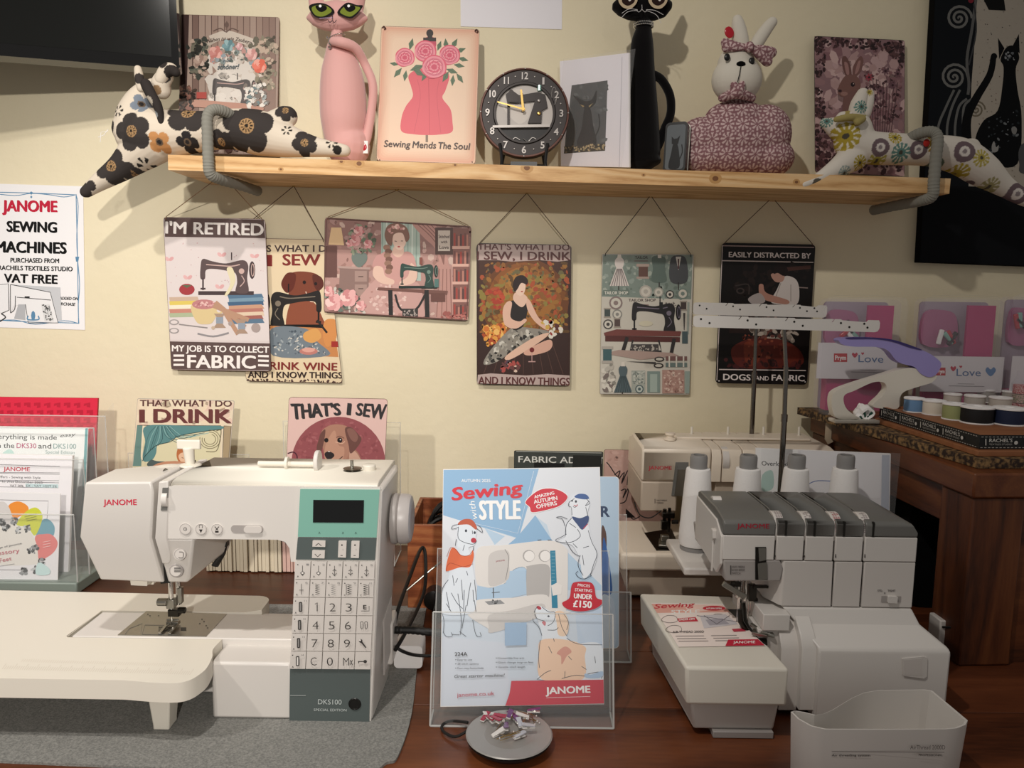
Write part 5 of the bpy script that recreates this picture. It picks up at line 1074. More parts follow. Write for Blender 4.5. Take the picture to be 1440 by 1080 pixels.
    A = face_art(YF + .0004, .0004); A.line([(921, 701.5), (921, 708)], .9, '4a413c', False); A.text('ONLY NEEDLE', (923, 704.5), (938, 704.5), 2, '6d635c'); A.text('THREAD', (923, 708), (933, 708), 2, '6d635c'); art_build(A, r, 'caution_print')
    a = PY(1057, 600, -.115); t = PY(1064, 440, -.115); m = MB(); m.cyl((a.x + .001, -.115, zt - .02), (a.x, -.115, 1.14), .0046, 12); m.cyl((a.x, -.115, 1.14), (t.x, -.115, t.z), .0034, 12); m.cyl((a.x, -.115, 1.13), (a.x, -.115, 1.142), .0055, 12); B(m, 'telescopic_pole', 'chrome_dark_reflection')
    guide_bar(r, -.118, (975, 425), (1163, 429.5), .024)
rear()
# ---------------------------------------------------------------- things on the shelf
def shz(px, py, y): return shelf_z(PY(px, py, y).x)
A = sign('metal_sign', 'metal sign of a flower arch over an old machine leaning behind the black flowered toy', [(256, 20), (391.5, 24.5), (391, 219), (249, 215)], -.035, lean=.10, rad=.005, base='8f7668')
def schoner(A):
    A.poly([(256, 20), (391.5, 24.5), (391, 219), (249, 215)], ['4a322c', '6d4f45', 'a08472', '5a3f37'][0:4]); 
    for x in range(262, 390, 9): A.poly([(x, 21), (x + 8, 21), (x + 8, 218), (x, 218)], random.Random(x).choice(['8f7264', '9a7e6e', 'a48a7a', '7d6054']))
    A.poly([(256, 20), (266, 21), (260, 215), (249, 215)], '3c2723'); A.scatter([(292, 70), (360, 68), (368, 140), (300, 160)], 120, (4, 8), ['c9bcae', 'd2c6b8', 'c2b4a6'], 3)
    A.scatter([(292, 80), (350, 80), (362, 140), (298, 150)], 60, (5, 9), ['d8cec2', 'd2c8bc'], 4)
    A.line([(296, 56), (318, 49), (340, 55), (362, 63)], 12, 'c9baa9'); A.line([(290, 64), (300, 58)], 6, 'b7a795'); A.line([(346, 62), (360, 68)], 6, 'b7a795')
    A.text('Nähen ist wie Zaubern', (291, 61), (354, 63), 5.5, '4b3a34', .02, .3, arcd=5)
    A.line([(300, 44), (310, 40), (318, 45), (326, 40), (336, 44)], 1.6, '6b5248'); A.ell(319, 35, 3, 4, '6b5248'); A.line([(319, 30), (319, 46)], 1.2, '6b5248', False)
    A.scatter([(262, 60), (292, 54), (292, 105), (270, 112)], 90, (1.5, 5), ['3c4038', '5b5f50', '2c2c26', '6f6a58', 'b59a86'], 5)
    A.scatter([(345, 55), (388, 50), (389, 120), (365, 130)], 100, (1.5, 5), ['6a6452', '8a8068', 'a4937c', '534a3c', 'c0a68e'], 6)
    A.scatter([(292, 72), (340, 66), (372, 90), (366, 104), (336, 84), (300, 90)], 90, (1.5, 4), ['7d8a86', 'a08a7c', 'c08a80', '5c665e', '8c9aa0'], 7)
    A.rose(303, 74, 9, ['d3847a', 'e3a294', 'c87468']); A.rose(321, 64, 8, ['6f9aa0', '8fb3b6', '5b858c']); A.rose(354, 77, 8, ['d99a92', 'e6b4aa', 'cc8880']); A.rose(365, 93, 10, ['e07a66', 'ee9a84', 'd4664f']); A.rose(281, 86, 8, ['b59684', 'c9ae9c', '9c7c6c']); A.rose(337, 66, 5, ['dba6a8', 'e6bcbc', 'cc9090'])
    A.text('nur', (314, 88), (327, 86.5), 4.5, '5d6a70', .02, .3); A.text('schöner!', (306, 98), (337, 97), 7, '4f5c62', .02, .35)
    machine_art(A, 328, 148, 62, '57504e', '3e3836', 'c09a90')
    A.poly([(270, 140), (345, 146), (372, 152), (370, 158), (262, 150)], 'b8836c'); A.rect(277, 130, 291, 139, 'b2524a')
    A.scatter([(345, 120), (374, 118), (376, 152), (350, 152)], 60, (1.5, 4), ['cfc8be', '9aa3a0', '7c6f66', 'e0d8cc', '6b7f80'], 9); A.scatter([(255, 120), (275, 125), (270, 155), (252, 158)], 60, (1.5, 4), ['4a3a30', '6b4c3c', '8a5a4a', '2f2622'], 10)
    A.scatter([(252, 158), (388, 160), (388, 214), (251, 212)], 120, (2, 6), ['5a3a34', '4a2e2a', '7a5046', '9a6a5c'], 11)
schoner(A); A.build(A.root)
A = sign('metal_sign', 'peach metal sign of a red dress form with roses, reading Sewing Mends The Soul', [(536.5, 36.5), (674, 41), (669, 231), (529, 226)], -.085, lean=.16, rad=.006, base='d9b08c', edge='plate_edge')
def soul(A):
    x0, y0, x1, y1 = A.box
    for k in range(7): e = .002 + k * .0035; A.poly(rrect(x0 + e, y0 + e, x1 - e, y1 - e, .01), ['d69a7a', 'd7a280', 'd9aa88', 'dbb08e', 'ddb594', 'deb998', 'e0bd9c'][k], raw=True)
    X = lambda x, y: (520 + x / 4.5, y / 4.5)
    P = lambda L: [X(*p) for p in L]
    A.rect(598.5, 188, 602, 200, '7d6650'); A.sp(P([(245, 480), (300, 440), (400, 430), (500, 470), (480, 570), (460, 620), (510, 690), (523, 770), (520, 835), (440, 852), (360, 855), (280, 850), (200, 830), (202, 740), (230, 670), (272, 610), (262, 550)]), 'cf5560')
    A.line(P([(372, 480), (375, 650), (378, 850)]), .8, 'b5404d'); A.line(P([(300, 500), (320, 620), (280, 840)]), .8, 'c04a57'); A.line(P([(440, 500), (425, 620), (450, 840)]), .8, 'c04a57')
    A.sp(P([(345, 300), (415, 300), (410, 240), (350, 240)]), 'b5475a'); A.rect(*X(338, 238), *X(420, 262), '2c211f'); A.ell(*X(380, 210), 5, 5.5, '2c211f'); A.rect(*X(366, 225), *X(396, 245), '2c211f')
    for x, y, a, l in ((262, 280, -75, 40), (482, 280, -95, 38), (535, 278, -60, 40), (575, 318, -20, 36), (590, 375, 15, 36), (565, 415, 10, 36), (155, 405, 190, 30), (178, 460, 130, 40), (225, 480, 100, 36), (440, 290, -70, 34), (520, 450, 20, 40), (525, 510, 95, 36), (570, 495, 55, 38), (300, 430, 160, 50), (345, 485, 120, 34), (480, 485, 120, 40), (310, 460, 30, 44)):
        cx, cy = X(x, y); c, s_ = math.cos(math.radians(a)), math.sin(math.radians(a)); l /= 4.5
        A.poly([(cx - c * l, cy - s_ * l), (cx - s_ * l * .42, cy + c * l * .42), (cx + c * l, cy + s_ * l), (cx + s_ * l * .42, cy - c * l * .42)], '4f6a4a'); A.line([(cx - c * l * .8, cy - s_ * l * .8), (cx + c * l * .8, cy + s_ * l * .8)], .5, '38502f', False)
    for x, y, r in ((222, 365, 62), (505, 350, 66), (352, 325, 70), (408, 425, 78)):
        cx, cy = X(x, y); r /= 4.5
        A.sp([(cx + r * (1 + .06 * math.sin(k * 2.3)) * math.cos(k * .6283), cy + r * (.95 + .06 * math.cos(k * 1.7)) * math.sin(k * .6283)) for k in range(10)], 'cc5268')
        for q, col in ((.95, 'e57f8d'), (.80, 'd4637a'), (.66, 'e98a95'), (.52, 'cc566c'), (.38, 'e57f8d'), (.24, 'c24a62')):
            A.sp([(cx + r * q * (1 + .09 * math.sin(k * 2.1 + q * 9)) * math.cos(k * .785 + q * 3), cy + r * q * .92 * math.sin(k * .785 + q * 3)) for k in range(8)], col)
        for k in range(9): a = k * .7; A.line([(cx + r * .3 * math.cos(a), cy + r * .3 * math.sin(a)), (cx + r * .62 * math.cos(a + .5), cy + r * .6 * math.sin(a + .5)), (cx + r * .7 * math.cos(a + 1.1), cy + r * .66 * math.sin(a + 1.1))], .7, 'b3405a')
    for a, b, t, sh in ((540, 577, 'Sewing', 0), (580, 613, 'Mends', 0), (616.5, 634, 'The', 0), (638, 661, 'Soul', 0)):
        A.text(t, (a, 206.5 + (a - 540) * .035), (b, 206.5 + (b - 540) * .035), 9.5, '3a2420', .018, .12)
    for x, y in ((541, 41), (669, 45), (534, 225), (664, 228)): A.ell(x, y, 1, 1, '6b3c30', 6)
soul(A); A.build(A.root)
for s in (0, 1):   # tied cord loops through the top corners
    c = (A.box[0] + .006, A.box[3] - .004) if s == 0 else (A.box[2] - .006, A.box[3] - .004)
    MB().tube([(c[0] - .004, c[1] - .001, .002), (c[0] - .001, c[1] + .002, .003), (c[0] + .003, c[1] - .002, .003), (c[0], c[1] - .004, .002)], .0012, 6).build('cord_knot', MATS['dark_string'], A.root)
A = sign('metal_sign', 'pink and brown metal sign of a rabbit among flowers leaning on the wall', [(1145, 50), (1272.5, 57), (1272, 248), (1146, 243)], -.03, lean=.05, rad=.006, base='8a6468', edge='black_plastic')
def rabbit(A):
    A.scatter([(1147, 52), (1271, 58), (1271, 246), (1147, 242)], 260, (4, 9), ['a57c7c', '946a6c', 'b58e8a', '85595e', 'c09a96'], 31)
    A.scatter([(1170, 80), (1250, 80), (1240, 150), (1170, 150)], 60, (4, 8), ['bd9694', 'c7a29c', 'b08884'], 32)
    for poly, n, sd in (([(1146, 51), (1160, 52), (1162, 100), (1147, 110)], 60, 1), ([(1146, 51), (1271, 58), (1270, 72), (1147, 64)], 110, 2), ([(1240, 60), (1271, 62), (1271, 90), (1255, 80)], 60, 3), ([(1147, 120), (1158, 130), (1165, 242), (1147, 242)], 110, 4)):
        A.scatter(poly, n, (1, 3.4), ['3c2225', '4d2c2f', '5e3a3a', '2e1a1c'], sd)
    A.scatter([(1215, 100), (1268, 90), (1268, 175), (1225, 170)], 120, (1, 3), ['5a3438', '6d4448', '43262a', '8a5c5e'], 8)
    for k in range(9): A.line([(1228 + k * 3, 190), (1226 + k * 4, 150), (1222 + k * 5, 105 + k * 3 % 13)], .8, '4a2c30')
    for x, y in ((1222, 109), (1245, 100), (1255, 120), (1238, 128), (1262, 104), (1230, 140)): A.flower(x, y, 6, 7, '9c3a48' if x < 1230 else '6d4650', '3a1c22')
    A.sp([(1184, 82), (1190, 80), (1196, 94), (1197, 108), (1190, 108), (1185, 96)], '6f4640'); A.sp([(1205, 84), (1211, 79), (1214, 88), (1208, 104), (1200, 108), (1199, 96)], '7a4f48'); A.sp([(1187, 88), (1192, 90), (1194, 104), (1190, 104)], 'a2716a'); A.sp([(1206, 88), (1210, 86), (1207, 100), (1202, 104)], 'a2716a')
    A.sp([(1182, 116), (1190, 106), (1204, 107), (1210, 118), (1206, 132), (1192, 138), (1180, 134), (1178, 126)], '7d5248'); A.sp([(1186, 138), (1208, 128), (1220, 150), (1224, 180), (1190, 190)], '7a5048')
    A.ell(1199, 119, 3, 3.2, '241315'); A.ell(1200, 118, .8, .8, 'd0b8b0', 6); A.ell(1181, 128, 2.6, 2, '3a2024'); A.ell(1187, 132, 5, 3, '9a6c60')
    A.scatter([(1150, 190), (1270, 190), (1270, 244), (1150, 240)], 120, (2, 5), ['4a2a2e', '5c383a', '3a2024', '74504e'], 14)
rabbit(A); A.build(A.root); bevel_frame
# ---- stuffed toys
def blob(build, vox, colf, name, m, parent, smooth=6, org=None):
    mb = MB(); build(mb); me = bpy.data.meshes.new('b'); me.from_pydata([tuple(p) for p in mb.v], [], mb.f); me.update()
    o = bpy.data.objects.new('b', me); COL.objects.link(o)
    q = o.modifiers.new('r', 'REMESH'); q.mode = 'VOXEL'; q.voxel_size = vox; q.use_smooth_shade = True
    q = o.modifiers.new('s', 'SMOOTH'); q.iterations = smooth; q.factor = .6
    dg = bpy.context.evaluated_depsgraph_get(); dg.update()
    nm = bpy.data.meshes.new_from_object(o.evaluated_get(dg)); bpy.data.objects.remove(o)
    nm.name = name; nm.materials.clear(); nm.materials.append(m); nm.shade_smooth()
    if colf:
        at = nm.color_attributes.new('Col', 'FLOAT_COLOR', 'POINT'); buf = []
        for v in nm.vertices: buf += list(lin(colf(v.co)))
        at.data.foreach_set('color', buf)
    if org is not None: nm.transform(Matrix.Translation(-Vector(org)))
    r = bpy.data.objects.new(name, nm); COL.objects.link(r); r.parent = parent; return r
def chain(mb, pts, y, n=24, fl=1.0):
    """pts: (px, py, radius px[, dy]) smooth stuffed limb"""
    P = cr([(a[0], a[1], a[2], a[3] if len(a) > 3 else 0) for a in pts], 7)
    path = [PY(a[0], a[1], y + a[3]) for a in P]; k = (CAM.y - y) / -FPX
    rr = [(max(a[2], 1.5) * -(CAM.y - y) / FPX) for a in P]
    mb.tube(path, [(r, r) for r in rr], n)
    mb.ell(path[0], (rr[0],) * 3, 8); mb.ell(path[-1], (rr[-1],) * 3, 8)
mat('cotton_print', rough=.9, attr=True, spec=.15, bump=(700, .15, .0005))
def petal_hit(dx, dz, R, n, rot=0, deep=.26):
    d = math.hypot(dx, dz); return d, d < R * (1 - deep + deep * 1.15 * abs(math.cos(n * (math.atan2(dz, dx) - rot) / 2)) ** .6)
def toy_colour(y, base, marks):
    L = []
    for (px, py, r, kind, col) in marks:
        p = PY(px, py, y); L.append((p.x, p.z, r * -(CAM.y - y) / FPX, kind, col))
    def f(co):
        for x, z, R, kind, col in L:
            dx, dz = co.x - x, co.z - z
            if abs(dx) > R * 1.1 or abs(dz) > R * 1.1: continue
            d = math.hypot(dx, dz); a = math.atan2(dz, dx)
            if kind == 'poppy':
                if petal_hit(dx, dz, R, 5, x * 90)[1]:
                    if d < R * .30: return '2a2622' if (d < R * .08 or (R * .12 < d < R * .25 and math.cos(a * 11) > .2)) else 'a8865f'
                    return col
            elif kind == 'small':
                if petal_hit(dx, dz, R, 4, x * 50, .45)[1]: return '2f2c2c' if d < R * .2 else ('6b5a4a' if d < R * .34 else col)
            elif kind == 'dots':
                if d < R and math.cos(a * 6) > .1 and d > R * .35: return col
            elif kind == 'wheel':
                if d < R * (.94 + .06 * math.cos(12 * a)):
                    if d < R * .2: return '4f4a40'
                    return col if (math.cos(a * 12) > -.35 or d < R * .45 or d > R * .85) else 'd9d2c0'
            elif kind == 'ring':
                if d < R:
                    if d < R * .22: return '8a7f80'
                    return 'd8d0c8' if d < R * .5 else col
            elif kind == 'flat':
                if d < R: return col
        return base
    return f
def left_toy():
    y = -.155; r = empty('stuffed_toy', PY(300, 217, y), 'cream stuffed toy animal with large black poppies sprawled over the left shelf end', 'toy')
    def bd(m):
        chain(m, [(121, 270, 8), (140, 256, 12), (170, 236, 18), (195, 215, 26), (215, 200, 30)], y)
        chain(m, [(184, 182, 24), (205, 188, 34), (245, 188, 31), (290, 184, 26), (330, 182, 27), (365, 187, 30), (400, 197, 23, -.005), (440, 206, 14, -.02), (478, 211, 9, -.028), (485, 212, 8, -.028)], y)
        chain(m, [(375, 178, 16), (398, 166, 15), (404, 164, 14)], y)
        chain(m, [(192, 190, 28), (188, 165, 23), (198, 140, 18), (214, 126, 14), (228, 124, 12)], y)
        chain(m, [(228, 128, 11, -.01), (226, 118, 12, -.012), (232, 108, 11, -.01)], y)
    P = toy_colour(y, 'd8cbb9', [(201, 191, 25, 'poppy', '3c3735'), (237, 205, 14, 'small', 'c08a58'), (206, 150, 12, 'small', '7b8490'), (165, 236, 24, 'poppy', '3c3735'), (190, 245, 13, 'poppy', '3c3735'), (211, 235, 10, 'dots', '2c2926'), (176, 160, 8, 'dots', '2c2926'), (160, 180, 10, 'flat', '3c3735'), (272, 162, 28, 'poppy', '3c3735'), (318, 157, 10, 'small', '6d7888'), (273, 204, 13, 'small', '2f2c2c'), (357, 183, 33, 'poppy', '3c3735'), (318, 203, 15, 'poppy', '3c3735'), (405, 158, 14, 'poppy', '3c3735'), (436, 206, 17, 'poppy', '3c3735'), (473, 206, 8, 'dots', '2c2926'), (481, 216, 6, 'flat', '2c2926'), (122, 268, 10, 'flat', '3c3735'), (133, 262, 7, 'flat', '3c3735'), (236, 112, 9, 'flat', '3c3735'), (410, 188, 7, 'dots', '2c2926'), (229, 131, 6, 'flat', '8f7355')])
    blob(bd, .0017, P, 'body', MATS['cotton_print'], r, org=r.location)
    E = toy_colour(y - .02, 'd8cbb9', [(198, 112, 7, 'flat', '3c3735'), (245, 104, 10, 'flat', '35302e'), (232, 92, 6, 'flat', '35302e')])
    for L in ([(199, 124, 6), (196, 110, 6), (194, 97, 5)], [(226, 112, 8), (232, 101, 9), (240, 98, 9), (247, 102, 6)]):
        blob(lambda m: chain(m, [(a, b, c, -.02) for a, b, c in L], y), .0016, E, 'ear', MATS['cotton_print'], r, org=r.location)
    E = toy_colour(y - .03, '35302e', [(214, 146, 7, 'flat', 'b0a698'), (222, 164, 5, 'flat', '8b8f92')])
    blob(lambda m: (chain(m, [(205, 118, 7, -.035), (213, 134, 7, -.04), (222, 150, 6, -.04), (227, 172, 4, -.038)], y)), .0016, E, 'neck_scarf', MATS['cotton_print'], r, org=r.location)
    for L in ([(152, 182), (146, 190), (138, 193)], [(152, 184), (142, 186), (141, 200)]): MB().tube([PY(a, b, y - .02) for a, b in L], .0005, 5).build('loose_thread', MATS['paper_white'], r, org=r.location)
left_toy()
def right_toy():
    y = -.16; r = empty('stuffed_toy', PY(1290, 244, y), 'white stuffed toy animal with yellow and mauve circles over the right shelf end', 'toy')
    def bd(m):
        chain(m, [(1130, 260, 5, -.035), (1150, 252, 8, -.03), (1178, 236, 14, -.02), (1200, 220, 20)], y)
        chain(m, [(1196, 200, 22), (1225, 208, 22), (1265, 210, 21), (1310, 212, 21), (1350, 220, 24), (1382, 240, 22), (1412, 262, 14), (1440, 278, 11), (1475, 290, 9)], y)
        chain(m, [(1350, 215, 14), (1364, 208, 13)], y)
        chain(m, [(1160, 173, 7), (1172, 178, 13), (1190, 186, 21), (1200, 200, 22)], y)
        chain(m, [(1186, 168, 11), (1205, 172, 15), (1212, 190, 16)], y)
    T = '5f837c'; Yl = 'a8943a'; Mv = '6d5c60'
    P = toy_colour(y, 'd6cec2', [(1182, 195, 19, 'wheel', Yl), (1228, 211, 12, 'ring', Mv), (1257, 218, 13, 'wheel', T), (1281, 214, 12, 'ring', Mv), (1302, 206, 12, 'wheel', 'a08038'), (1250, 197, 9, 'wheel', Yl), (1227, 228, 12, 'wheel', 'a39a4c'), (1201, 232, 11, 'wheel', Yl), (1177, 247, 10, 'wheel', '8f9c98'), (1157, 260, 8, 'wheel', Yl), (1343, 217, 14, 'ring', Mv), (1341, 247, 14, 'wheel', Yl), (1366, 226, 12, 'wheel', 'b0a050'), (1358, 268, 13, 'ring', Mv), (1385, 264, 12, 'wheel', '9c9468'), (1424, 274, 15, 'ring', Mv), (1138, 262, 7, 'flat', '5c564c'), (1160, 172, 8, 'wheel', T), (1195, 163, 10, 'ring', 'a39258'), (1212, 160, 6, 'wheel', '8f8a3c'), (1310, 235, 10, 'flat', '5d6a5c')])
    blob(bd, .0017, P, 'body', MATS['cotton_print'], r, org=r.location)
    E = toy_colour(y - .01, 'd6cec2', [(1208, 152, 9, 'wheel', T), (1222, 130, 5, 'wheel', Yl)])
    for L in ([(1204, 165, 11), (1207, 148, 11), (1213, 132, 8)], [(1216, 160, 8), (1220, 145, 8), (1223, 132, 6)]):
        blob(lambda m: chain(m, [(a, b, c, -.005) for a, b, c in L], y), .0016, E, 'ear', MATS['cotton_print'], r, org=r.location)
    mat('red_felt', 'b3261f', rough=.9)
    p = PY(1303, 201, y - .032); MB().ell(p, (.006, .003, .007), 8).build('maker_tag', MATS['red_felt'], r, org=r.location)
    blob(lambda m: chain(m, [(1176, 168, 4, -.03), (1195, 165, 5, -.034), (1214, 166, 4, -.03), (1206, 172, 5, -.036)], y), .0016, toy_colour(y, 'a0925c', []), 'neck_scarf', MATS['cotton_print'], r, org=r.location)
right_toy()
def pink_cat():
    y = -.085; r = empty('stuffed_cat', PY(485, 221, y), 'tall pink stuffed cat with big green eyes standing on the shelf', 'toy'); O = r.location
    mat('pink_velvet', 'dba6a0', rough=.8, sheen=.4, bump=(500, .15, .0006)); mat('pink_dark', 'c58f8c', rough=.8)
    def bd(m):
        chain(m, [(476, 36, 7), (473, 52, 8), (474, 68, 15), (479, 92, 25), (482, 125, 30.5), (483, 165, 31), (484, 192, 27), (490, 206, 30)], y)
        p = PY(487, 213, y); m.ell(p, (.045, .036, .013), 10)
    blob(bd, .0025, None, 'body', MATS['pink_velvet'], r, org=O)
    def hd(m):
        rings = []
        for px, h0, h1, d in ((431, 24, 27, .004), (440, 14, 36, .014), (452, 4, 42, .021), (474, 0, 46, .025), (496, 3, 42, .021), (508, 14, 36, .014), (517, 24, 28, .004)):
            a = PY(px, h0, y); b = PY(px, h1, y); c = (a + b) / 2; R = (a - b).length / 2
            rings.append([Vector((c.x, y + d * math.cos(t), c.z + R * math.sin(t))) for t in [k * math.pi / 8 for k in range(16)]])
        m.loft(rings)
        for e in ((448, 4, 440, -14), (498, 4, 508, -14)): m.tube([PY(e[0], e[1] + 8, y), PY(e[2], e[3], y), PY(e[2], e[3] - 12, y)], [(.020, .012), (.012, .009), (.003, .003)], 12)
    blob(hd, .002, None, 'head', MATS['pink_velvet'], r, smooth=4, org=O)
    # face embroidery
    A = Art(face_uv(y - .0235), -(y - .0270), .00012)
    for cx, s in ((453, 1), (493, -1)):
        A.sp([(cx - 18, 10 if s > 0 else 18), (cx - 5, 5), (cx + 9, 8), (cx + 18 - (0), 18 if s > 0 else 10), (cx + 4, 26), (cx - 10, 24)], '1a1816'); A.sp([(cx - 14, 12 if s > 0 else 17), (cx - 4, 8), (cx + 8, 10), (cx + 14, 17 if s > 0 else 13), (cx + 2, 24), (cx - 9, 22)], '727e2a'); A.sp([(cx - 8, 9), (cx + 5, 9), (cx + 7, 14), (cx, 18), (cx - 6, 15)], '0d0d0d'); A.ell(cx - 2, 9.5, 2, 2, 'e8e8e8', 8)
    A.line([(468, 20), (468, 29)], .9, '2a2030', False); A.line([(462, 29), (465, 33), (468, 30), (471, 33), (474, 29)], .9, '2a2030'); A.line([(450, 27), (468, 26)], .8, 'a58ab0')
    A.mb.v = [XZ @ p for p in A.mb.v]; A.mb.build('face_embroidery', MATS['print_matte'], r, org=O, smooth=False)
    blob(lambda m: chain(m, [(469, 58, 6, -.03), (482, 60, 7, -.034), (500, 68, 6.5, -.02), (513, 90, 6), (524, 118, 6), (523, 150, 6), (516, 192, 6.5, -.005), (512, 204, 6, -.01)], y), .0022, None, 'tail', MATS['pink_velvet'], r, org=O)
    m = MB(); rd = random.Random(2)
    for k in range(26):
        t = 6.283 * k / 26; p = PY(474, 53, y); m.ell((p.x + .0145 * math.cos(t), y + .0145 * math.sin(t) - .002, p.z + .005 * math.cos(t)), (.0018,) * 3, 4)
    for k in range(14):
        p = PY(460 + rd.random() * 6, 52 + rd.random() * 16, y - .026); m.ell(p, (.002,) * 3, 4)
    m.build('bead_necklace', MATS['chrome'], r, org=O)
    p = PY(511, 207, y - .02); MB().box(p, (.018, .003, .024)).build('hanging_tag', MATS['paper_white'], r, bevel=.001, org=O)
    MB().ell((p.x, p.y - .0018, p.z), (.007, .001, .007), 8).build('tag_heart', mat('red_gloss', 'b81f2d', rough=.2), r, org=O)
pink_cat()
def black_cat():
    y = -.115; r = empty('stuffed_cat', PY(905, 238, y), 'tall black velvet stuffed cat with sparkling collar standing on the shelf', 'toy'); O = r.location
    mat('black_velvet', '0c0a0b', rough=.95, spec=.1, sheen=.15)
    def bd(m):
        chain(m, [(905, 28, 9), (905, 42, 11), (903, 62, 15), (903, 100, 17), (904, 150, 20), (904, 195, 23), (903, 216, 25)], y)
        m.ell(PY(903, 226, y), (.037, .034, .014), 10)
    blob(bd, .0025, None, 'body', MATS['black_velvet'], r, org=O)
    def hd(m):
        rings = []
        for px, h0, h1, d in ((861, 5, 14, .006), (870, -4, 22, .014), (884, -12, 28, .021), (903, -16, 31, .024), (922, -12, 29, .021), (936, -4, 24, .014), (945, 3, 12, .006)):
            a = PY(px, h0, y); b = PY(px, h1, y); c = (a + b) / 2; R = (a - b).length / 2
            rings.append([Vector((c.x, y + d * math.cos(t), c.z + R * math.sin(t))) for t in [k * math.pi / 8 for k in range(16)]])
        m.loft(rings)
        for e in ((878, -10, 870, -28), (928, -10, 938, -28)): m.tube([PY(e[0], e[1] + 8, y), PY(e[2], e[3], y), PY(e[2], e[3] - 12, y)], [(.018, .012), (.012, .009), (.003, .003)], 12)
    blob(hd, .002, None, 'head', MATS['black_velvet'], r, smooth=4, org=O)
    A = Art(face_uv(y - .0225), -(y - .0262), .00012)
    for cx in (883, 925): A.sp([(cx - 14, 0), (cx - 6, -10), (cx + 8, -10), (cx + 13, 2), (cx + 4, 13), (cx - 8, 11)], 'c0a882'); A.sp([(cx - 9, 1), (cx - 3, -8), (cx + 7, -7), (cx + 9, 3), (cx + 1, 9), (cx - 6, 7)], '2b1712'); A.ell(cx + 2, 1, 2, 2, 'd8cfc8', 8)
    A.line([(902, 8), (902, 14), (898, 18), (895, 16)], .7, 'b9b4b0'); A.line([(902, 14), (906, 18), (909, 16)], .7, 'b9b4b0')
    for L in ([(896, 16), (882, 18), (872, 28)], [(908, 16), (922, 22), (929, 34)], [(896, 15), (884, 14), (874, 20)], [(908, 15), (920, 16), (932, 22)]): A.line(L, .6, 'cfcac6')
    A.mb.v = [XZ @ p for p in A.mb.v]; A.mb.build('face_embroidery', MATS['print_matte'], r, org=O, smooth=False)
    blob(lambda m: chain(m, [(916, 104, 6), (930, 112, 6), (942, 134, 6), (943, 160, 6), (935, 180, 6), (927, 202, 6), (922, 212, 6)], y), .0022, None, 'tail', MATS['black_velvet'], r, org=O)
    m = MB()
    for k in range(30):
        for u in (0, 1): t = 6.283 * (k + u * .5) / 30; p = PY(905, 34 + u * 3.4, y); m.ell((p.x + .0175 * math.cos(t), y + .0175 * math.sin(t), p.z), (.0019,) * 3, 4, 0)
    m.build('sparkling_collar', MATS['chrome'], r, org=O)
black_cat()
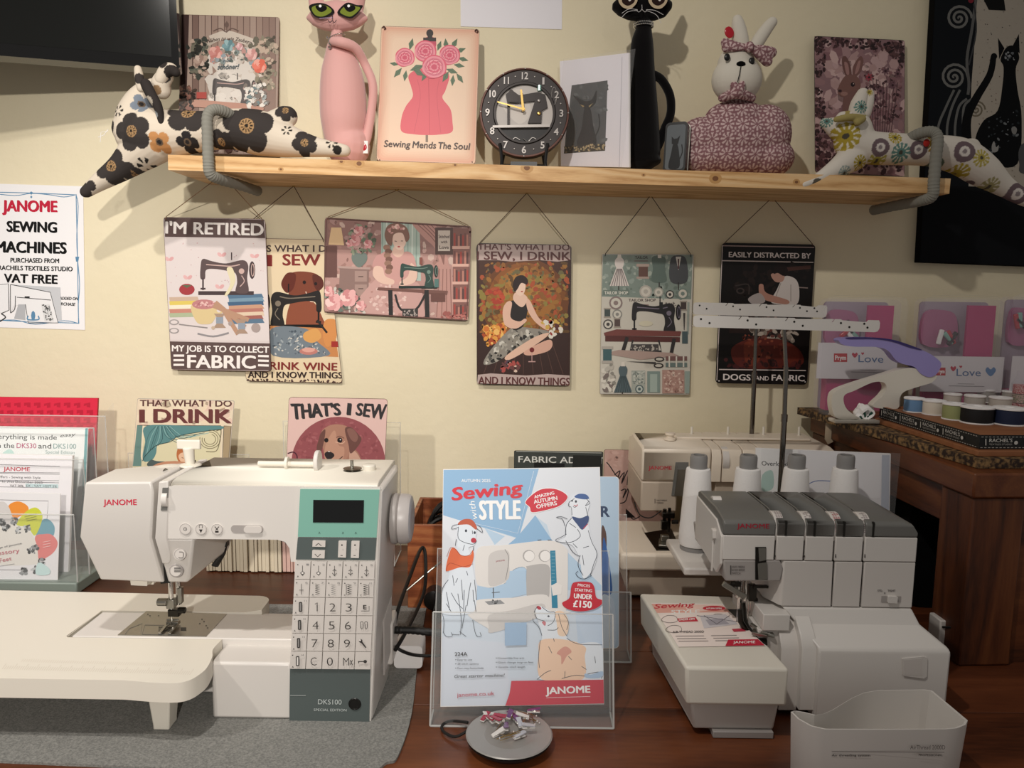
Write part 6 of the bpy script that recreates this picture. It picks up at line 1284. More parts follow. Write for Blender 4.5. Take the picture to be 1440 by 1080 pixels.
def bunny():
    y = -.11; r = empty('stuffed_rabbit', PY(1035, 243, y), 'white stuffed rabbit with mauve daisy print body and matching bow', 'toy'); O = r.location
    mat('cream_linen', 'd9d2c4', rough=.9, bump=(600, .2, .0005))
    def daisies(co):
        s = .027; b = '8b6468'
        u = co.x / s; v = co.z / s
        i = math.floor(u); j = math.floor(v); du = u - i - .5; dv = v - j - .5; d = math.hypot(du, dv); a = math.atan2(dv, du)
        if .12 < d < .44 and math.cos(8 * a) > .05: return 'd3b9b6'
        du2 = u - round(u); dv2 = v - round(v); d2 = math.hypot(du2, dv2); a2 = math.atan2(dv2, du2)
        if .05 < d2 < .26 and math.cos(4 * a2) > .3: return 'cdb2b0'
        return b
    def bd(m):
        p = PY(1033, 197, y); m.ell((p.x, y, p.z - .001), (.104, .058, .053), 18)
        p = PY(985, 200, y); m.ell((p.x, y, p.z), (.045, .05, .046), 12)
        p = PY(1075, 190, y); m.ell((p.x, y, p.z), (.05, .052, .056), 12)
        p = PY(1035, 168, y); m.ell((p.x, y, p.z), (.06, .045, .035), 12)
        z_ = shelf_z(PY(1035, 240, y).x); m.ell((PY(1030, 235, y).x, y, z_ + .045), (.103, .054, .0445), 16); m.ell((PY(990, 235, y).x, y, z_ + .041), (.055, .05, .040), 12); m.ell((PY(1075, 235, y).x, y, z_ + .041), (.055, .05, .040), 12)
        chain(m, [(1037, 165, 24), (1037, 142, 20), (1037, 130, 16)], y)
    blob(bd, .0017, daisies, 'body', MATS['cotton_print'], r, smooth=10, org=O)
    def hd(m):
        m.ell(PY(1036, 112, y - .012), (.047, .040, .043), 14); m.ell(PY(1035, 92, y - .01), (.035, .034, .036), 12)
    blob(hd, .0022, None, 'head', MATS['cream_linen'], r, org=O)
    for L in ([(1045, 75, 9), (1041, 55, 11), (1038, 35, 9), (1037, 28, 7)], [(1058, 72, 8), (1068, 55, 9), (1080, 38, 8), (1086, 31, 7)]):
        blob(lambda m: chain(m, L, y), .0022, None, 'ear', MATS['cream_linen'], r, org=O)
    def bow(m):
        chain(m, [(1020, 60, 6, -.032), (1034, 64, 5, -.04), (1052, 66, 3, -.042)], y); chain(m, [(1021, 67, 6, -.032), (1034, 67, 5, -.04), (1052, 67, 3, -.042)], y); chain(m, [(1056, 67, 3, -.042), (1070, 70, 6, -.036), (1085, 74, 7, -.03)], y); chain(m, [(1056, 69, 3, -.042), (1068, 77, 6, -.036), (1079, 86, 7, -.03)], y); m.ell(PY(1054, 66, y - .045), (.009, .008, .01), 8)
    blob(bow, .0016, daisies, 'bow', MATS['cotton_print'], r, smooth=3, org=O)
    blob(lambda m: (chain(m, [(1015, 138, 5, -.03), (1036, 131, 7, -.048), (1058, 138, 5, -.03)], y), chain(m, [(1032, 120, 5, -.05), (1038, 128, 7, -.05), (1044, 118, 4, -.05)], y)), .0016, daisies, 'neck_ruffle', MATS['cotton_print'], r, smooth=3, org=O)
    A = Art(face_uv(y - .050), -(y - .0545), .0001)
    A.mb.v = []; mk = MB()
    for px, py, rx, rz, d in ((1022.5, 80.5, .0055, .0068, -.043), (1057, 86, .0055, .0068, -.043)):
        p = PY(px, py, y + d); MB().ell(p, (rx, .003, rz), 8).build('eye', MATS['black_plastic'], r, org=O)
    p = PY(1042, 90, y - .048); m = MB(); m.ell(p, (.0085, .005, .005), 8); m.build('nose', MATS['black_fabric'], r, org=O)
    m = MB(); m.tube([PY(1042, 93, y - .051), PY(1040, 104, y - .055), PY(1037, 116, y - .053)], .0008, 5); m.build('mouth_stitch', MATS['black_fabric'], r, org=O)
    p = PY(1025.5, 45.5, y - .01); m = MB(); m.ell(p, (.0085, .002, .011), 10, R=Euler((0, -.4, 0)).to_matrix()); m.build('hanging_tag', MATS['red_gloss'], r, org=O)
bunny()
# ---- clock
def clock():
    y = -.115; c = PY(737.5, 159, y); r = empty('clock', (c.x, y + .01, shelf_z(c.x)), 'round dark clock with sewing machine face and silver numerals on the shelf', 'clock'); O = r.location
    M = Matrix.Translation(c) @ Matrix.Rotation(.12, 4, 'X').inverted() @ XZ; R = .0855
    mat('bronze_dark', '2e2a29', rough=.4, metal=.6); mat('aged_pewter', '8f8a86', rough=.4, metal=.7); mat('clock_face', 'b9b2ac', rough=.5)
    def L(mb, name, m, **k): mb.v = [M @ p for p in mb.v]; return mb.build(name, MATS[m], r, org=O, **k)
    m = MB(); m.lathe([(R * .97, -.012), (R, -.010), (R, .000), (R * .965, .004), (R * .94, .001), (R * .70, .0005), (R * .68, .003), (R * .64, .003), (R * .63, -.004), (0, -.004)], n=64); L(m, 'rim', 'bronze_dark')
    m = MB(); m.lathe([(R * .995, .0005), (R * .985, .0042), (R * .955, .0048), (R * .945, .0015)], n=64, caps=False); L(m, 'outer_ring', 'plate_edge')
    m = MB(); m.prism([(R * .635 * math.cos(k * .1745), R * .635 * math.sin(k * .1745)) for k in range(36)], -.004, -.0034); L(m, 'dial', 'clock_face')
    m = MB()
    for k in range(12):
        a = math.radians(90 - 30 * (k + 1)); s = str(k + 1); vs, fs, asp = textmesh(s, .02); h = .0135; w = h * asp * (.8 if len(s) > 1 else .95) if s != '1' else h * .3
        cx, cy = R * .82 * math.cos(a), R * .82 * math.sin(a)
        m.add([(cx - w / 2 + x * w, cy - h / 2 + q * h, .003) for x, q in vs], fs)
        a2 = a + math.radians(15); m.ell((R * .83 * math.cos(a2), R * .83 * math.sin(a2), .0015), (.0018, .0018, .0012), 5); m.ell((R * .97 * math.cos(a2 + .26), R * .97 * math.sin(a2 + .26), .0045), (.0016, .0016, .0014), 5)
    L(m, 'numerals', 'aged_pewter')
    Mi = M.inverted(); nn = M.to_3x3() @ Vector((0, 0, 1))
    def uv(px, py): d = ray(px, py); t = (M.translation - CAM).dot(nn) / d.dot(nn); q = Mi @ (CAM + d * t); return (q.x, q.y)
    def K(L_): return [(520 + a / 4.5, b / 4.5) for a, b in L_]
    A = Art(uv, -.0030); A.sp(K([(800, 560), (900, 500), (1050, 500), (1150, 560), (1170, 700), (1130, 790), (800, 800), (780, 680)]), 'b5aca4'); A.sp(K([(830, 640), (950, 560), (1020, 700), (940, 780)]), 'c4bab0')
    A.poly(K([(775, 800), (1140, 795), (1140, 870), (1080, 900), (960, 930), (840, 900)]), '1f1c1c'); A.mb.v = [M @ p for p in A.mb.v]; A.mb.build('dial_picture', MATS['print_ink'], r, org=O, smooth=False)
    m = MB()
    def pr(pts, a, b): q = [uv(*p) for p in K(pts)]; m.prism(q, a, b)
    pr([(1000, 780), (1045, 640), (930, 655), (875, 650), (875, 590), (890, 565), (945, 605), (1060, 585), (1110, 600), (1125, 680), (1090, 700), (1085, 780)], -.003, .002)
    pr([(870, 650), (885, 650), (885, 790), (870, 790)], -.003, .002); pr([(900, 570), (860, 600), (870, 650), (940, 650), (935, 610)], -.002, .0035)
    L(m, 'relief_machine', 'bronze_dark', bevel=.0006)
    m = MB(); pr([(778, 798), (1138, 790), (1140, 808), (778, 812)], -.003, .004); q = uv(*K([(1165, 610)])[0]); m.tube([(q[0] + .005 * math.cos(t), q[1] + .017 * math.sin(t), .001) for t in [k * .4 for k in range(16)]], .0012, 6, closed=True); q = uv(*K([(1070, 640)])[0]); m.ell((q[0], q[1], .003), (.0035, .0035, .0015), 8)
    for cx in (900, 1010): q = [uv(*p) for p in K([(cx - 40, 875), (cx - 10, 895), (cx + 20, 870), (cx + 50, 885)])]; m.tube([(a, b, -.001) for a, b in cr(q, 4)], .0009, 5)
    L(m, 'relief_trim', 'aged_pewter')
    m = MB(); q = uv(*K([(1073, 560)])[0]); m.cyl((q[0], q[1] - .005, .001), (q[0], q[1] + .005, .001), .0038, 10); L(m, 'relief_spool', 'teal_panel')
    m = MB(); q = uv(*K([(1070, 720)])[0]); m.ell((q[0], q[1], .003), (.004, .004, .0015), 8); h = uv(*K([(970, 697)])[0]); e = uv(*K([(808, 652)])[0]); f = uv(*K([(957, 575)])[0])
    for t, w in ((e, .0016), (f, .0024)):
        d = Vector((t[0] - h[0], t[1] - h[1])); l = d.length; d /= l; n_ = Vector((-d.y, d.x)); H = Vector(h); T = Vector(t)
        m.prism([tuple(H - d * .004 - n_ * w), tuple(H - d * .004 + n_ * w), tuple(T + n_ * w * .7), tuple(T - n_ * w * .7)], .006, .0066)
    m.cyl((h[0], h[1], .002), (h[0], h[1], .008), .0032, 14); L(m, 'clock_hands', 'brass')
    # easel feet
    m = MB(); zf = shelf_z(c.x) + .0006
    for px in (703, 770):
        p = PY(px, 205, y - .012); m.tube(cr([(p.x, y - .012, p.z + .004), (p.x + (.004 if px < 720 else -.004), y - .022, zf + .018), (p.x + (.002 if px < 720 else -.002), y - .022, zf + .003), (p.x, y + .045, zf + .003)], 4), .0032, 8)
        m.tube([(p.x, y + .045, zf + .003), (p.x * .7 + c.x * .3, y + .028, zf + .07)], .0028, 8)
    m.cyl((PY(703, 205, y).x, y + .012, zf + .014), (PY(770, 205, y).x, y + .012, zf + .014), .003, 8); m.box((c.x, y - .020, zf + .010), (.05, .006, .012)); L2 = m.build('easel_stand', MATS['black_plastic'], r, org=O)
clock()
# ---- white mounted print set at an angle
def angled(name, label, cat, L0, yL, R0, yR, quad, **k):
    a = PY(*L0, yL); b = PY(*R0, yR); yaw = math.atan2(b.y - a.y, b.x - a.x)
    return sign(name, label, quad, (yL + yR) / 2, cat=cat, yaw=yaw, **k)
A = angled('mounted_print', 'small print of a black cat in a wide white mount, wrapped in clear film', 'picture', (790, 232), -.045, (882, 237), -.175, [(785, 88), (887, 72), (882, 237), (791, 232)], rad=.0005, edge='paper_white', base='e6e2ea', thick=.004)
def print_(A):
    A.poly([(804, 120), (854.5, 113), (851, 212), (793, 216)], '4c4e50'); A.scatter([(806, 122), (853, 115), (850, 205), (795, 208)], 70, (2, 4), ['55585a', '474a4c', '606466'], 3)
    A.sp([(806, 140), (815, 136), (824, 150), (820, 185), (812, 208), (796, 210), (797, 180)], '3c3f41')
    A.sp([(818, 150), (812, 142), (806, 134), (812, 137), (822, 142), (832, 140), (839, 127), (838, 144), (830, 152), (824, 153)], '121112'); A.sp([(822, 152), (830, 152), (834, 175), (838, 204), (812, 204), (818, 180)], '121112'); A.line([(835, 196), (843, 178), (842, 160)], 1.6, '121112')
    A.poly([(816, 147), (822, 149), (820, 151)], 'a58a4a'); A.poly([(834, 145), (828, 149), (829, 151)], 'a58a4a')
    A.poly([(794, 206), (851, 202), (851, 212), (793, 216)], '2c2618'); A.scatter([(794, 206), (851, 202), (850, 211), (794, 215)], 60, (.8, 1.8), ['8f7a4a', 'b59c68', '5c4c2c'], 5)
    A.line([(875, 80), (871, 236)], .8, 'bdb8c4', False)
print_(A); A.build(A.root)
x0, y0, x1, y1 = A.box
m = MB(); m.prism([(x0 - .002, y0), (x1 + .002, y0), (x1 + .002, y1 + .004), (x0 - .002, y1 + .003)], .0042, .0045); m.build('clear_wrapper', MATS['clear_film'], A.root)
# ---- little black tin
def tin():
    yaw = math.radians(-28); p = PY(950, 238, -.155); z = shelf_z(p.x)
    M = Matrix.Translation((p.x, p.y, z + .0005)) @ Matrix.Rotation(yaw, 4, 'Z') @ Matrix.Rotation(-.10, 4, 'X')
    r = empty('small_tin', M, 'small black lidded tin with a grey cat picture beside the rabbit', 'tin')
    m = MB(); m.prism(rrect(-.021, 0, .021, .092, .008), -.016, .012, XZ); m.build('tin_body', MATS['black_plastic'], r, bevel=.003)
    m = MB(); m.prism(rrect(-.022, -.0, .022, .093, .009), -.005, -.0035, XZ); m.build('lid_seam', MATS['steel'], r)
    A = Art(lambda x, y: (x, y), .0122, .0001); A.poly(rrect(-.0175, .005, .0175, .087, .006), '565c60'); A.sp([(-.010, .008), (.010, .008), (.008, .035), (.003, .052), (-.004, .052), (-.007, .035)], '0e0d0e'); A.poly([(-.008, .066), (-.007, .052), (.005, .051), (.008, .067), (.003, .062), (-.003, .061)], '0e0d0e'); A.line([(.008, .02), (.014, .035), (.012, .05)], .002, '0e0d0e')
    A.mb.v = [XZ @ p for p in A.mb.v]; A.mb.build('lid_picture', MATS['print_ink'], r, smooth=False)
tin()
# ---- cat canvas at the right
A = sign('cat_canvas', 'large dark canvas of a black cat and silver spirals hanging at the right', [(1321, -60), (1570, -54), (1539, 380), (1290, 367)], -.022, cat='picture', rad=.001, edge='black_fabric', base='0d1116', thick=.0205)
def catcanvas(A):
    def X(a, b): return (1300 + a / 3.6, b / 3.6)
    P = lambda L: [X(*p) for p in L]
    A.poly([(1376, -60), (1570, -54), (1568, 268), (1362, 262), (1366, 120), (1372, 40)], 'a89d8c')
    rd = random.Random(5)
    for k in range(420): x = rd.uniform(1372, 1560); y = rd.uniform(-50, 260); A.ell(x, y, .8, .8, 'a0705c', 5, keep=True)
    A.up()
    def spiral(cx, cy, r, t, w, col):
        pts = [X(cx + r * (1 - k / 40) * math.cos(k * t / 40 * 6.283), cy + r * (1 - k / 40) * math.sin(k * t / 40 * 6.283)) for k in range(41)]; A.line(pts, w, col, False)
    spiral(175, 92, 66, -2.5, 3.6, '6d6c68'); spiral(150, 390, 70, -2.6, 3.6, '6d6c68'); spiral(262, 555, 46, -2.6, 2.4, '6f6550')
    A.line(P([(262, -10), (240, 150), (215, 300), (225, 420), (220, 480)]), 4, '5d5c5a'); A.line(P([(250, 20), (262, 160), (225, 330)]), 2, '3c3c3e'); A.ell(*X(235, 3), 4, 3.4, '7a2430')
    for x0, x1 in ((150, 70), (180, 115), (215, 155), (240, 195)): A.line(P([(x0, 455 if x0 < 200 else 500), (x0 - 40, 540), (x1, 640), (x1 + 2, 740)]), 3.4, '62625f')
    A.line(P([(350, 285), (330, 380), (260, 500), (215, 600), (215, 730)]), [8, 14], '07090b'); A.ell(*X(352, 285), 4.5, 4.5, '07090b')
    A.sp(P([(400, 340), (385, 300), (415, 240), (455, 235), (480, 290), (462, 350), (470, 450), (492, 600), (470, 830), (330, 835), (262, 815), (258, 700), (300, 610), (370, 560), (395, 430)]), '07090b')
    A.poly(P([(372, 192), (405, 245), (378, 300)]), '07090b'); A.poly(P([(478, 172), (482, 270), (442, 240)]), '07090b')
    A.scatter(P([(390, 270), (470, 260), (470, 300), (400, 310)]), 16, (.8, 2), ['5f6468', '8a8d8e'], 3); A.scatter(P([(320, 600), (470, 560), (480, 700), (330, 780)]), 34, (.8, 2.4), ['3c4246', '22282c', '6a6e70'], 4)
    A.sp(P([(340, 740), (352, 715), (362, 745), (375, 735), (370, 765), (345, 770)]), '8f8d88'); A.sp(P([(440, 650), (455, 640), (468, 655), (460, 680), (445, 675)]), '7d7c78')
    A.poly(P([(300, 0), (395, -60), (410, 54), (325, 50)]), '10110f'); A.sp(P([(480, 830), (478, 760), (520, 720), (700, 720), (700, 880), (500, 880)]), '4f4f50')
    A.poly([(1362, 262), (1568, 268), (1568, 380), (1290, 367), (1297, 262)], '0a0c10')
catcanvas(A); A.build(A.root, MATS['print_matte'])
# ---- television
def tv():
    yaw = math.radians(17); p = PY(252.5, 98, -.10)
    M = Matrix.Translation(p) @ Matrix.Rotation(yaw, 4, 'Z') @ Matrix.Rotation(math.radians(-.6), 4, 'Y')
    r = empty('television', M, 'black flat television mounted high at the top left corner', 'television')
    w, h = .98, .56; mat('tv_gloss', '0a0a0a', rough=.08, coat=.5); mat('tv_screen', '10110f', rough=.12)
    m = MB(); m.prism(rrect(-w, 0, 0, h, .006), -.045, 0, XZ); m.build('casing', MATS['tv_gloss'], r, bevel=.002)
    m = MB(); m.prism([(-w + .016, .022), (-.013, .022), (-.013, h - .015), (-w + .016, h - .015)], 0, .0006, XZ); m.build('screen', MATS['tv_screen'], r)
    m = MB(); m.bb((-w / 2 - .08, .0455, .15), (-w / 2 + .08, .10, .40)); m.build('wall_mount', MATS['black_plastic'], r, bevel=.004)
tv()
# ---------------------------------------------------------------- brochures in clear holders
def holder(name, label, x0, x1, yf, yb, z0, hb, hf, lean, cat='holder', side=True):
    """clear stand: base, leaning back, front lip, sides"""
    r = empty(name, ((x0 + x1) / 2, (yf + yb) / 2, z0), label, cat); O = r.location; t = .002
    m = MB(); m.bb((x0, yf, z0 + .0003), (x1, yb, z0 + t)); m.build('base', MATS['clear_acrylic'], r, org=O)
    m = MB(); dy = math.tan(lean) * hb; m.loft([[Vector(v) for v in ((x0, yb - t, z0 + t), (x1, yb - t, z0 + t), (x1, yb, z0 + t), (x0, yb, z0 + t))], [Vector(v) for v in ((x0, yb - t + dy, z0 + hb), (x1, yb - t + dy, z0 + hb), (x1, yb + dy, z0 + hb), (x0, yb + dy, z0 + hb))]]); m.build('back_panel', MATS['clear_acrylic'], r, org=O)
    m = MB(); df = math.tan(lean) * hf; m.loft([[Vector(v) for v in ((x0, yf, z0 + t), (x1, yf, z0 + t), (x1, yf + t, z0 + t), (x0, yf + t, z0 + t))], [Vector(v) for v in ((x0, yf + df, z0 + hf), (x1, yf + df, z0 + hf), (x1, yf + t + df, z0 + hf), (x0, yf + t + df, z0 + hf))]]); m.build('front_pocket', MATS['clear_acrylic'], r, org=O)
    E = MB()
    for x in (x0, x1): E.tube([(x, yf + df, z0 + hf), (x, yf, z0 + .002), (x, yb, z0 + .002)], .0013, 6)
    E.tube([(x0, yf, z0 + .0018), (x1, yf, z0 + .0018)], .0014, 6); E.tube([(x0, yf + df, z0 + hf), (x1, yf + df, z0 + hf)], .0009, 6)
    E.tube([(x0, yb, z0 + .004), (x0, yb + dy, z0 + hb), (x1, yb + dy, z0 + hb), (x1, yb, z0 + .004)], .0010, 6)
    E.build('polished_edges', MATS['acrylic_edge'], r, org=O)
    if side:
        for x in (x0, x1):
            m = MB(); m.loft([[Vector((x + d, y, z)) for y, z in ((yf, z0 + t), (yf + df, z0 + hf), (yb + df, z0 + hf), (yb, z0 + t))] for d in (-.0006, .0006)]); m.build('side_wall', MATS['clear_acrylic'], r, org=O)
    return r
a = PY(606, 1002, -.712); b = PY(862, 1002, -.712)
holder('brochure_holder', 'clear acrylic holder standing behind the pin dish, holding the autumn brochure', a.x, b.x, -.722, -.685, DZ, .20, .135, math.radians(16))
A = sign('brochure', 'light blue autumn sewing brochure with cartoon dogs in the front clear holder', [(624.4, 658), (842.4, 658.7), (851, 988.5), (618, 996)], -.7035, cat='brochure', lean=math.radians(15.5), rad=.0004, edge='paper_white', base='aecbe3', thick=.006)
def brochure(A):
    def X(a, b): return (600 + a / 4.911, 640 + b / 4.911)
    def Y(a, b): return (600 + a / 4.321, 830 + b / 4.321)
    P = lambda L: [X(*p) for p in L]; Q = lambda L: [Y(*p) for p in L]
    LB, G, MB_, N = 'a9c8e2', 'd3d9e2', '7fb0d8', '2c3444'
    A.poly([(624, 658), (843, 658), (852, 990), (617, 997)], 'b9cfe2')
    A.poly(P([(110, 80), (775, 85), (640, 560), (620, 570), (110, 415)]), MB_); A.poly(P([(775, 85), (1200, 85), (1215, 900), (870, 610), (830, 480), (750, 420), (640, 560)]), G)
    A.poly(P([(110, 415), (620, 575), (560, 620), (330, 1090), (90, 1090)]), G); A.poly(P([(630, 560), (750, 415), (860, 580), (900, 620), (560, 620)]), MB_); A.poly(P([(560, 620), (900, 600), (1215, 900), (1215, 1090), (330, 1090)]), LB)
    A.poly(P([(400, 505), (540, 560), (470, 620)]), LB); A.poly([(618, 830), (852, 830), (852, 990), (617, 997)], 'c3d2e2'); A.poly(Q([(80, 280), (480, 320), (500, 560), (470, 720), (76, 720)]), 'c9d3e2'); A.poly(Q([(900, 100), (1062, 60), (1080, 540), (940, 540)]), 'b5cbe3')
    for k in range(24): A.line(Q([(880 + k * 9, 90 + k * 3), (1000 + k * 5, 400)]), .35, 'c9d8ea', False)
    A.line(P([(740, 110), (630, 540), (280, 460)]), .5, 'd8e4f0', False)
    A.text('AUTUMN 2025', X(240, 187), X(440, 187), 4.4, 'f2f4f6', .01)
    A.text('Sewing', X(178, 312), X(665, 262), 18, 'cc2438', .045, .12); A.text('with', X(350, 440), X(330, 315), 8.5, 'e9eef4', 0, .2); A.text('STYLE', X(368, 443), X(645, 440), 27, 'f3f5f7', .035)
    A.sp(P([(680, 325), (730, 270), (800, 232), (900, 235), (975, 285), (930, 345), (850, 375), (730, 397), (710, 360)]), 'c81f36'); A.line(P([(680, 325), (730, 270), (800, 232), (900, 235), (975, 285), (930, 345), (850, 375), (730, 397), (710, 360)]), .8, 'e8eef6', closed=True)
    for s, y0, y1, x0, x1, h in (('AMAZING', 300, 270, 745, 882, 4.4), ('AUTUMN', 336, 308, 742, 903, 5.6), ('OFFERS', 370, 343, 760, 900, 5.6)): A.text(s, X(x0, y0), X(x1, y1), h, 'f6f2f2', .03)
    # machine picture
    B1, B2, B3 = 'dad6d2', 'c5c1be', 'b0adab'
    A.sp(P([(345, 660), (430, 625), (520, 622), (800, 590), (900, 600), (960, 640), (975, 700), (960, 1090), (860, 1090), (700, 1000), (690, 790), (600, 790), (545, 880), (440, 915), (345, 880)]), B1)
    A.sp(P([(690, 790), (700, 765), (840, 760), (850, 900), (830, 1010), (720, 1000), (690, 960)]), B3); A.poly(P([(575, 800), (685, 795), (690, 960), (560, 990), (345, 1005), (350, 900), (440, 918), (545, 885)]), MB_ if 0 else 'a4c4e0')
    A.sp(P([(440, 680), (560, 660), (570, 760), (560, 860), (440, 905), (425, 800)]), B2); A.line(P([(540, 650), (565, 700), (562, 770), (545, 860)]), .7, '6b6866'); A.text('JANOME', X(478, 738), X(540, 730), 2, '8f3040')
    A.sp(P([(330, 1010), (450, 990), (700, 985), (740, 1010), (900, 1060), (960, 1090), (300, 1090)]), B1); A.sp(Q([(250, 110), (330, 80), (560, 40), (730, 30), (740, 130), (600, 190), (400, 255), (370, 230), (260, 160)]), B1); A.sp(Q([(380, 150), (520, 120), (700, 80), (710, 140), (600, 195), (395, 258), (378, 220)]), B2)
    A.poly(P([(400, 1010), (510, 1000), (540, 1025), (430, 1035)]), '8b8d90'); A.line(P([(460, 915), (462, 985)]), 1.4, '5a5c60', False); A.line(P([(450, 950), (505, 945)]), 1, '5a5c60', False); A.scatter(P([(440, 1000), (495, 1000), (490, 1025), (450, 1025)]), 14, (.5, 1.2), ['3a3c40'], 3)
    for x in (705, 815): A.ell(*X(x, 695), 8.6, 8.4, 'a8a5a3'); A.ell(*X(x + 4, 697), 7.4, 7.4, 'e4e1de')
    A.poly(P([(852, 660), (888, 658), (905, 1055), (865, 1055)]), '2a7f9e'); A.poly(P([(860, 900), (900, 880), (935, 900), (930, 960), (870, 970)]), 'e0dcd8')
    for k in range(9): A.rect(*X(862, 672 + k * 24), *X(886, 676 + k * 24), '5fa3bb')
    for x in (780, 850): A.line(P([(x - 14, 587), (x + 12, 585)]), 1, '4a4c50', False)
    def ink(L, w=.75, c=N): A.line(L, w, c)
    # left dog
    A.sp(P([(210, 470), (250, 450), (320, 460), (345, 500), (340, 560), (330, 620), (290, 640), (310, 700), (320, 780), (340, 900), (345, 1000), (310, 1090), (105, 1090), (110, 950), (150, 840), (165, 700), (205, 640), (215, 560)]), 'd5dfea')
    A.sp(P([(215, 480), (250, 445), (310, 445), (345, 490), (340, 515), (290, 480)]), 'b8563a'); A.sp(P([(175, 640), (205, 650), (240, 690), (300, 690), (318, 655), (325, 700), (300, 770), (230, 775), (150, 800), (132, 790), (150, 700)]), 'd8673c')
    ink(P([(225, 480), (185, 485), (172, 510), (205, 505), (222, 495)])); ink(P([(345, 505), (385, 535), (375, 500), (350, 485)])); ink(P([(220, 500), (218, 570), (255, 600), (320, 615), (345, 590)])); ink(P([(315, 520), (318, 545)])); ink(P([(205, 580), (198, 625)])); ink(P([(262, 620), (250, 660)])); ink(P([(325, 630), (322, 660)])); A.ell(*X(272, 522), 1.6, 2, N); A.ell(*X(332, 535), 1.6, 2, N); A.ell(*X(324, 588), 3.8, 3.6, 'b22a3c')
    ink(P([(140, 700), (165, 640), (200, 650), (235, 690), (290, 692), (320, 655)]), .6, '9a3f28'); ink(P([(135, 800), (160, 745), (250, 770), (320, 750)]), .6, '9a3f28')
    for L in ([(150, 860), (110, 920), (105, 1000)], [(180, 830), (190, 900)], [(200, 880), (215, 850)], [(240, 860), (250, 1000)], [(170, 950), (210, 1020), (250, 1060)], [(285, 830), (275, 800)], [(305, 880), (290, 960), (280, 1040)], [(330, 860), (345, 1000)], [(320, 930), (325, 1010)], [(260, 930), (255, 1080)]): ink(P(L))
    for L in ([(90, 130), (105, 180), (102, 260)], [(120, 10), (140, 120)], [(190, 20), (210, 170), (205, 270)], [(240, 90), (215, 230)], [(290, 60), (300, 130)], [(100, 250), (120, 280), (155, 278), (150, 255)], [(200, 250), (240, 280)], [(280, 180), (300, 270), (330, 278), (325, 255)], [(155, 268), (200, 270)], [(120, 80), (150, 130)]): ink(Q(L))
    # right dog
    A.sp(P([(985, 320), (1030, 275), (1100, 280), (1125, 330), (1110, 400), (1120, 500), (1140, 580), (1175, 690), (1140, 800), (1080, 850), (1060, 740), (1040, 680), (1000, 620), (920, 600), (960, 560), (965, 480), (1000, 430)]), 'dce3ec')
    A.sp(P([(1020, 290), (1050, 268), (1100, 272), (1120, 300), (1080, 305)]), '3a5c96'); A.sp(P([(1002, 425), (1060, 435), (1115, 418), (1112, 470), (1075, 515), (1040, 480)]), '2f4878'); A.line(P([(1080, 508), (1112, 475)]), 1, 'c83048', False)
    for L in ([(1020, 300), (985, 325), (980, 350), (1000, 360)], [(1010, 355), (1025, 360), (1040, 345)], [(1100, 300), (1125, 330), (1095, 350), (1118, 320)], [(1000, 365), (1003, 415)], [(1098, 360), (1112, 420)], [(1000, 435), (965, 480), (958, 550)], [(1030, 500), (985, 470)], [(1040, 510), (1060, 560), (1000, 600), (915, 600), (890, 585), (930, 565), (965, 545)], [(955, 490), (935, 440), (895, 430), (930, 425), (970, 440)], [(960, 590), (1010, 670), (1060, 700)], [(1115, 520), (1140, 600), (1175, 680), (1150, 760), (1130, 830)], [(1060, 690), (1045, 760), (1080, 830)], [(1045, 800), (1030, 820), (1060, 850), (1100, 852), (1138, 830)], [(1080, 640), (1120, 628)], [(1075, 690), (1085, 760)], [(1010, 610), (1040, 640)]): ink(P(L))
    A.ell(*X(1030, 320), 1.5, 1.8, N); A.ell(*X(1003, 315), 1.4, 1.2, N); A.line(P([(1015, 345), (1035, 352), (1040, 340)]), .9, 'c0303c')
    # lower dog
    A.sp(Q([(700, 270), (680, 200), (660, 120), (690, 95), (760, 130), (800, 120), (850, 160), (860, 220), (850, 280), (900, 320), (1060, 330), (1075, 540), (690, 540), (720, 480), (690, 400)]), 'd9e2ec')
    A.sp(Q([(780, 130), (830, 130), (862, 190), (850, 270), (800, 270), (790, 200)]), 'ecc9a8'); A.sp(Q([(700, 300), (850, 300), (960, 340), (960, 400), (945, 540), (700, 540), (680, 380)]), 'eec4a0'); A.sp(Q([(790, 380), (840, 340), (880, 370), (850, 400), (820, 450), (815, 400)]), 'd98f78')
    A.ell(*Q([(682, 106)])[0], 3.6, 2.4, 'b0404c', rot=30); A.ell(*Q([(740, 157)])[0], 1.6, 1.4, N); A.sp(Q([(700, 195), (712, 185), (724, 195), (718, 215)]), 'cf6470')
    for L in ([(672, 100), (655, 130), (670, 170), (715, 185)], [(700, 100), (740, 130), (780, 135), (770, 190), (735, 215)], [(645, 170), (650, 190), (680, 220), (700, 275)], [(830, 140), (860, 190), (850, 240)], [(800, 140), (820, 220), (850, 275)], [(850, 290), (920, 325), (1065, 330)], [(690, 300), (680, 400), (685, 470)], [(740, 340), (760, 380)], [(860, 400), (880, 420)], [(840, 490), (838, 530)], [(940, 460), (970, 480)], [(1020, 400), (1025, 440)], [(670, 540), (720, 500), (755, 485)], [(820, 535), (900, 515), (960, 520)], [(965, 510), (1040, 495), (1070, 505), (1060, 535)], [(770, 290), (775, 310)], [(735, 240), (780, 240), (800, 225)]): ink(Q(L))
    A.sp(Q([(960, 505), (1000, 510), (1060, 490), (1076, 505), (1050, 530), (970, 530)]), '9fc0e2')
    # hat badge
    A.sp(P([(1000, 900), (1030, 875), (1120, 875), (1155, 905), (1170, 980), (1210, 1000), (1215, 1020), (1160, 1060), (1060, 1078), (970, 1060), (935, 1020), (985, 985)]), 'c01f34')
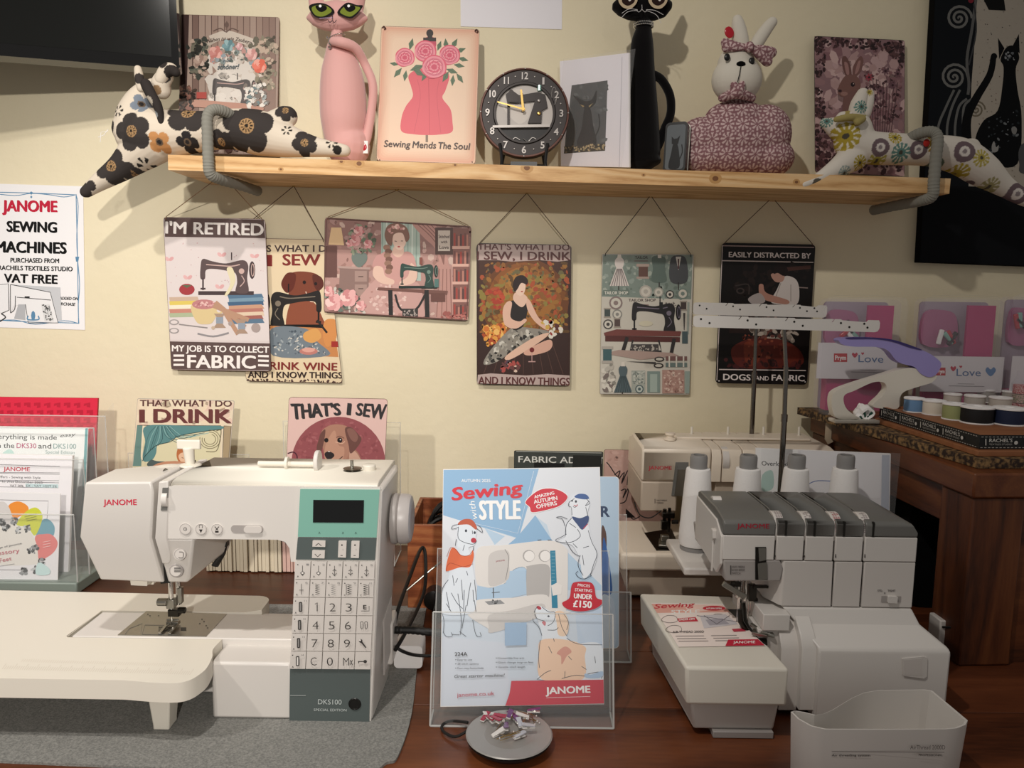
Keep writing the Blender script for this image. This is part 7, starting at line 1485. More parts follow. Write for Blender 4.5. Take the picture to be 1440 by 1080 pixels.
    for s, y, x0, x1, h in (('PRICES', 908, 1042, 1126, 3.8), ('STARTING', 942, 1022, 1140, 4.2), ('UNDER', 990, 1016, 1140, 6.8), ('£150', 1050, 1012, 1136, 9.6)): A.text(s, X(x0, y - 4), X(x1, y + 4), h, 'f4eeee', .035 if y > 950 else .015)
    A.text('224A', Y(172, 398), Y(248, 396), 5.4, '2a2a30', .02)
    for s, x, y, l in (('Easy to use', 178, 426, 98), ('28 stitch options', 178, 451, 138), ('Four-step buttonhole', 178, 477, 168), ('Convertible free arm', 424, 416, 168), ('Quick change snap-on feet', 424, 442, 224), ('Variable stitch length', 424, 470, 174)): A.text(s, Y(x + 10, y), Y(x + l, y - 1), 2.8, '50545e', .005); A.ell(*Y(x, y - 6), .8, .8, '50545e', 6)
    A.text('Great starter machine!', Y(170, 530), Y(475, 522), 4.6, '2f3136', .008, .25)
    A.text('janome.co.uk', Y(186, 645), Y(412, 634), 5.6, 'b52a44', .01)
    A.poly(Q([(515, 548), (1085, 540), (1086, 684), (478, 704), (505, 620)]), 'c41d3c'); A.text('JANOME', Y(724, 628), Y(992, 618), 10, 'f4f0f0', .04); A.line(Q([(726, 650), (992, 642)]), .7, 'e8c0c6', False)
    A.poly(Q([(475, 195), (607, 193), (605, 330), (476, 334)]), '8fb4d8')
brochure(A); A.build(A.root)
a = PY(636, 920, -.53); b = PY(885, 920, -.53)
holder('brochure_holder', 'clear acrylic holder behind the autumn brochure, holding the blue brochure with letter R', a.x, b.x, -.548, -.508, DZ, .2, .10, math.radians(14))
A = sign('brochure', 'second light blue brochure, mostly hidden, showing a letter R beside the front brochure', [(652, 668), (871, 671), (870, 911), (648, 911)], -.528, cat='brochure', lean=math.radians(13), rad=.006, edge='paper_white', base='a9c6df', thick=.003)
A.text('R', (845, 726.5), (856.8, 726.5), 15, '2f4568', .05);
A.sp([(846, 742), (852, 748), (853, 770), (850, 802), (846, 805)], '5c4038'); A.sp([(848, 760), (853, 770), (858, 800), (861, 830), (855, 838), (846, 842)], '2f5c9c'); A.sp([(846, 842), (856, 838), (864, 850), (866, 905), (848, 905)], 'b9cde2')
A.build(A.root)
# ---------------------------------------------------------------- overlocking board behind the cones
A = sign('leaflet_sheet', 'white laminated overlocking sheet in a clear sleeve behind the thread cones', [(1063, 629), (1252.5, 639), (1248, 850), (1063, 850)], -.335, cat='sheet', lean=.03, rad=.001, edge='paper_white', base='e2dfe2', thick=.004, z=DZ + .001) if 0 else sign('leaflet_sheet', 'white laminated overlocking sheet in a clear sleeve behind the thread cones', [(1063, 629), (1252.5, 639), (1248, 868), (1062, 862)], -.372, cat='sheet', lean=.02, rad=.001, edge='paper_white', base='dfdcdf', thick=.003)
A.poly([(1063, 630), (1122, 633), (1122, 720), (1063, 720)], 'ecebea'); A.text('Overlocking', (1071, 654.5), (1117, 656), 6.5, '34343a', .012); A.sp([(1072, 668), (1086, 662), (1087, 686), (1072, 690)], 'a8cdc4'); A.poly([(1126, 634), (1240, 639), (1238, 700), (1126, 700)], 'e8e6e9'); A.poly([(1240, 640), (1251, 640), (1249, 800), (1238, 800)], 'b4bccc'); A.line([(1138, 680), (1150, 676), (1176, 677)], 1.2, '5c78b8')
A.build(A.root, MATS['print_matte'])
x0, y0, x1, y1 = A.box
m = MB(); m.prism([(x0 - .002, y0), (x1 + .004, y0), (x1 + .004, y1 + .002), (x0 - .002, y1 + .002)], .003, .0036); m.build('clear_sleeve', MATS['clear_film'], A.root)
# ---------------------------------------------------------------- signs standing on the desk at the wall
def stand_sign(*a, **k): return sign(*a, **k)
A = stand_sign('metal_sign', 'metal sign with green curtain reading that what I do I drink, behind the left machine', [(194, 560), (329, 563.5), (312, 778), (176, 775)], -.135, lean=.06, rad=.003, base='dcc8a8', edge='mid_grey_plastic')
def curtain(A):
    def X(a, b): return (160 + a / 5.538, 540 + b / 5.538)
    P = lambda L: [X(*p) for p in L]
    A.scatter(P([(195, 112), (935, 130), (920, 310), (180, 310)]), 60, (3, 8), ['dcb9a2', 'e0c8a6', 'd6b8a0', 'e2cfae'], 3)
    A.text('THAT WHAT I DO', X(205, 172), X(918, 176), 9, '5c3430', .035); A.text('I', X(200, 300), X(240, 300), 19, '6b3230', .02); A.text('DRINK', X(315, 300), X(912, 303), 19.5, '6b3230', .055)
    A.poly(P([(182, 322), (835, 325), (820, 700), (840, 1200), (60, 1200), (140, 700)]), 'd2c89c'); A.line(P([(182, 322), (835, 325), (838, 360)]), .9, '4a4438', False); A.poly(P([(858, 326), (915, 328), (890, 1200), (835, 1200)]), 'a48c66'); A.line(P([(858, 326), (915, 328), (885, 1000)]), .8, '4a4438', False); A.line(P([(858, 326), (828, 1000)]), .8, '4a4438', False)
    A.poly(P([(182, 322), (230, 324), (215, 640), (148, 640)]), '5f8880'); A.line(P([(232, 324), (218, 560), (235, 590)]), 2.6, 'e0d2ae')
    A.sp(P([(255, 326), (600, 326), (830, 326), (835, 352), (640, 380), (500, 410), (430, 450), (390, 465), (340, 480), (330, 540), (300, 590), (240, 605), (225, 560), (245, 450)]), '4f8586')
    for k in range(14): A.line(P([(330 + k * 8, 328), (270 + k * 22, 400 + (k % 3) * 12), (235 + k * 22 if k < 6 else 300 + k * 34, 560 - k * 16 if k < 12 else 380)]), .8, ['3a6668', '7fb0ac', '2e5457'][k % 3])
    A.line(P([(225, 600), (245, 560), (330, 480), (440, 450), (500, 408), (640, 378), (836, 352)]), 1, '2e4a48')
    A.sp(P([(490, 560), (500, 500), (530, 475), (560, 490), (590, 540), (590, 600), (550, 628), (510, 610)]), 'b0683c'); A.sp(P([(505, 560), (530, 535), (575, 540), (582, 590), (555, 622), (520, 600)]), 'e0b088'); A.line(P([(530, 572), (545, 578)]), .8, '5a3020'); A.line(P([(560, 572), (570, 568)]), .8, '5a3020')
    for r_ in (44, 62, 80): A.line([X(750 + r_ * math.cos(t), 430 + r_ * math.sin(t) * .9) for t in [i * .42 for i in range(-2 - r_ // 30, 9)]], .8, '6b6040')
    A.line(P([(800, 365), (835, 360), (828, 430), (800, 520), (720, 525)]), 1, '6b6040')
    A.sp(P([(270, 640), (290, 590), (340, 600), (470, 610), (480, 640)]), '4a5a58'); A.sp(P([(300, 640), (590, 625), (620, 900), (300, 900)]), 'c08058')
curtain(A); A.build(A.root)
A = stand_sign('metal_sign', 'pink metal sign of a brown puppy reading that\'s I sew, behind the machine', [(408.5, 558.5), (543, 560.5), (538, 775), (396, 772)], -.125, lean=.06, rad=.007, base='d9b0a6', edge='plate_edge')
def puppy(A):
    def X(a, b): return (370 + a / 4.91, 540 + b / 4.91)
    P = lambda L: [X(*p) for p in L]
    for s, x0, x1, h0 in (("THAT'S", 205, 535, 1), ('I', 580, 602, 0), ('SEW', 640, 840, 0)):
        y = 245 if s == "THAT'S" else 213
        A.text(s, X(x0, y), X(x1, 213 if s == "THAT'S" else (215 if s == 'I' else 248)), (23 if s == "THAT'S" else 17), '2f2c2e', .045, htaper=.72 if s == "THAT'S" else (1.35 if s == 'SEW' else 1))
    A.ell(*X(520, 545), 66, 65, '93444a', 40); A.scatter(P([(250, 400), (400, 260), (650, 260), (800, 400), (800, 560), (240, 560)]), 160, (1, 3), ['9c4c50', '8a3e44', 'a4565a'], 5)
    A.sp(P([(470, 500), (600, 450), (660, 480), (690, 600), (680, 760), (430, 760), (420, 560)]), 'a06a52'); A.sp(P([(600, 460), (650, 480), (690, 580), (640, 600), (600, 560)]), 'c09078')
    A.sp(P([(400, 340), (450, 290), (520, 278), (590, 300), (620, 360), (600, 460), (570, 520), (500, 540), (440, 530), (415, 450)]), 'a8735a'); A.sp(P([(440, 400), (480, 330), (500, 330), (520, 420), (560, 440), (550, 520), (490, 535), (430, 520), (425, 460)]), 'b98468')
    A.sp(P([(398, 340), (430, 315), (420, 400), (400, 470), (380, 480), (370, 440), (385, 380)]), '6a4038'); A.sp(P([(565, 310), (610, 300), (660, 350), (680, 380), (655, 430), (605, 480), (590, 420)]), '6a4038'); A.sp(P([(580, 315), (620, 310), (655, 360), (640, 400), (605, 380)]), '85564a')
    A.ell(*X(437, 388), 3, 3.2, '1d1618'); A.ell(*X(530, 388), 3.6, 3.8, '1d1618'); A.ell(*X(534, 384), 1, 1, 'd8d0cc', 6); A.line(P([(505, 370), (530, 360), (560, 375)]), 1, '6a4038'); A.line(P([(500, 400), (545, 410), (565, 395)]), .9, 'd8a888')
    A.sp(P([(425, 480), (450, 465), (485, 478), (490, 500), (460, 520), (435, 510)]), '2c2224'); A.line(P([(440, 525), (500, 535), (550, 500)]), 1.2, '4a302c'); A.ell(*X(455, 466), 1.4, .8, 'd0c8c4', 6)
    A.sp(P([(430, 560), (560, 540), (590, 600), (560, 660), (430, 650)]), '5c5c6c'); A.line(P([(440, 570), (500, 560), (560, 580)]), 1, 'b8b8c0'); A.line(P([(170, 480), (210, 470), (235, 500), (230, 560)]), 1.6, '4a2030')
puppy(A); A.build(A.root)
A = stand_sign('metal_sign', 'dark slate metal sign with white capitals standing behind the autumn brochure', [(723, 632.5), (848, 636), (846, 800), (722, 800)], -.13, lean=.05, rad=.003, base='3b403c', edge='black_plastic')
A.line([(726, 634.5), (846, 637)], 1, 'a8aaa0', False); A.text('FABRIC ADDICT', (729, 650), (850, 652), 9, 'd4d4cc', .015); A.poly([(751, 650), (794, 652), (794, 700), (751, 700)], '151515'); A.poly([(806, 640), (846, 641), (846, 700), (802, 700)], '20221f'); A.build(A.root)
A = stand_sign('metal_sign', 'dusty pink metal sign with black script beside the cream machine', [(850, 632), (950, 634), (946, 770), (846, 768)], -.05, lean=.03, rad=.004, base='c59a8c', edge='plate_edge')
A.scatter([(851, 633), (888, 634), (886, 766), (848, 766)], 90, (1.5, 4), ['cfa698', 'bb8e80', 'c8a092'], 4)
for L in ([(864, 668), (872, 662), (868, 676), (878, 664), (874, 680), (884, 660), (882, 682), (888, 672)], [(853, 650), (858, 656), (868, 670), (872, 662)], [(873, 690), (880, 688), (876, 700), (884, 686), (880, 704), (872, 708)], [(882, 720), (890, 730), (900, 726)]): A.line(L, 1.5, '2c2628')
A.poly([(880, 715), (894, 728), (880, 728)], '201c1e'); A.build(A.root)
# clear leaflet holders behind the left machine
def tall_holder(label, x0, x1, py_top, yf, yb, hf):
    a = PY(x0, py_top, yb); b = PY(x1, py_top, yb)
    return holder('leaflet_holder', label, a.x, b.x, yf, yb, DZ, a.z - DZ, hf, .0)
tall_holder('clear leaflet holder around the puppy sign', 398, 563, 592, -.165, -.075, .16)
tall_holder('clear leaflet holder around the green curtain sign', 180, 350, 637, -.165, -.075, .14)
def leaflets(label, x0, x1, y, n, zt, seed, col='d8ccb4'):
    r = empty('leaflet_bundle', ((x0 + x1) / 2, y, DZ), label, 'leaflets'); rd = random.Random(seed)
    mat('cream_paper' + col, col, rough=.8); x = x0; k = 0
    while x < x1:
        w = rd.uniform(.004, .009); MB().bb((x, y + rd.uniform(-.006, 0), DZ + .0028), (x + w * .8, y + .03, zt + rd.uniform(-.004, .003))).build('leaflet', MATS['cream_paper' + col], r, org=r.location); x += w
    return r
leaflets('upright cream leaflets filed behind the machine, seen under its arm', PY(292, 780, -.2).x, PY(398, 780, -.2).x, -.205, 14, DZ + .10, 3)
leaflets('upright pink and white leaflets filed beside the machine pillar, seen under its arm', PY(399, 780, -.2).x, PY(418, 780, -.2).x, -.205, 3, DZ + .10, 5, 'd8b4a8')
# ---------------------------------------------------------------- leaflet rack at the left
def rack():
    xr = PY(112, 700, -.30).x; x0 = xr - .32
    r = empty('leaflet_rack', (xr - .16, -.26, DZ), 'stepped clear acrylic leaflet rack with a grey green base at the left edge', 'rack'); O = r.location
    mat('sage_plastic', '7d8880', rough=.4)
    m = MB(); m.bb((x0, -.325, DZ + .0003), (xr, -.15, DZ + .022)); m.build('base', MATS['sage_plastic'], r, bevel=.003, org=O)
    for y, h in ((-.322, .145), (-.283, .235), (-.243, .285), (-.202, .30)):
        m = MB(); m.bb((x0, y, DZ + .022), (xr, y + .002, DZ + h)); m.build('pocket_panel', MATS['clear_acrylic'], r, org=O)
        m = MB(); m.tube([(xr, y + .001, DZ + .022), (xr, y + .001, DZ + h), (x0, y + .001, DZ + h)], .0013, 6); m.build('pocket_edge', MATS['acrylic_edge'], r, org=O)
    m = MB(); m.loft([[Vector((xr + d, y, z)) for y, z in ((-.322, DZ + .022), (-.322, DZ + .145), (-.283, DZ + .235), (-.243, DZ + .285), (-.17, DZ + .32), (-.16, DZ + .022))] for d in (-.0008, .0008)]); m.build('side_panel', MATS['clear_acrylic'], r, org=O)
rack()
A = sign('quilting_board', 'bright red board with rows of embossed shapes at the back of the left rack', [(-60, 556), (140, 561), (129, 720), (-60, 720)], -.19, cat='board', lean=.04, rad=.001, edge='red_gloss', base='cf2440', thick=.004)
rd = random.Random(4)
for j in range(5):
    for i in range(14):
        x, y = -50 + i * 14 + (j % 2) * 4, 567 + j * 10.5
        if x < 132: A.poly([(x, y + rd.uniform(-1, 1)), (x + 9, y - 1), (x + 9, y + 6), (x + 4, y + 6 + rd.uniform(-1, 1)), (x + 4, y + 3), (x, y + 4)], 'b01c34')
A.build(A.root)
A = sign('product_card', 'white card reading everything is made easy, in front of the red board', [(-60, 598), (126, 602), (116, 760), (-60, 758)], -.232, cat='card', lean=.03, rad=.0005, edge='paper_white', base='e9ecea', thick=.001)
A.poly([(120, 602), (126, 602), (118, 758), (112, 758)], '5ea8ac'); A.text('Everything is made', (-14, 617), (80, 618.5), 7.2, '2c2c2e', .006); A.text('easy', (85, 615), (107, 613), 5, '2c2c2e', 0, .3)
A.text('with the', (-19, 629.5), (20, 630), 7.2, '2c2c2e', .006); A.text('DKS30', (23.5, 630), (51, 630.4), 7.2, 'b0386a', .006); A.text('and', (54, 630.4), (72, 630.6), 7.2, '2c2c2e', .006); A.text('DKS100', (75, 630.6), (107, 631), 7.2, '7aa09c', .004); A.text('Special Edition', (64, 637.5), (105, 638.5), 4.6, '8aa8a4', 0)
A.sp([(0, 645), (16, 632), (26, 660), (10, 680)], 'b8dcd4'); A.build(A.root)
A = sign('price_sheet', 'white printed offers price sheet with boxed lines in the left rack', [(-60, 637), (104, 641), (94, 806), (-60, 803)], -.272, cat='sheet', lean=.03, rad=.0005, edge='paper_white', base='e6e2e6', thick=.006)
K = '4a464a'
for q in ([(-40, 652), (84, 656), (84, 665), (-40, 664)], [(-40, 665), (84, 667), (83, 676), (-40, 675)], [(-40, 676), (83, 679), (82, 686), (-40, 684)], [(-40, 703), (67, 704), (64, 740), (-40, 740)]): A.line(q, .7, K, False, True)
A.text('JANOME', (5, 662), (42, 662.5), 5.6, 'b8203c', .03); A.text('Autumn Offers - Sewing with Style', (-25, 671.5), (57, 673.5), 3.6, K, .008); A.text('September to 31st December 2025', (-25, 677.5), (60, 680), 3.4, K, .008); A.text('VAT 20%', (14, 684.5), (33, 685), 3.4, K, .01); A.poly([(36, 680), (82, 681), (82, 686), (36, 685)], 'b8d4d8'); A.text('EX - VAT', (37, 684.5), (58, 685), 3.2, K, .01); A.text('+GST 5%', (60, 685), (80, 685.5), 3.2, K, .01)
A.text('JANOME', (-12, 710), (14, 711), 4.6, 'b8203c', .03); A.build(A.root, MATS['print_matte'])
A = sign('accessory_leaflet', 'leaflet with a fan of orange, lime, blue and coral petals about accessory feet', [(-60, 690), (86, 694), (80, 818), (-60, 815)], -.312, cat='leaflet', lean=.02, rad=.001, edge='paper_white', base='dcdadd', thick=.001)
def fan(A):
    def X(a, b): return (a / 7.717, 700 + b / 7.717)
    P = lambda L: [X(*p) for p in L]
    A.line(P([(-100, 20), (525, 35), (510, 230)]), .7, '5a565a', False); A.line(P([(-200, 780), (230, 785)]), .8, '6a666a', False)
    A.sp(P([(80, 120), (120, 60), (210, 40), (300, 90), (300, 160), (200, 210), (150, 260), (110, 200)]), 'e08a34'); A.sp(P([(400, 420), (420, 300), (480, 230), (550, 250), (595, 330), (560, 430)]), '5f9cb0'); A.sp(P([(180, 290), (270, 160), (380, 105), (450, 160), (455, 250), (380, 410), (300, 320)]), 'c3c83a')
    A.sp(P([(380, 430), (470, 395), (560, 400), (625, 480), (600, 570), (520, 640), (410, 668)]), 'df706c'); A.sp(P([(-100, 100), (20, 40), (90, 90), (140, 230), (130, 320), (-100, 320)]), 'c9c4c2'); A.sp(P([(-100, 330), (60, 290), (230, 310), (340, 390), (395, 500), (415, 650), (405, 720), (-100, 700)]), 'd9d4cc')
    for x, y in ((150, 250), (185, 350), (290, 335), (330, 570), (375, 540), (250, 790), (380, 775), (20, 260), (450, 690), (60, 330)): A.scatter([X(x - 25, y - 30), X(x + 35, y - 30), X(x + 35, y + 35), X(x - 25, y + 35)], 12, (1, 3), ['2c2c2e', '4f5052', '8a8c8e', 'b8babc'], int(x))
    A.text('Accessory', X(-160, 640), X(215, 590), 6, 'c25a6a', .01); A.text('Feet', X(0, 700), X(130, 675), 5.6, 'c25a6a', .01); A.text('new range of Janome', X(-160, 580), X(240, 500), 2.4, '6a666a'); A.line(P([(0, 740), (160, 715)]), .6, '8a868a', False)
    for k in range(3): A.line(P([(270 + k * 12, 205 + k * 22), (400, 170 + k * 28)]), .7, '7a7c30', False); A.line(P([(470, 480 + k * 28), (550, 465 + k * 28)]), .7, 'f0c0bc', False)
    A.sp(P([(400, 740), (440, 700), (540, 770), (530, 830), (400, 830)]), 'b9d8d8')
fan(A); A.build(A.root)
# ---------------------------------------------------------------- wooden box, cables, fittings
def wbox():
    wood('box_wood', '6a341c', '8f4f2e', 'aa6c42', 14, 'X', .45, .5)
    a = PZ(573, 738, .9); b = PZ(600, 699, .9); x0 = a.x; x1 = x0 + .17; y0 = a.y; y1 = b.y; t = .007
    r = empty('wooden_box', ((x0 + x1) / 2, (y0 + y1) / 2, DZ), 'open reddish wooden box full of black leads behind the brochures', 'box'); O = r.location
    for q in (((x0, y0, DZ + .0003), (x1, y0 + t, .9)), ((x0, y1 - t, DZ + .0003), (x1, y1, .9)), ((x0, y0 + t, DZ + .0003), (x0 + t, y1 - t, .9)), ((x1 - t, y0 + t, DZ + .0003), (x1, y1 - t, .9)), ((x0 + t, y0 + t, DZ + .0003), (x1 - t, y1 - t, DZ + .01))):
        MB().bb(*q).build('panel', MATS['box_wood'], r, bevel=.0012, org=O)
    c = PY(617, 724, y0 + .08); r2 = empty('black_lead_coil', (c.x + .01, y0 + .07, DZ + .0103), 'coiled black lead lying inside the wooden box', 'cable')
    m = MB()
    for k in range(7): m.tube([(c.x + .014 + (.038 - .002 * k) * math.cos(u), y0 + .075 + .012 * math.sin(u * 2 + k) + (k % 3) * .01, c.z - .038 + .036 * math.sin(u) + .004 * k) for u in [i * .35 for i in range(18)]], .0038, 8, closed=True)
    m.bb((c.x - .02, y0 + .02, DZ + .0105), (c.x + .09, y0 + .13, c.z - .06)); m.build('coils', MATS['black_rubber'], r2, org=r2.location)
wbox()
def cable(name, label, pts, rad, m='black_rubber', cat='cable', group=None):
    P = cr([tuple(PY(a, b, y)) for a, b, y in pts], 8); o = MB().tube(P, rad, 8).build(name, MATS[m], org=P[-1]); tag(o, label, cat, group); return o
cable('power_lead', 'black lead looping up in front of the wooden box', [(554, 884, -.585), (560, 856, -.57), (576, 812, -.50), (592, 772, -.42), (598, 780, -.42), (598, 822, -.46), (590, 850, -.50), (570, 890, -.58), (556, 914, -.62)], .0028)
cable('pedal_lead', 'thin black lead lying on the desk beside the grey mat', [(556, 908, -.60), (566, 916, -.60), (590, 922, -.59), (640, 921, -.58)], .0022)
m = MB(); P = [PY(553, 886, -.60), PY(575, 886, -.60), PY(606, 889, -.60), PY(640, 892, -.60)]; Q = cr([tuple(p) for p in P], 9); m.tube(Q, [.005 + .0009 * (k % 2) for k in range(len(Q))], 10)
tag(m.build('ribbed_plug_lead', MATS['black_rubber'], org=Q[0]), 'thick ribbed black plug lead running from machine to brochure holder', 'cable')
p = PY(577, 905, -.56); o = MB().prism(rrect(p.x - .021, DZ + .0042, p.x + .02, p.z + .006, .006), .54, .58, XZ).build('plug_block', MATS['paper_white'], org=(p.x, -.56, DZ + .0036), bevel=.004); tag(o, 'white plug block on the mat beside the left machine', 'plug')
p = PY(613, 833, -.40); r = empty('rod_fitting', (p.x, -.40, DZ), 'black round fitting with a silver rod leaning against the wooden box', 'fitting')
m = MB(); m.lathe([(.013, 0), (.0165, .003), (.0165, .03), (.012, .032)], n=24, M=Matrix.Translation((p.x, -.405, p.z)) @ Matrix.Rotation(math.radians(90), 4, 'X')); m.bb((p.x - .006, -.40, DZ + .0003), (p.x + .01, -.385, p.z)); m.build('barrel', MATS['black_plastic'], r, org=r.location)
m = MB(); m.tube([PY(572, 830, -.43), PY(600, 806, -.42), PY(620, 790, -.41)], .0018, 8); m.build('silver_rod', MATS['steel'], r, org=r.location)
p = PY(398, 855, -.50); o = MB().lathe([(.03, 0), (.034, .004), (.032, .016), (.022, .026), (0, .029)], c=(p.x, -.48, DZ + .0003), n=28).build('foot_control', MATS['dark_metal'], org=(p.x, -.48, DZ)); tag(o, 'dark domed control seen behind the machine bed', 'foot control')
# ---------------------------------------------------------------- magnetic pin dish
def dish():
    c = PZ(716, 1031, DZ + .016); r = empty('pin_dish', (c.x, c.y, DZ), 'round grey magnetic pin dish on the desk in front of the brochure', 'dish'); O = r.location
    mat('dish_grey', 'a3a09c', rough=.35, metal=.3)
    m = MB(); m.lathe([(.030, .0003), (.040, .002), (.051, .011), (.0515, .0135), (.048, .0136)], c=(c.x, c.y, DZ), n=48); m.build('rubber_base', MATS['black_rubber'], r, org=O)
    m = MB(); m.lathe([(.051, .0145), (.0525, .0155), (.051, .0165), (.040, .0150), (.020, .0140), (0, .0138)], c=(c.x, c.y, DZ), n=56); m.build('steel_bowl', MATS['dish_grey'], r, org=O)
    m = MB(); P = cr([tuple(PZ(a, b, z)) for a, b, z in ((657, 1028, DZ + .012), (640, 1036, DZ + .006), (624, 1029, DZ + .004), (622, 1020, DZ + .004), (634, 1014, DZ + .006), (658, 1016, DZ + .012))], 6); m.tube(P, .0018, 6); m.build('braided_cord', MATS['black_string'], r, org=O)
    zt = DZ + .0152; rd = random.Random(11)
    cols = {'clip_crimson': ('9e1f3c', 'clear crimson'), 'clip_purple': ('6a3a70', 'purple'), 'clip_silver': ('b8b8c0', 'silver'), 'clip_clear': ('d8d4d0', 'clear')}
    for k in cols: mat(k, cols[k][0], rough=.12, coat=.5)
    def clip(key):
        r_ = empty('sewing_clip', (0, 0, 0), 'x', 'clip', 'sewing clips heaped on the pin dish')
        m = MB(); m.bb((-.0035, -.010, .0), (.0035, .010, .0018)); m.build('base', MATS['clip_clear'], r_, bevel=.0004)
        m = MB(); m.loft([[Vector(v) for v in ((-.003, -.010, .0022), (.003, -.010, .0022), (.003, -.010, .0032), (-.003, -.010, .0032))], [Vector(v) for v in ((-.0035, .002, .0035), (.0035, .002, .0035), (.0035, .002, .0055), (-.0035, .002, .0055))], [Vector(v) for v in ((-.004, .011, .006), (.004, .011, .006), (.004, .011, .0072), (-.004, .011, .0072))]]); m.build('lever', MATS[key], r_, bevel=.0003)
        m = MB(); m.cyl((-.0042, .001, .0026), (.0042, .001, .0026), .002, 8); m.build('spring', MATS['chrome'], r_)
        return r_
    spots = [(682, 1012, 'clip_crimson'), (690, 1018, 'clip_crimson'), (697, 1022, 'clip_crimson'), (688, 1008, 'clip_clear'), (702, 1014, 'clip_crimson'), (716, 1016, 'clip_purple'), (722, 1010, 'clip_purple'), (727, 1020, 'clip_purple'), (731, 1028, 'clip_silver'), (730, 1038, 'clip_silver'), (712, 1028, 'clip_purple'), (743, 1032, 'clip_silver'), (700, 1034, 'clip_clear'), (735, 1014, 'clip_clear'), (750, 1010, 'clip_purple')]
    protos = {}
    for i, (a, b, k) in enumerate(spots):
        p = PZ(a, b, zt)
        if k not in protos: o = protos[k] = clip(k)
        else: o = copy_tree(protos[k])
        o.scale = (.8, .8, .8); o.location = (p.x, p.y, zt + .0012 + (i % 3) * .0035); o.rotation_euler = (rd.uniform(-.15, .15), rd.uniform(-.2, .2), rd.uniform(0, 6.28))
        o['label'] = 'tiny %s sewing clip heaped on the grey pin dish' % cols[k][1]; o['group'] = '%s sewing clips on the pin dish' % cols[k][1]
    base = None
    for i in range(18):
        a, b = rd.uniform(690, 750), rd.uniform(1006, 1042); p = PZ(a, b, zt)
        if base is None:
            base = empty('dressmaking_pin', (0, 0, 0), 'x', 'pin'); MB().cyl((-.014, 0, 0), (.014, 0, 0), .0004, 5).build('shaft', MATS['brass'], base); MB().ell((.014, 0, 0), (.0011,) * 3, 5).build('head', MATS['clip_clear'], base); o = base
        else: o = copy_tree(base)
        o.location = (p.x, p.y, zt + .002 + (i % 5) * .001); o.rotation_euler = (0, rd.uniform(-.12, .12), rd.uniform(0, 6.28)); o['label'] = 'thin metal dressmaking pin scattered among clips on the pin dish'; o['group'] = 'pins on the pin dish'
dish()
# ---------------------------------------------------------------- wooden stand at the right
SF = PZ(1371, 666, 1.045); SB = PZ(1140, 582, 1.045)
ang = math.atan2(-(SB.x - SF.x), SB.y - SF.y)
SMX = Matrix.Translation((SF.x, SF.y, DZ)) @ Matrix.Rotation(ang, 4, 'Z')
SLEN = min((Vector((SB.x, SB.y)) - Vector((SF.x, SF.y))).length, (-.012 - SF.y) / math.cos(ang))
SINV = SMX.inverted()
def stand():
    wood('stand_wood', '3a1c0e', '603218', '7a4826', 7, 'X', .42, .5); wood('stand_wood_side', '381a0c', '5e3017', '774523', 7, 'Y', .42, .5); wood('stand_leg_wood', '35190c', '582d15', '704020', 7, 'Z', .42, .5)
    r = empty('wooden_stand', SMX, 'old brown wooden stand with square legs standing on the desk at the right', 'stand')
    W_ = .62; h = 1.045 - DZ
    MB().bb((0, 0, h - .037), (W_, SLEN, h)).build('top', MATS['stand_wood_side'], r, bevel=.003)
    MB().bb((.012, .085, h - .095), (.034, SLEN - .06, h - .0372)).build('side_rail', MATS['stand_wood_side'], r, bevel=.0015)
    MB().bb((.085, .014, h - .30 + .0), (W_ - .09, .036, h - .0372)).build('front_panel', MATS['stand_wood'], r, bevel=.0015)
    for x, y in ((.004, .004), (W_ - .085, .004), (.004, SLEN - .08), (W_ - .085, SLEN - .08)): MB().bb((x, y, .0005), (x + .08, y + .075, h - .0372)).build('leg', MATS['stand_leg_wood'], r, bevel=.003)
stand()
mat('paisley', '2e2018', rough=.7, noise=(130, '8f7048', .44, .62)); mat('board_wood', '8a5534', rough=.6, noise=(12, '9c6742', .3, .7, (1, 6, 1)))
def onstand(px, py, z): q = SINV @ PZ(px, py, z); return q
c = onstand(1375, 659, 1.0455); zl = 1.0455 - DZ
o = MB().prism([(c.x, c.y), (.56, c.y - .0), (.56, SLEN - .006), (onstand(1133, 577, 1.060).x, SLEN - .006)], zl + .0003, zl + .0145).build('patterned_board', MATS['paisley'], bevel=.002); o.matrix_world = SMX; tag(o, 'board wrapped in brown paisley cloth lying on the wooden stand', 'board')
c2 = onstand(1375, 642, 1.0605); z2 = zl + .0149
o = MB().bb((c2.x, c2.y, z2), (.52, SLEN - .10, z2 + .0085)).build('plain_board', MATS['board_wood'], bevel=.001); o.matrix_world = SMX; tag(o, 'flat plain brown board under the ribbon edged tray', 'board')
z3 = z2 + .0087; ct = onstand(1375, 632, DZ + z3); cb = onstand(1231.5, 588, DZ + z3)
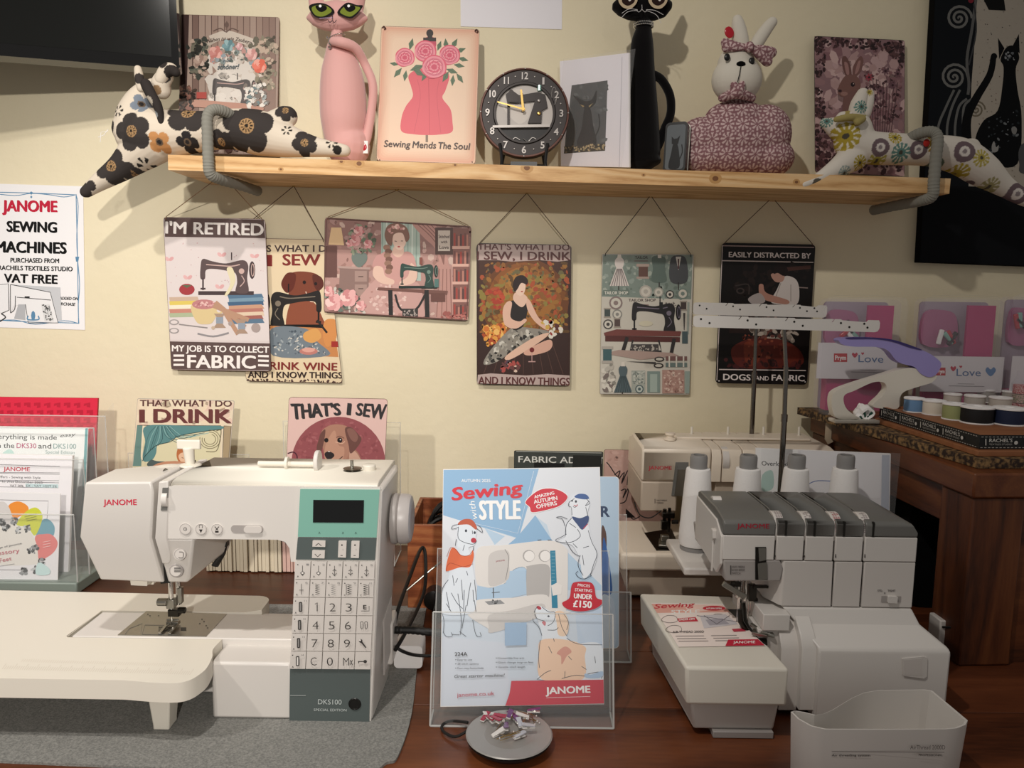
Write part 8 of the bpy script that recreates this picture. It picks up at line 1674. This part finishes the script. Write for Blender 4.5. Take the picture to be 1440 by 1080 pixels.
def tray():
    r = empty('ribbon_tray', SMX @ Matrix.Translation((0, 0, z3)), 'wooden tray edged with black printed ribbon, holding thread reels', 'tray')
    x0, y0, y1, x1, h = ct.x + .002, ct.y, min(cb.y, SLEN - .11), .50, .0225
    MB().bb((x0, y0, .0003), (x1, y1, .0195)).build('tray_floor', MATS['board_wood'], r)
    for q in (((x0, y0, .0196), (x1, y0 + .006, h)), ((x0, y1 - .006, .0196), (x1, y1, h)), ((x0, y0 + .006, .0196), (x0 + .006, y1 - .006, h)), ((x1 - .006, y0 + .006, .0196), (x1, y1 - .006, h))): MB().bb(*q).build('tray_side', MATS['board_wood'], r)
    mat('black_ribbon', '121314', rough=.6)
    m = MB(); m.bb((x0 - .0008, y0 - .0008, .001), (x1, y0, h - .0005)); m.bb((x0 - .0008, y0, .001), (x0, y1, h - .0005)); m.build('ribbon', MATS['black_ribbon'], r)
    for face in (0, 1):
        def uv(x, y): return (x, h - y)
        A = Art(uv, .0012, .00004)
        L = (y1 - y0) if face else .30
        n = int(L / .006)
        for k in range(n):
            for zz in (.0032, h - .0030): A.line([(k * .006 + .001, zz), (k * .006 + .0045, zz)], .0008, 'b8b4ac', False, keep=True)
        for k in range(int(L / .062)):
            x = .006 + k * .062
            A.text("RACHEL'S", (x + .008, h - .0115), (x + .044, h - .0115), .0055, 'c0bcb4', .02); A.text('TEXTILES STUDIO', (x + .008, h - .0068), (x + .044, h - .0068), .0026, 'a8a49c', 0); A.ell(x + .050, h - .0105, .003, .003, 'c0bcb4'); A.line([(x + .002, .006), (x + .003, .016)], .0016, 'c0bcb4', False)
        if face == 0: A.mb.v = [Vector((x0 + p.x, y0 - p.z, p.y)) for p in A.mb.v]
        else: A.mb.v = [Vector((x0 - p.z, y1 - p.x, p.y)) for p in A.mb.v]
        A.mb.build('ribbon_print', MATS['print_matte'], r, smooth=False)
tray()
def reel(px, py, rpx, h, col, label):
    z = DZ + z3 + .0198; p = PZ(px, py, z); d = p.y + 1.63; rr = rpx / 1082 * (d * .99 + .03)
    p = p + Vector((0, rr, 0)); k = 'reel_' + col; mat(k, col, rough=.7, bump=(300, .3, .0006, (1, 1, 8)))
    r = empty('thread_reel', (p.x, p.y, z), label, 'thread reel', 'thread reels in the ribbon tray')
    m = MB(); m.lathe([(rr, 0), (rr, .002), (rr * .6, .002), (rr * .6, h - .003), (rr, h - .003), (rr, h - .0008), (rr * .93, h), (rr * .3, h), (rr * .25, h - .002), (0, h - .002)], n=28); m.build('reel_core', MATS['paper_white'], r)
    m = MB(); m.lathe([(rr * .93, .0022), (rr * .95, .006), (rr * .95, h - .006), (rr * .93, h - .0032)], n=28); m.build('wound_thread', MATS[k], r)
for a in ((1292, 581, 14, .026, '6a90b8', 'light blue thread reel nearest the white tape in the tray'), (1321, 585, 15.5, .026, 'ddd5c6', 'cream thread reel in the front row of the tray'), (1350, 592, 16, .028, '9aa06c', 'sage green thread reel in the front row of the tray'), (1386, 598, 22, .028, '131214', 'large black thread reel in the front row of the tray'), (1432, 600, 22, .028, '1a2440', 'large navy thread reel at the right edge of the photo'), (1345, 574, 12, .026, 'c9c2b8', 'pale reel behind the cream one in the tray'), (1378, 577, 14, .026, 'b9b4ac', 'pale reel behind the black one in the tray'), (1415, 580, 15, .026, 'c4beb4', 'pale reel behind the gap between black and navy reels'), (1392, 567, 15, .026, 'a8a29c', 'pale reel in the back row of the tray'), (1432, 570, 14, .026, 'b4aea6', 'pale reel in the back row at the photo edge')): reel(*a)
# ---- clear boxes with pink inserts
def craft_box(label, q, y, band, logo, hearts, love, blue=None, z=None):
    mat('magenta_card', 'b8246a', rough=.35); mat('violet_tint', 'd8cce0', rough=.1, alpha=.08); mat('lavender', 'a899a6', rough=.5); mat('soft_pink', 'b0638a', rough=.5); mat('band_card', 'd9d4d8', rough=.55)
    P = [PY(a, b, y) for a, b in q]; x0 = (P[0].x + P[3].x) / 2; x1 = (P[1].x + P[2].x) / 2; z1 = P[0].z; zb = DZ + zl + .0150
    r = empty('craft_box', ((x0 + x1) / 2, y + .025, zb), label, 'craft box'); O = r.location
    m = MB(); m.prism(rrect(x0, zb + .0003, x1, z1, .012), -(y + .05), -y - .001, XZ); m.build('clear_case', MATS['violet_tint'], r, bevel=.003, org=O)
    w = x1 - x0
    m = MB(); m.prism(rrect(x0 + .006, zb + .006, x1 - .006, z1 - .006, .008), -(y + .045), -(y + .040), XZ); m.build('back_tray', MATS['lavender'], r, org=O)
    m = MB(); m.bb((x0 + .008, y + .010, zb + .008), (x1 - .010, y + .035, zb + w * .52)); m.build('pink_insert', MATS['magenta_card'], r, org=O)
    m = MB(); m.prism(cr([(x0 + .012, z1 - .09), (x0 + .012, z1 - .03), (x0 + w * .3, z1 - .022), (x0 + w * .5, z1 - .035), (x0 + w * .5, z1 - .09)], 4, True), -(y + .039), -(y + .030), XZ); m.build('pink_fabric', MATS['soft_pink'], r, org=O)
    m = MB(); m.bb((x0 + w * .58, y + .012, zb + w * .75), (x1 - .008, y + .018, z1 - .012)); m.build('pink_booklet', MATS['magenta_card'], r, org=O)
    rd = random.Random(int(q[0][0])); 
    for k in range(4):
        m = MB(); c = (x0 + w * rd.uniform(.15, .45), y + .018, z1 - w * rd.uniform(.2, .55)); m.box(c, (.009, .006, .03), R=Euler((0, rd.uniform(-1, 1), 0)).to_matrix()); m.build('small_tool', MATS[('paper_white', 'teal_panel', 'dark_metal', 'red_gloss')[k]], r, bevel=.002, org=O)
    B = [PY(a, b, y - .0012) for a, b in band]
    m = MB(); bz0 = (B[2].z + B[3].z) / 2; bz1 = (B[0].z + B[1].z) / 2; bx0 = min(B[0].x, B[3].x); bx1 = max(B[1].x, B[2].x); m.bb((bx0, y - .0012, bz0), (bx1, y - .0004, bz1)); m.build('label_band', MATS['band_card'], r, org=O)
    A = face_art(y - .0012, .0002); A.rect(*logo, 'b02a34'); lw = logo[2] - logo[0]; A.text('Prym', (logo[0] + lw * .1, logo[3] - 3), (logo[2] - lw * .1, logo[3] - 3), (logo[3] - logo[1]) * .55, 'e4dcdc', .03)
    def heart(cx, cy, s, c): A.sp([(cx, cy + s), (cx - s, cy - s * .1), (cx - s * .6, cy - s * .8), (cx, cy - s * .35), (cx + s * .6, cy - s * .8), (cx + s, cy - s * .1)], c)
    heart(*hearts[0], 4, 'b02a44'); heart(*hearts[1], 2, 'b02a44'); A.text('Love', love[0], love[1], 10.5, '4a6c9c', .005)
    if blue: heart(*blue, 7.2, '4f7cb0')
    cx = (love[0][0] + love[1][0]) / 2; A.line([(cx - 28, love[0][1] + 14), (cx + 22, love[0][1] + 15)], .8, '8a8488', False); A.line([(cx - 15, love[0][1] + 11), (cx + 8, love[0][1] + 11.5)], .7, '9a9498', False)
    art_build(A, r, 'band_print')
    m = MB(); m.prism(rrect(x0 - .008, zb + .0005, x1 + .010, z1 + .004, .01), -(y - .003), -(y - .0034), XZ); m.tube([(x0 - .008, y - .003, zb + .001), (x0 - .010, y - .002, z1 - .02), (x0 + .012, y + .01, z1 + .006), ((x0 + x1) / 2, y + .01, z1 + .008), (x1 - .01, y + .01, z1 + .006), (x1 + .012, y - .002, z1 - .01), (x1 + .010, y - .003, zb + .001)], .0006, 5); m.build('clear_bag', MATS['clear_film'], r, org=O)
craft_box('clear craft box of pink sewing bits with a white band, left, behind the purple tool', [(1167, 420), (1263, 420), (1262, 580), (1157, 575)], -.13, [(1151, 481), (1262, 484), (1260, 534), (1151, 532)], (1172.6, 497, 1191.3, 509), ((1202, 499), (1213, 497)), ((1207, 509), (1242, 510)))
craft_box('clear craft box of pink sewing bits with a blue heart, right, behind the reels', [(1303, 420), (1403, 421), (1410, 566), (1297, 564)], -.13, [(1297.6, 500.6), (1409, 502), (1408, 552), (1297, 550.5)], (1316, 517, 1329.5, 528), ((1340.5, 518), (1351, 515.5)), ((1345, 528.5), (1379, 529)), (1393, 522))
craft_box('clear craft box cut off by the right edge of the photo', [(1423, 417), (1500, 418), (1500, 565), (1423, 563)], -.14, [(1424, 500.6), (1500, 502), (1500, 552), (1424, 550.5)], (1460, 517, 1472, 528), ((1480, 518), (1484, 515.5)), ((1484, 528.5), (1496, 529)))
p = PY(1437, 560, -.175); r = empty('small_bottle', (p.x, -.175, DZ + zl + .0149), 'small clear bottle of red and green beads at the right edge', 'bottle'); hh = PY(1437, 522, -.175).z - DZ - zl - .015
m = MB(); m.lathe([(.017, .0003), (.019, .004), (.019, hh * .75), (.012, hh * .9), (.012, hh)], n=24); m.build('glass', MATS['violet_tint'], r)
for k, c_ in enumerate(('5f7a5c', 'a8484c', '7a8a68', 'b0484c')): m = MB(); m.cyl((0, 0, .002 + hh * .18 * k), (0, 0, .001 + hh * .18 * (k + 1)), .0165, 20); m.build('bead_layer', mat('bead_' + c_, c_, rough=.5, noise=(400, 'd8b8b0', .4, .6)), r)
# ---- purple and white tool
def tool():
    def X(a, b): return (1120 + a / 3.856, 380 + b / 3.856)
    y = -.215; zb = DZ + zl + .0150
    r = empty('cutting_tool', (PY(1220, 560, y).x, y, zb), 'white hand press tool with a long purple lever on the wooden stand', 'tool'); O = r.location
    mat('purple_plastic', '9c92cc', rough=.3); mat('purple_dark', '3a2f6c', rough=.4)
    def pl(L, d0, d1, m, name, bev=.003, sm=True):
        pts = [PY(*X(*p), y) for p in (cr(L, 4, True) if sm else L)]; MB().prism([(p.x, p.z) for p in pts], -(y + d1), -(y + d0), XZ).build(name, MATS[m], r, bevel=bev, org=O)
    pl([(215, 378), (250, 365), (400, 364), (500, 378), (600, 408), (690, 442), (750, 482), (766, 512), (740, 560), (700, 576), (655, 556), (620, 520), (560, 505), (520, 482), (480, 434), (420, 414), (300, 412), (240, 402)], -.012, .012, 'purple_plastic', 'lever', .004)
    pl([(262, 362), (400, 362), (520, 378), (660, 428), (600, 418), (500, 384), (400, 370), (270, 370)], -.0135, -.0118, 'purple_dark', 'lever_groove', .0002)
    pl([(180, 690), (205, 650), (300, 612), (450, 566), (560, 532), (630, 530), (690, 572), (745, 566), (720, 604), (640, 630), (570, 655), (545, 690), (535, 745), (445, 745), (400, 730), (450, 680), (475, 640), (460, 606), (400, 605), (300, 650), (250, 672), (244, 710), (262, 750), (300, 780), (330, 800), (215, 800), (185, 760)], -.010, .010, 'warm_white_plastic', 'frame', .003)
    p0 = PY(*X(190, 798), y); p1 = PY(*X(600, 745), y); MB().bb((p0.x, y - .016, zb + .0003), (p1.x, y + .016, zb + .007)).build('foot', MATS['warm_white_plastic'], r, bevel=.002, org=O)
    pl([(640, 620), (662, 620), (662, 690), (640, 690)], -.004, .004, 'steel', 'pin', .0005, False)
tool()
p = PZ(1216, 594, DZ + zl + .0149); r = empty('crumpled_tape', (p.x, p.y + .01, DZ + zl + .0149), 'crumpled white tape roll with dark green print beside the tray', 'tape')
m = MB(); rd = random.Random(8)
for k in range(5): m.tube(cr([(rd.uniform(-.012, .012), rd.uniform(-.01, .01), .004 + .006 * i + rd.uniform(-.001, .002)) for i in range(5)], 4), [(.009, .004)] * 17, 8)
m.build('folds', MATS['paper_white'], r)
for k in range(4): m = MB(); m.box((-.008 + k * .0055, -.0125, .008 + (k % 2) * .008), (.003, .004, .010), R=Euler((.1, .4 * (k - 1.5), 0)).to_matrix()); m.build('green_print', mat('dark_green', '1f4a3c', rough=.5), r)
m = MB(); a = onstand(1170, 583, 1.0605); M2 = SMX; m.tube([M2 @ Vector((a.x + .010, a.y, zl + .0162)), M2 @ Vector((-.006, a.y, zl + .0170)), M2 @ Vector((-.010, a.y, zl + .006)), M2 @ Vector((-.010, a.y, zl - .034)), M2 @ Vector((-.004, a.y, zl - .042))], [(.0012, .006)] * 5, 8, flat=(1, 0, 0))
o = m.build('strap_loop', mat('beige_strap', 'b8a58c', rough=.7), org=M2 @ Vector((0, a.y, zl))); tag(o, 'beige strap loop hanging over the back edge of the stand', 'strap')
# black bag added to fill the dark void under the stand; socket and lead
def filler():
    p = SMX @ Vector((.30, .33, 0)); r = empty('dark_filler', (p.x, p.y, DZ), 'black soft bag added to darken the void under the wooden stand', 'filler')
    m = MB(); m.prism(rrect(-.25, .0006, .22, .205, .04), -.13, .13, XZ); o = m.build('filler_body', MATS['black_fabric'], r, bevel=.02, seg=3)
    m = MB(); m.tube([(-.12, -.12, .20), (-.10, -.13, .215), (.0, -.13, .222), (.08, -.13, .21), (.1, -.12, .20)], .004, 8); m.build('filler_handle', MATS['black_fabric'], r)
filler()
p = PZ(1318, 915, DZ + .001); r = empty('wall_adaptor', (p.x + .006, p.y, DZ), 'white adaptor block with black lead between the overlocker and the stand leg', 'adaptor')
MB().bb((-.012, -.012, .0004), (.020, .02, .055)).build('block', MATS['white_panel'], r, bevel=.002)
m = MB(); m.tube(cr([(-.008, -.012, .045), (.002, -.03, .050), (.010, -.034, .03), (.012, -.034, .004)], 5), .0018, 6); m.build('lead', MATS['black_rubber'], r)

# ---------------------------------------------------------------- pieces carried by parts become their children
NEST = {'display': 'teal_screen_panel', 'screen_marks': 'teal_screen_panel', 'jack_hole': 'lower_panel', 'model_print': 'lower_panel', 'slider_knob': 'speed_slider', 'start_stop_face': 'start_stop_button', 'start_stop_print': 'start_stop_button', 'reverse_print': 'reverse_button', 'tension_window': 'thread_guide_cover', 'hand_wheel_collar': 'hand_wheel', 'spool_cap': 'spool_pin', 'grip_recess': 'grip_recess_rim', 'slide_lever': 'slide_track', 'threading_lever': 'threading_recess', 'thread_holes': 'thread_guide_bar', 'face_embroidery': 'head', 'eye': 'head', 'nose': 'head', 'mouth_stitch': 'head', 'ear': 'head', 'bow': 'head', 'tag_heart': 'hanging_tag', 'band_print': 'label_band', 'ribbon_print': 'ribbon', 'polished_edges': 'back_panel', 'dial_picture': 'dial', 'relief_machine': 'dial', 'relief_trim': 'dial', 'relief_spool': 'dial', 'numerals': 'rim', 'outer_ring': 'rim', 'lid_picture': 'tin_body', 'head_latch': 'head_side_cover', 'pocket_edge': 'pocket_panel', 'plate_markings': 'needle_plate', 'socket_housing': 'pillar', 'vent_slots': 'pillar', 'keypad_print': 'panel_frame', 'ruler_marks': 'table_top', 'dial_numbers': 'tension_dial', 'needle': 'needle_clamp', 'cord_knot': 'plate', 'print': 'plate'}
for root in [o for o in S.objects if o.parent is None and o.children]:
    kids = {}
    for ch in root.children: kids.setdefault(ch.name.split('.')[0], []).append(ch)
    for cn, pn in NEST.items():
        if cn in kids and pn in kids:
            for k, ch in enumerate(kids[cn]): ch.parent = kids[pn][min(k, len(kids[pn]) - 1)]
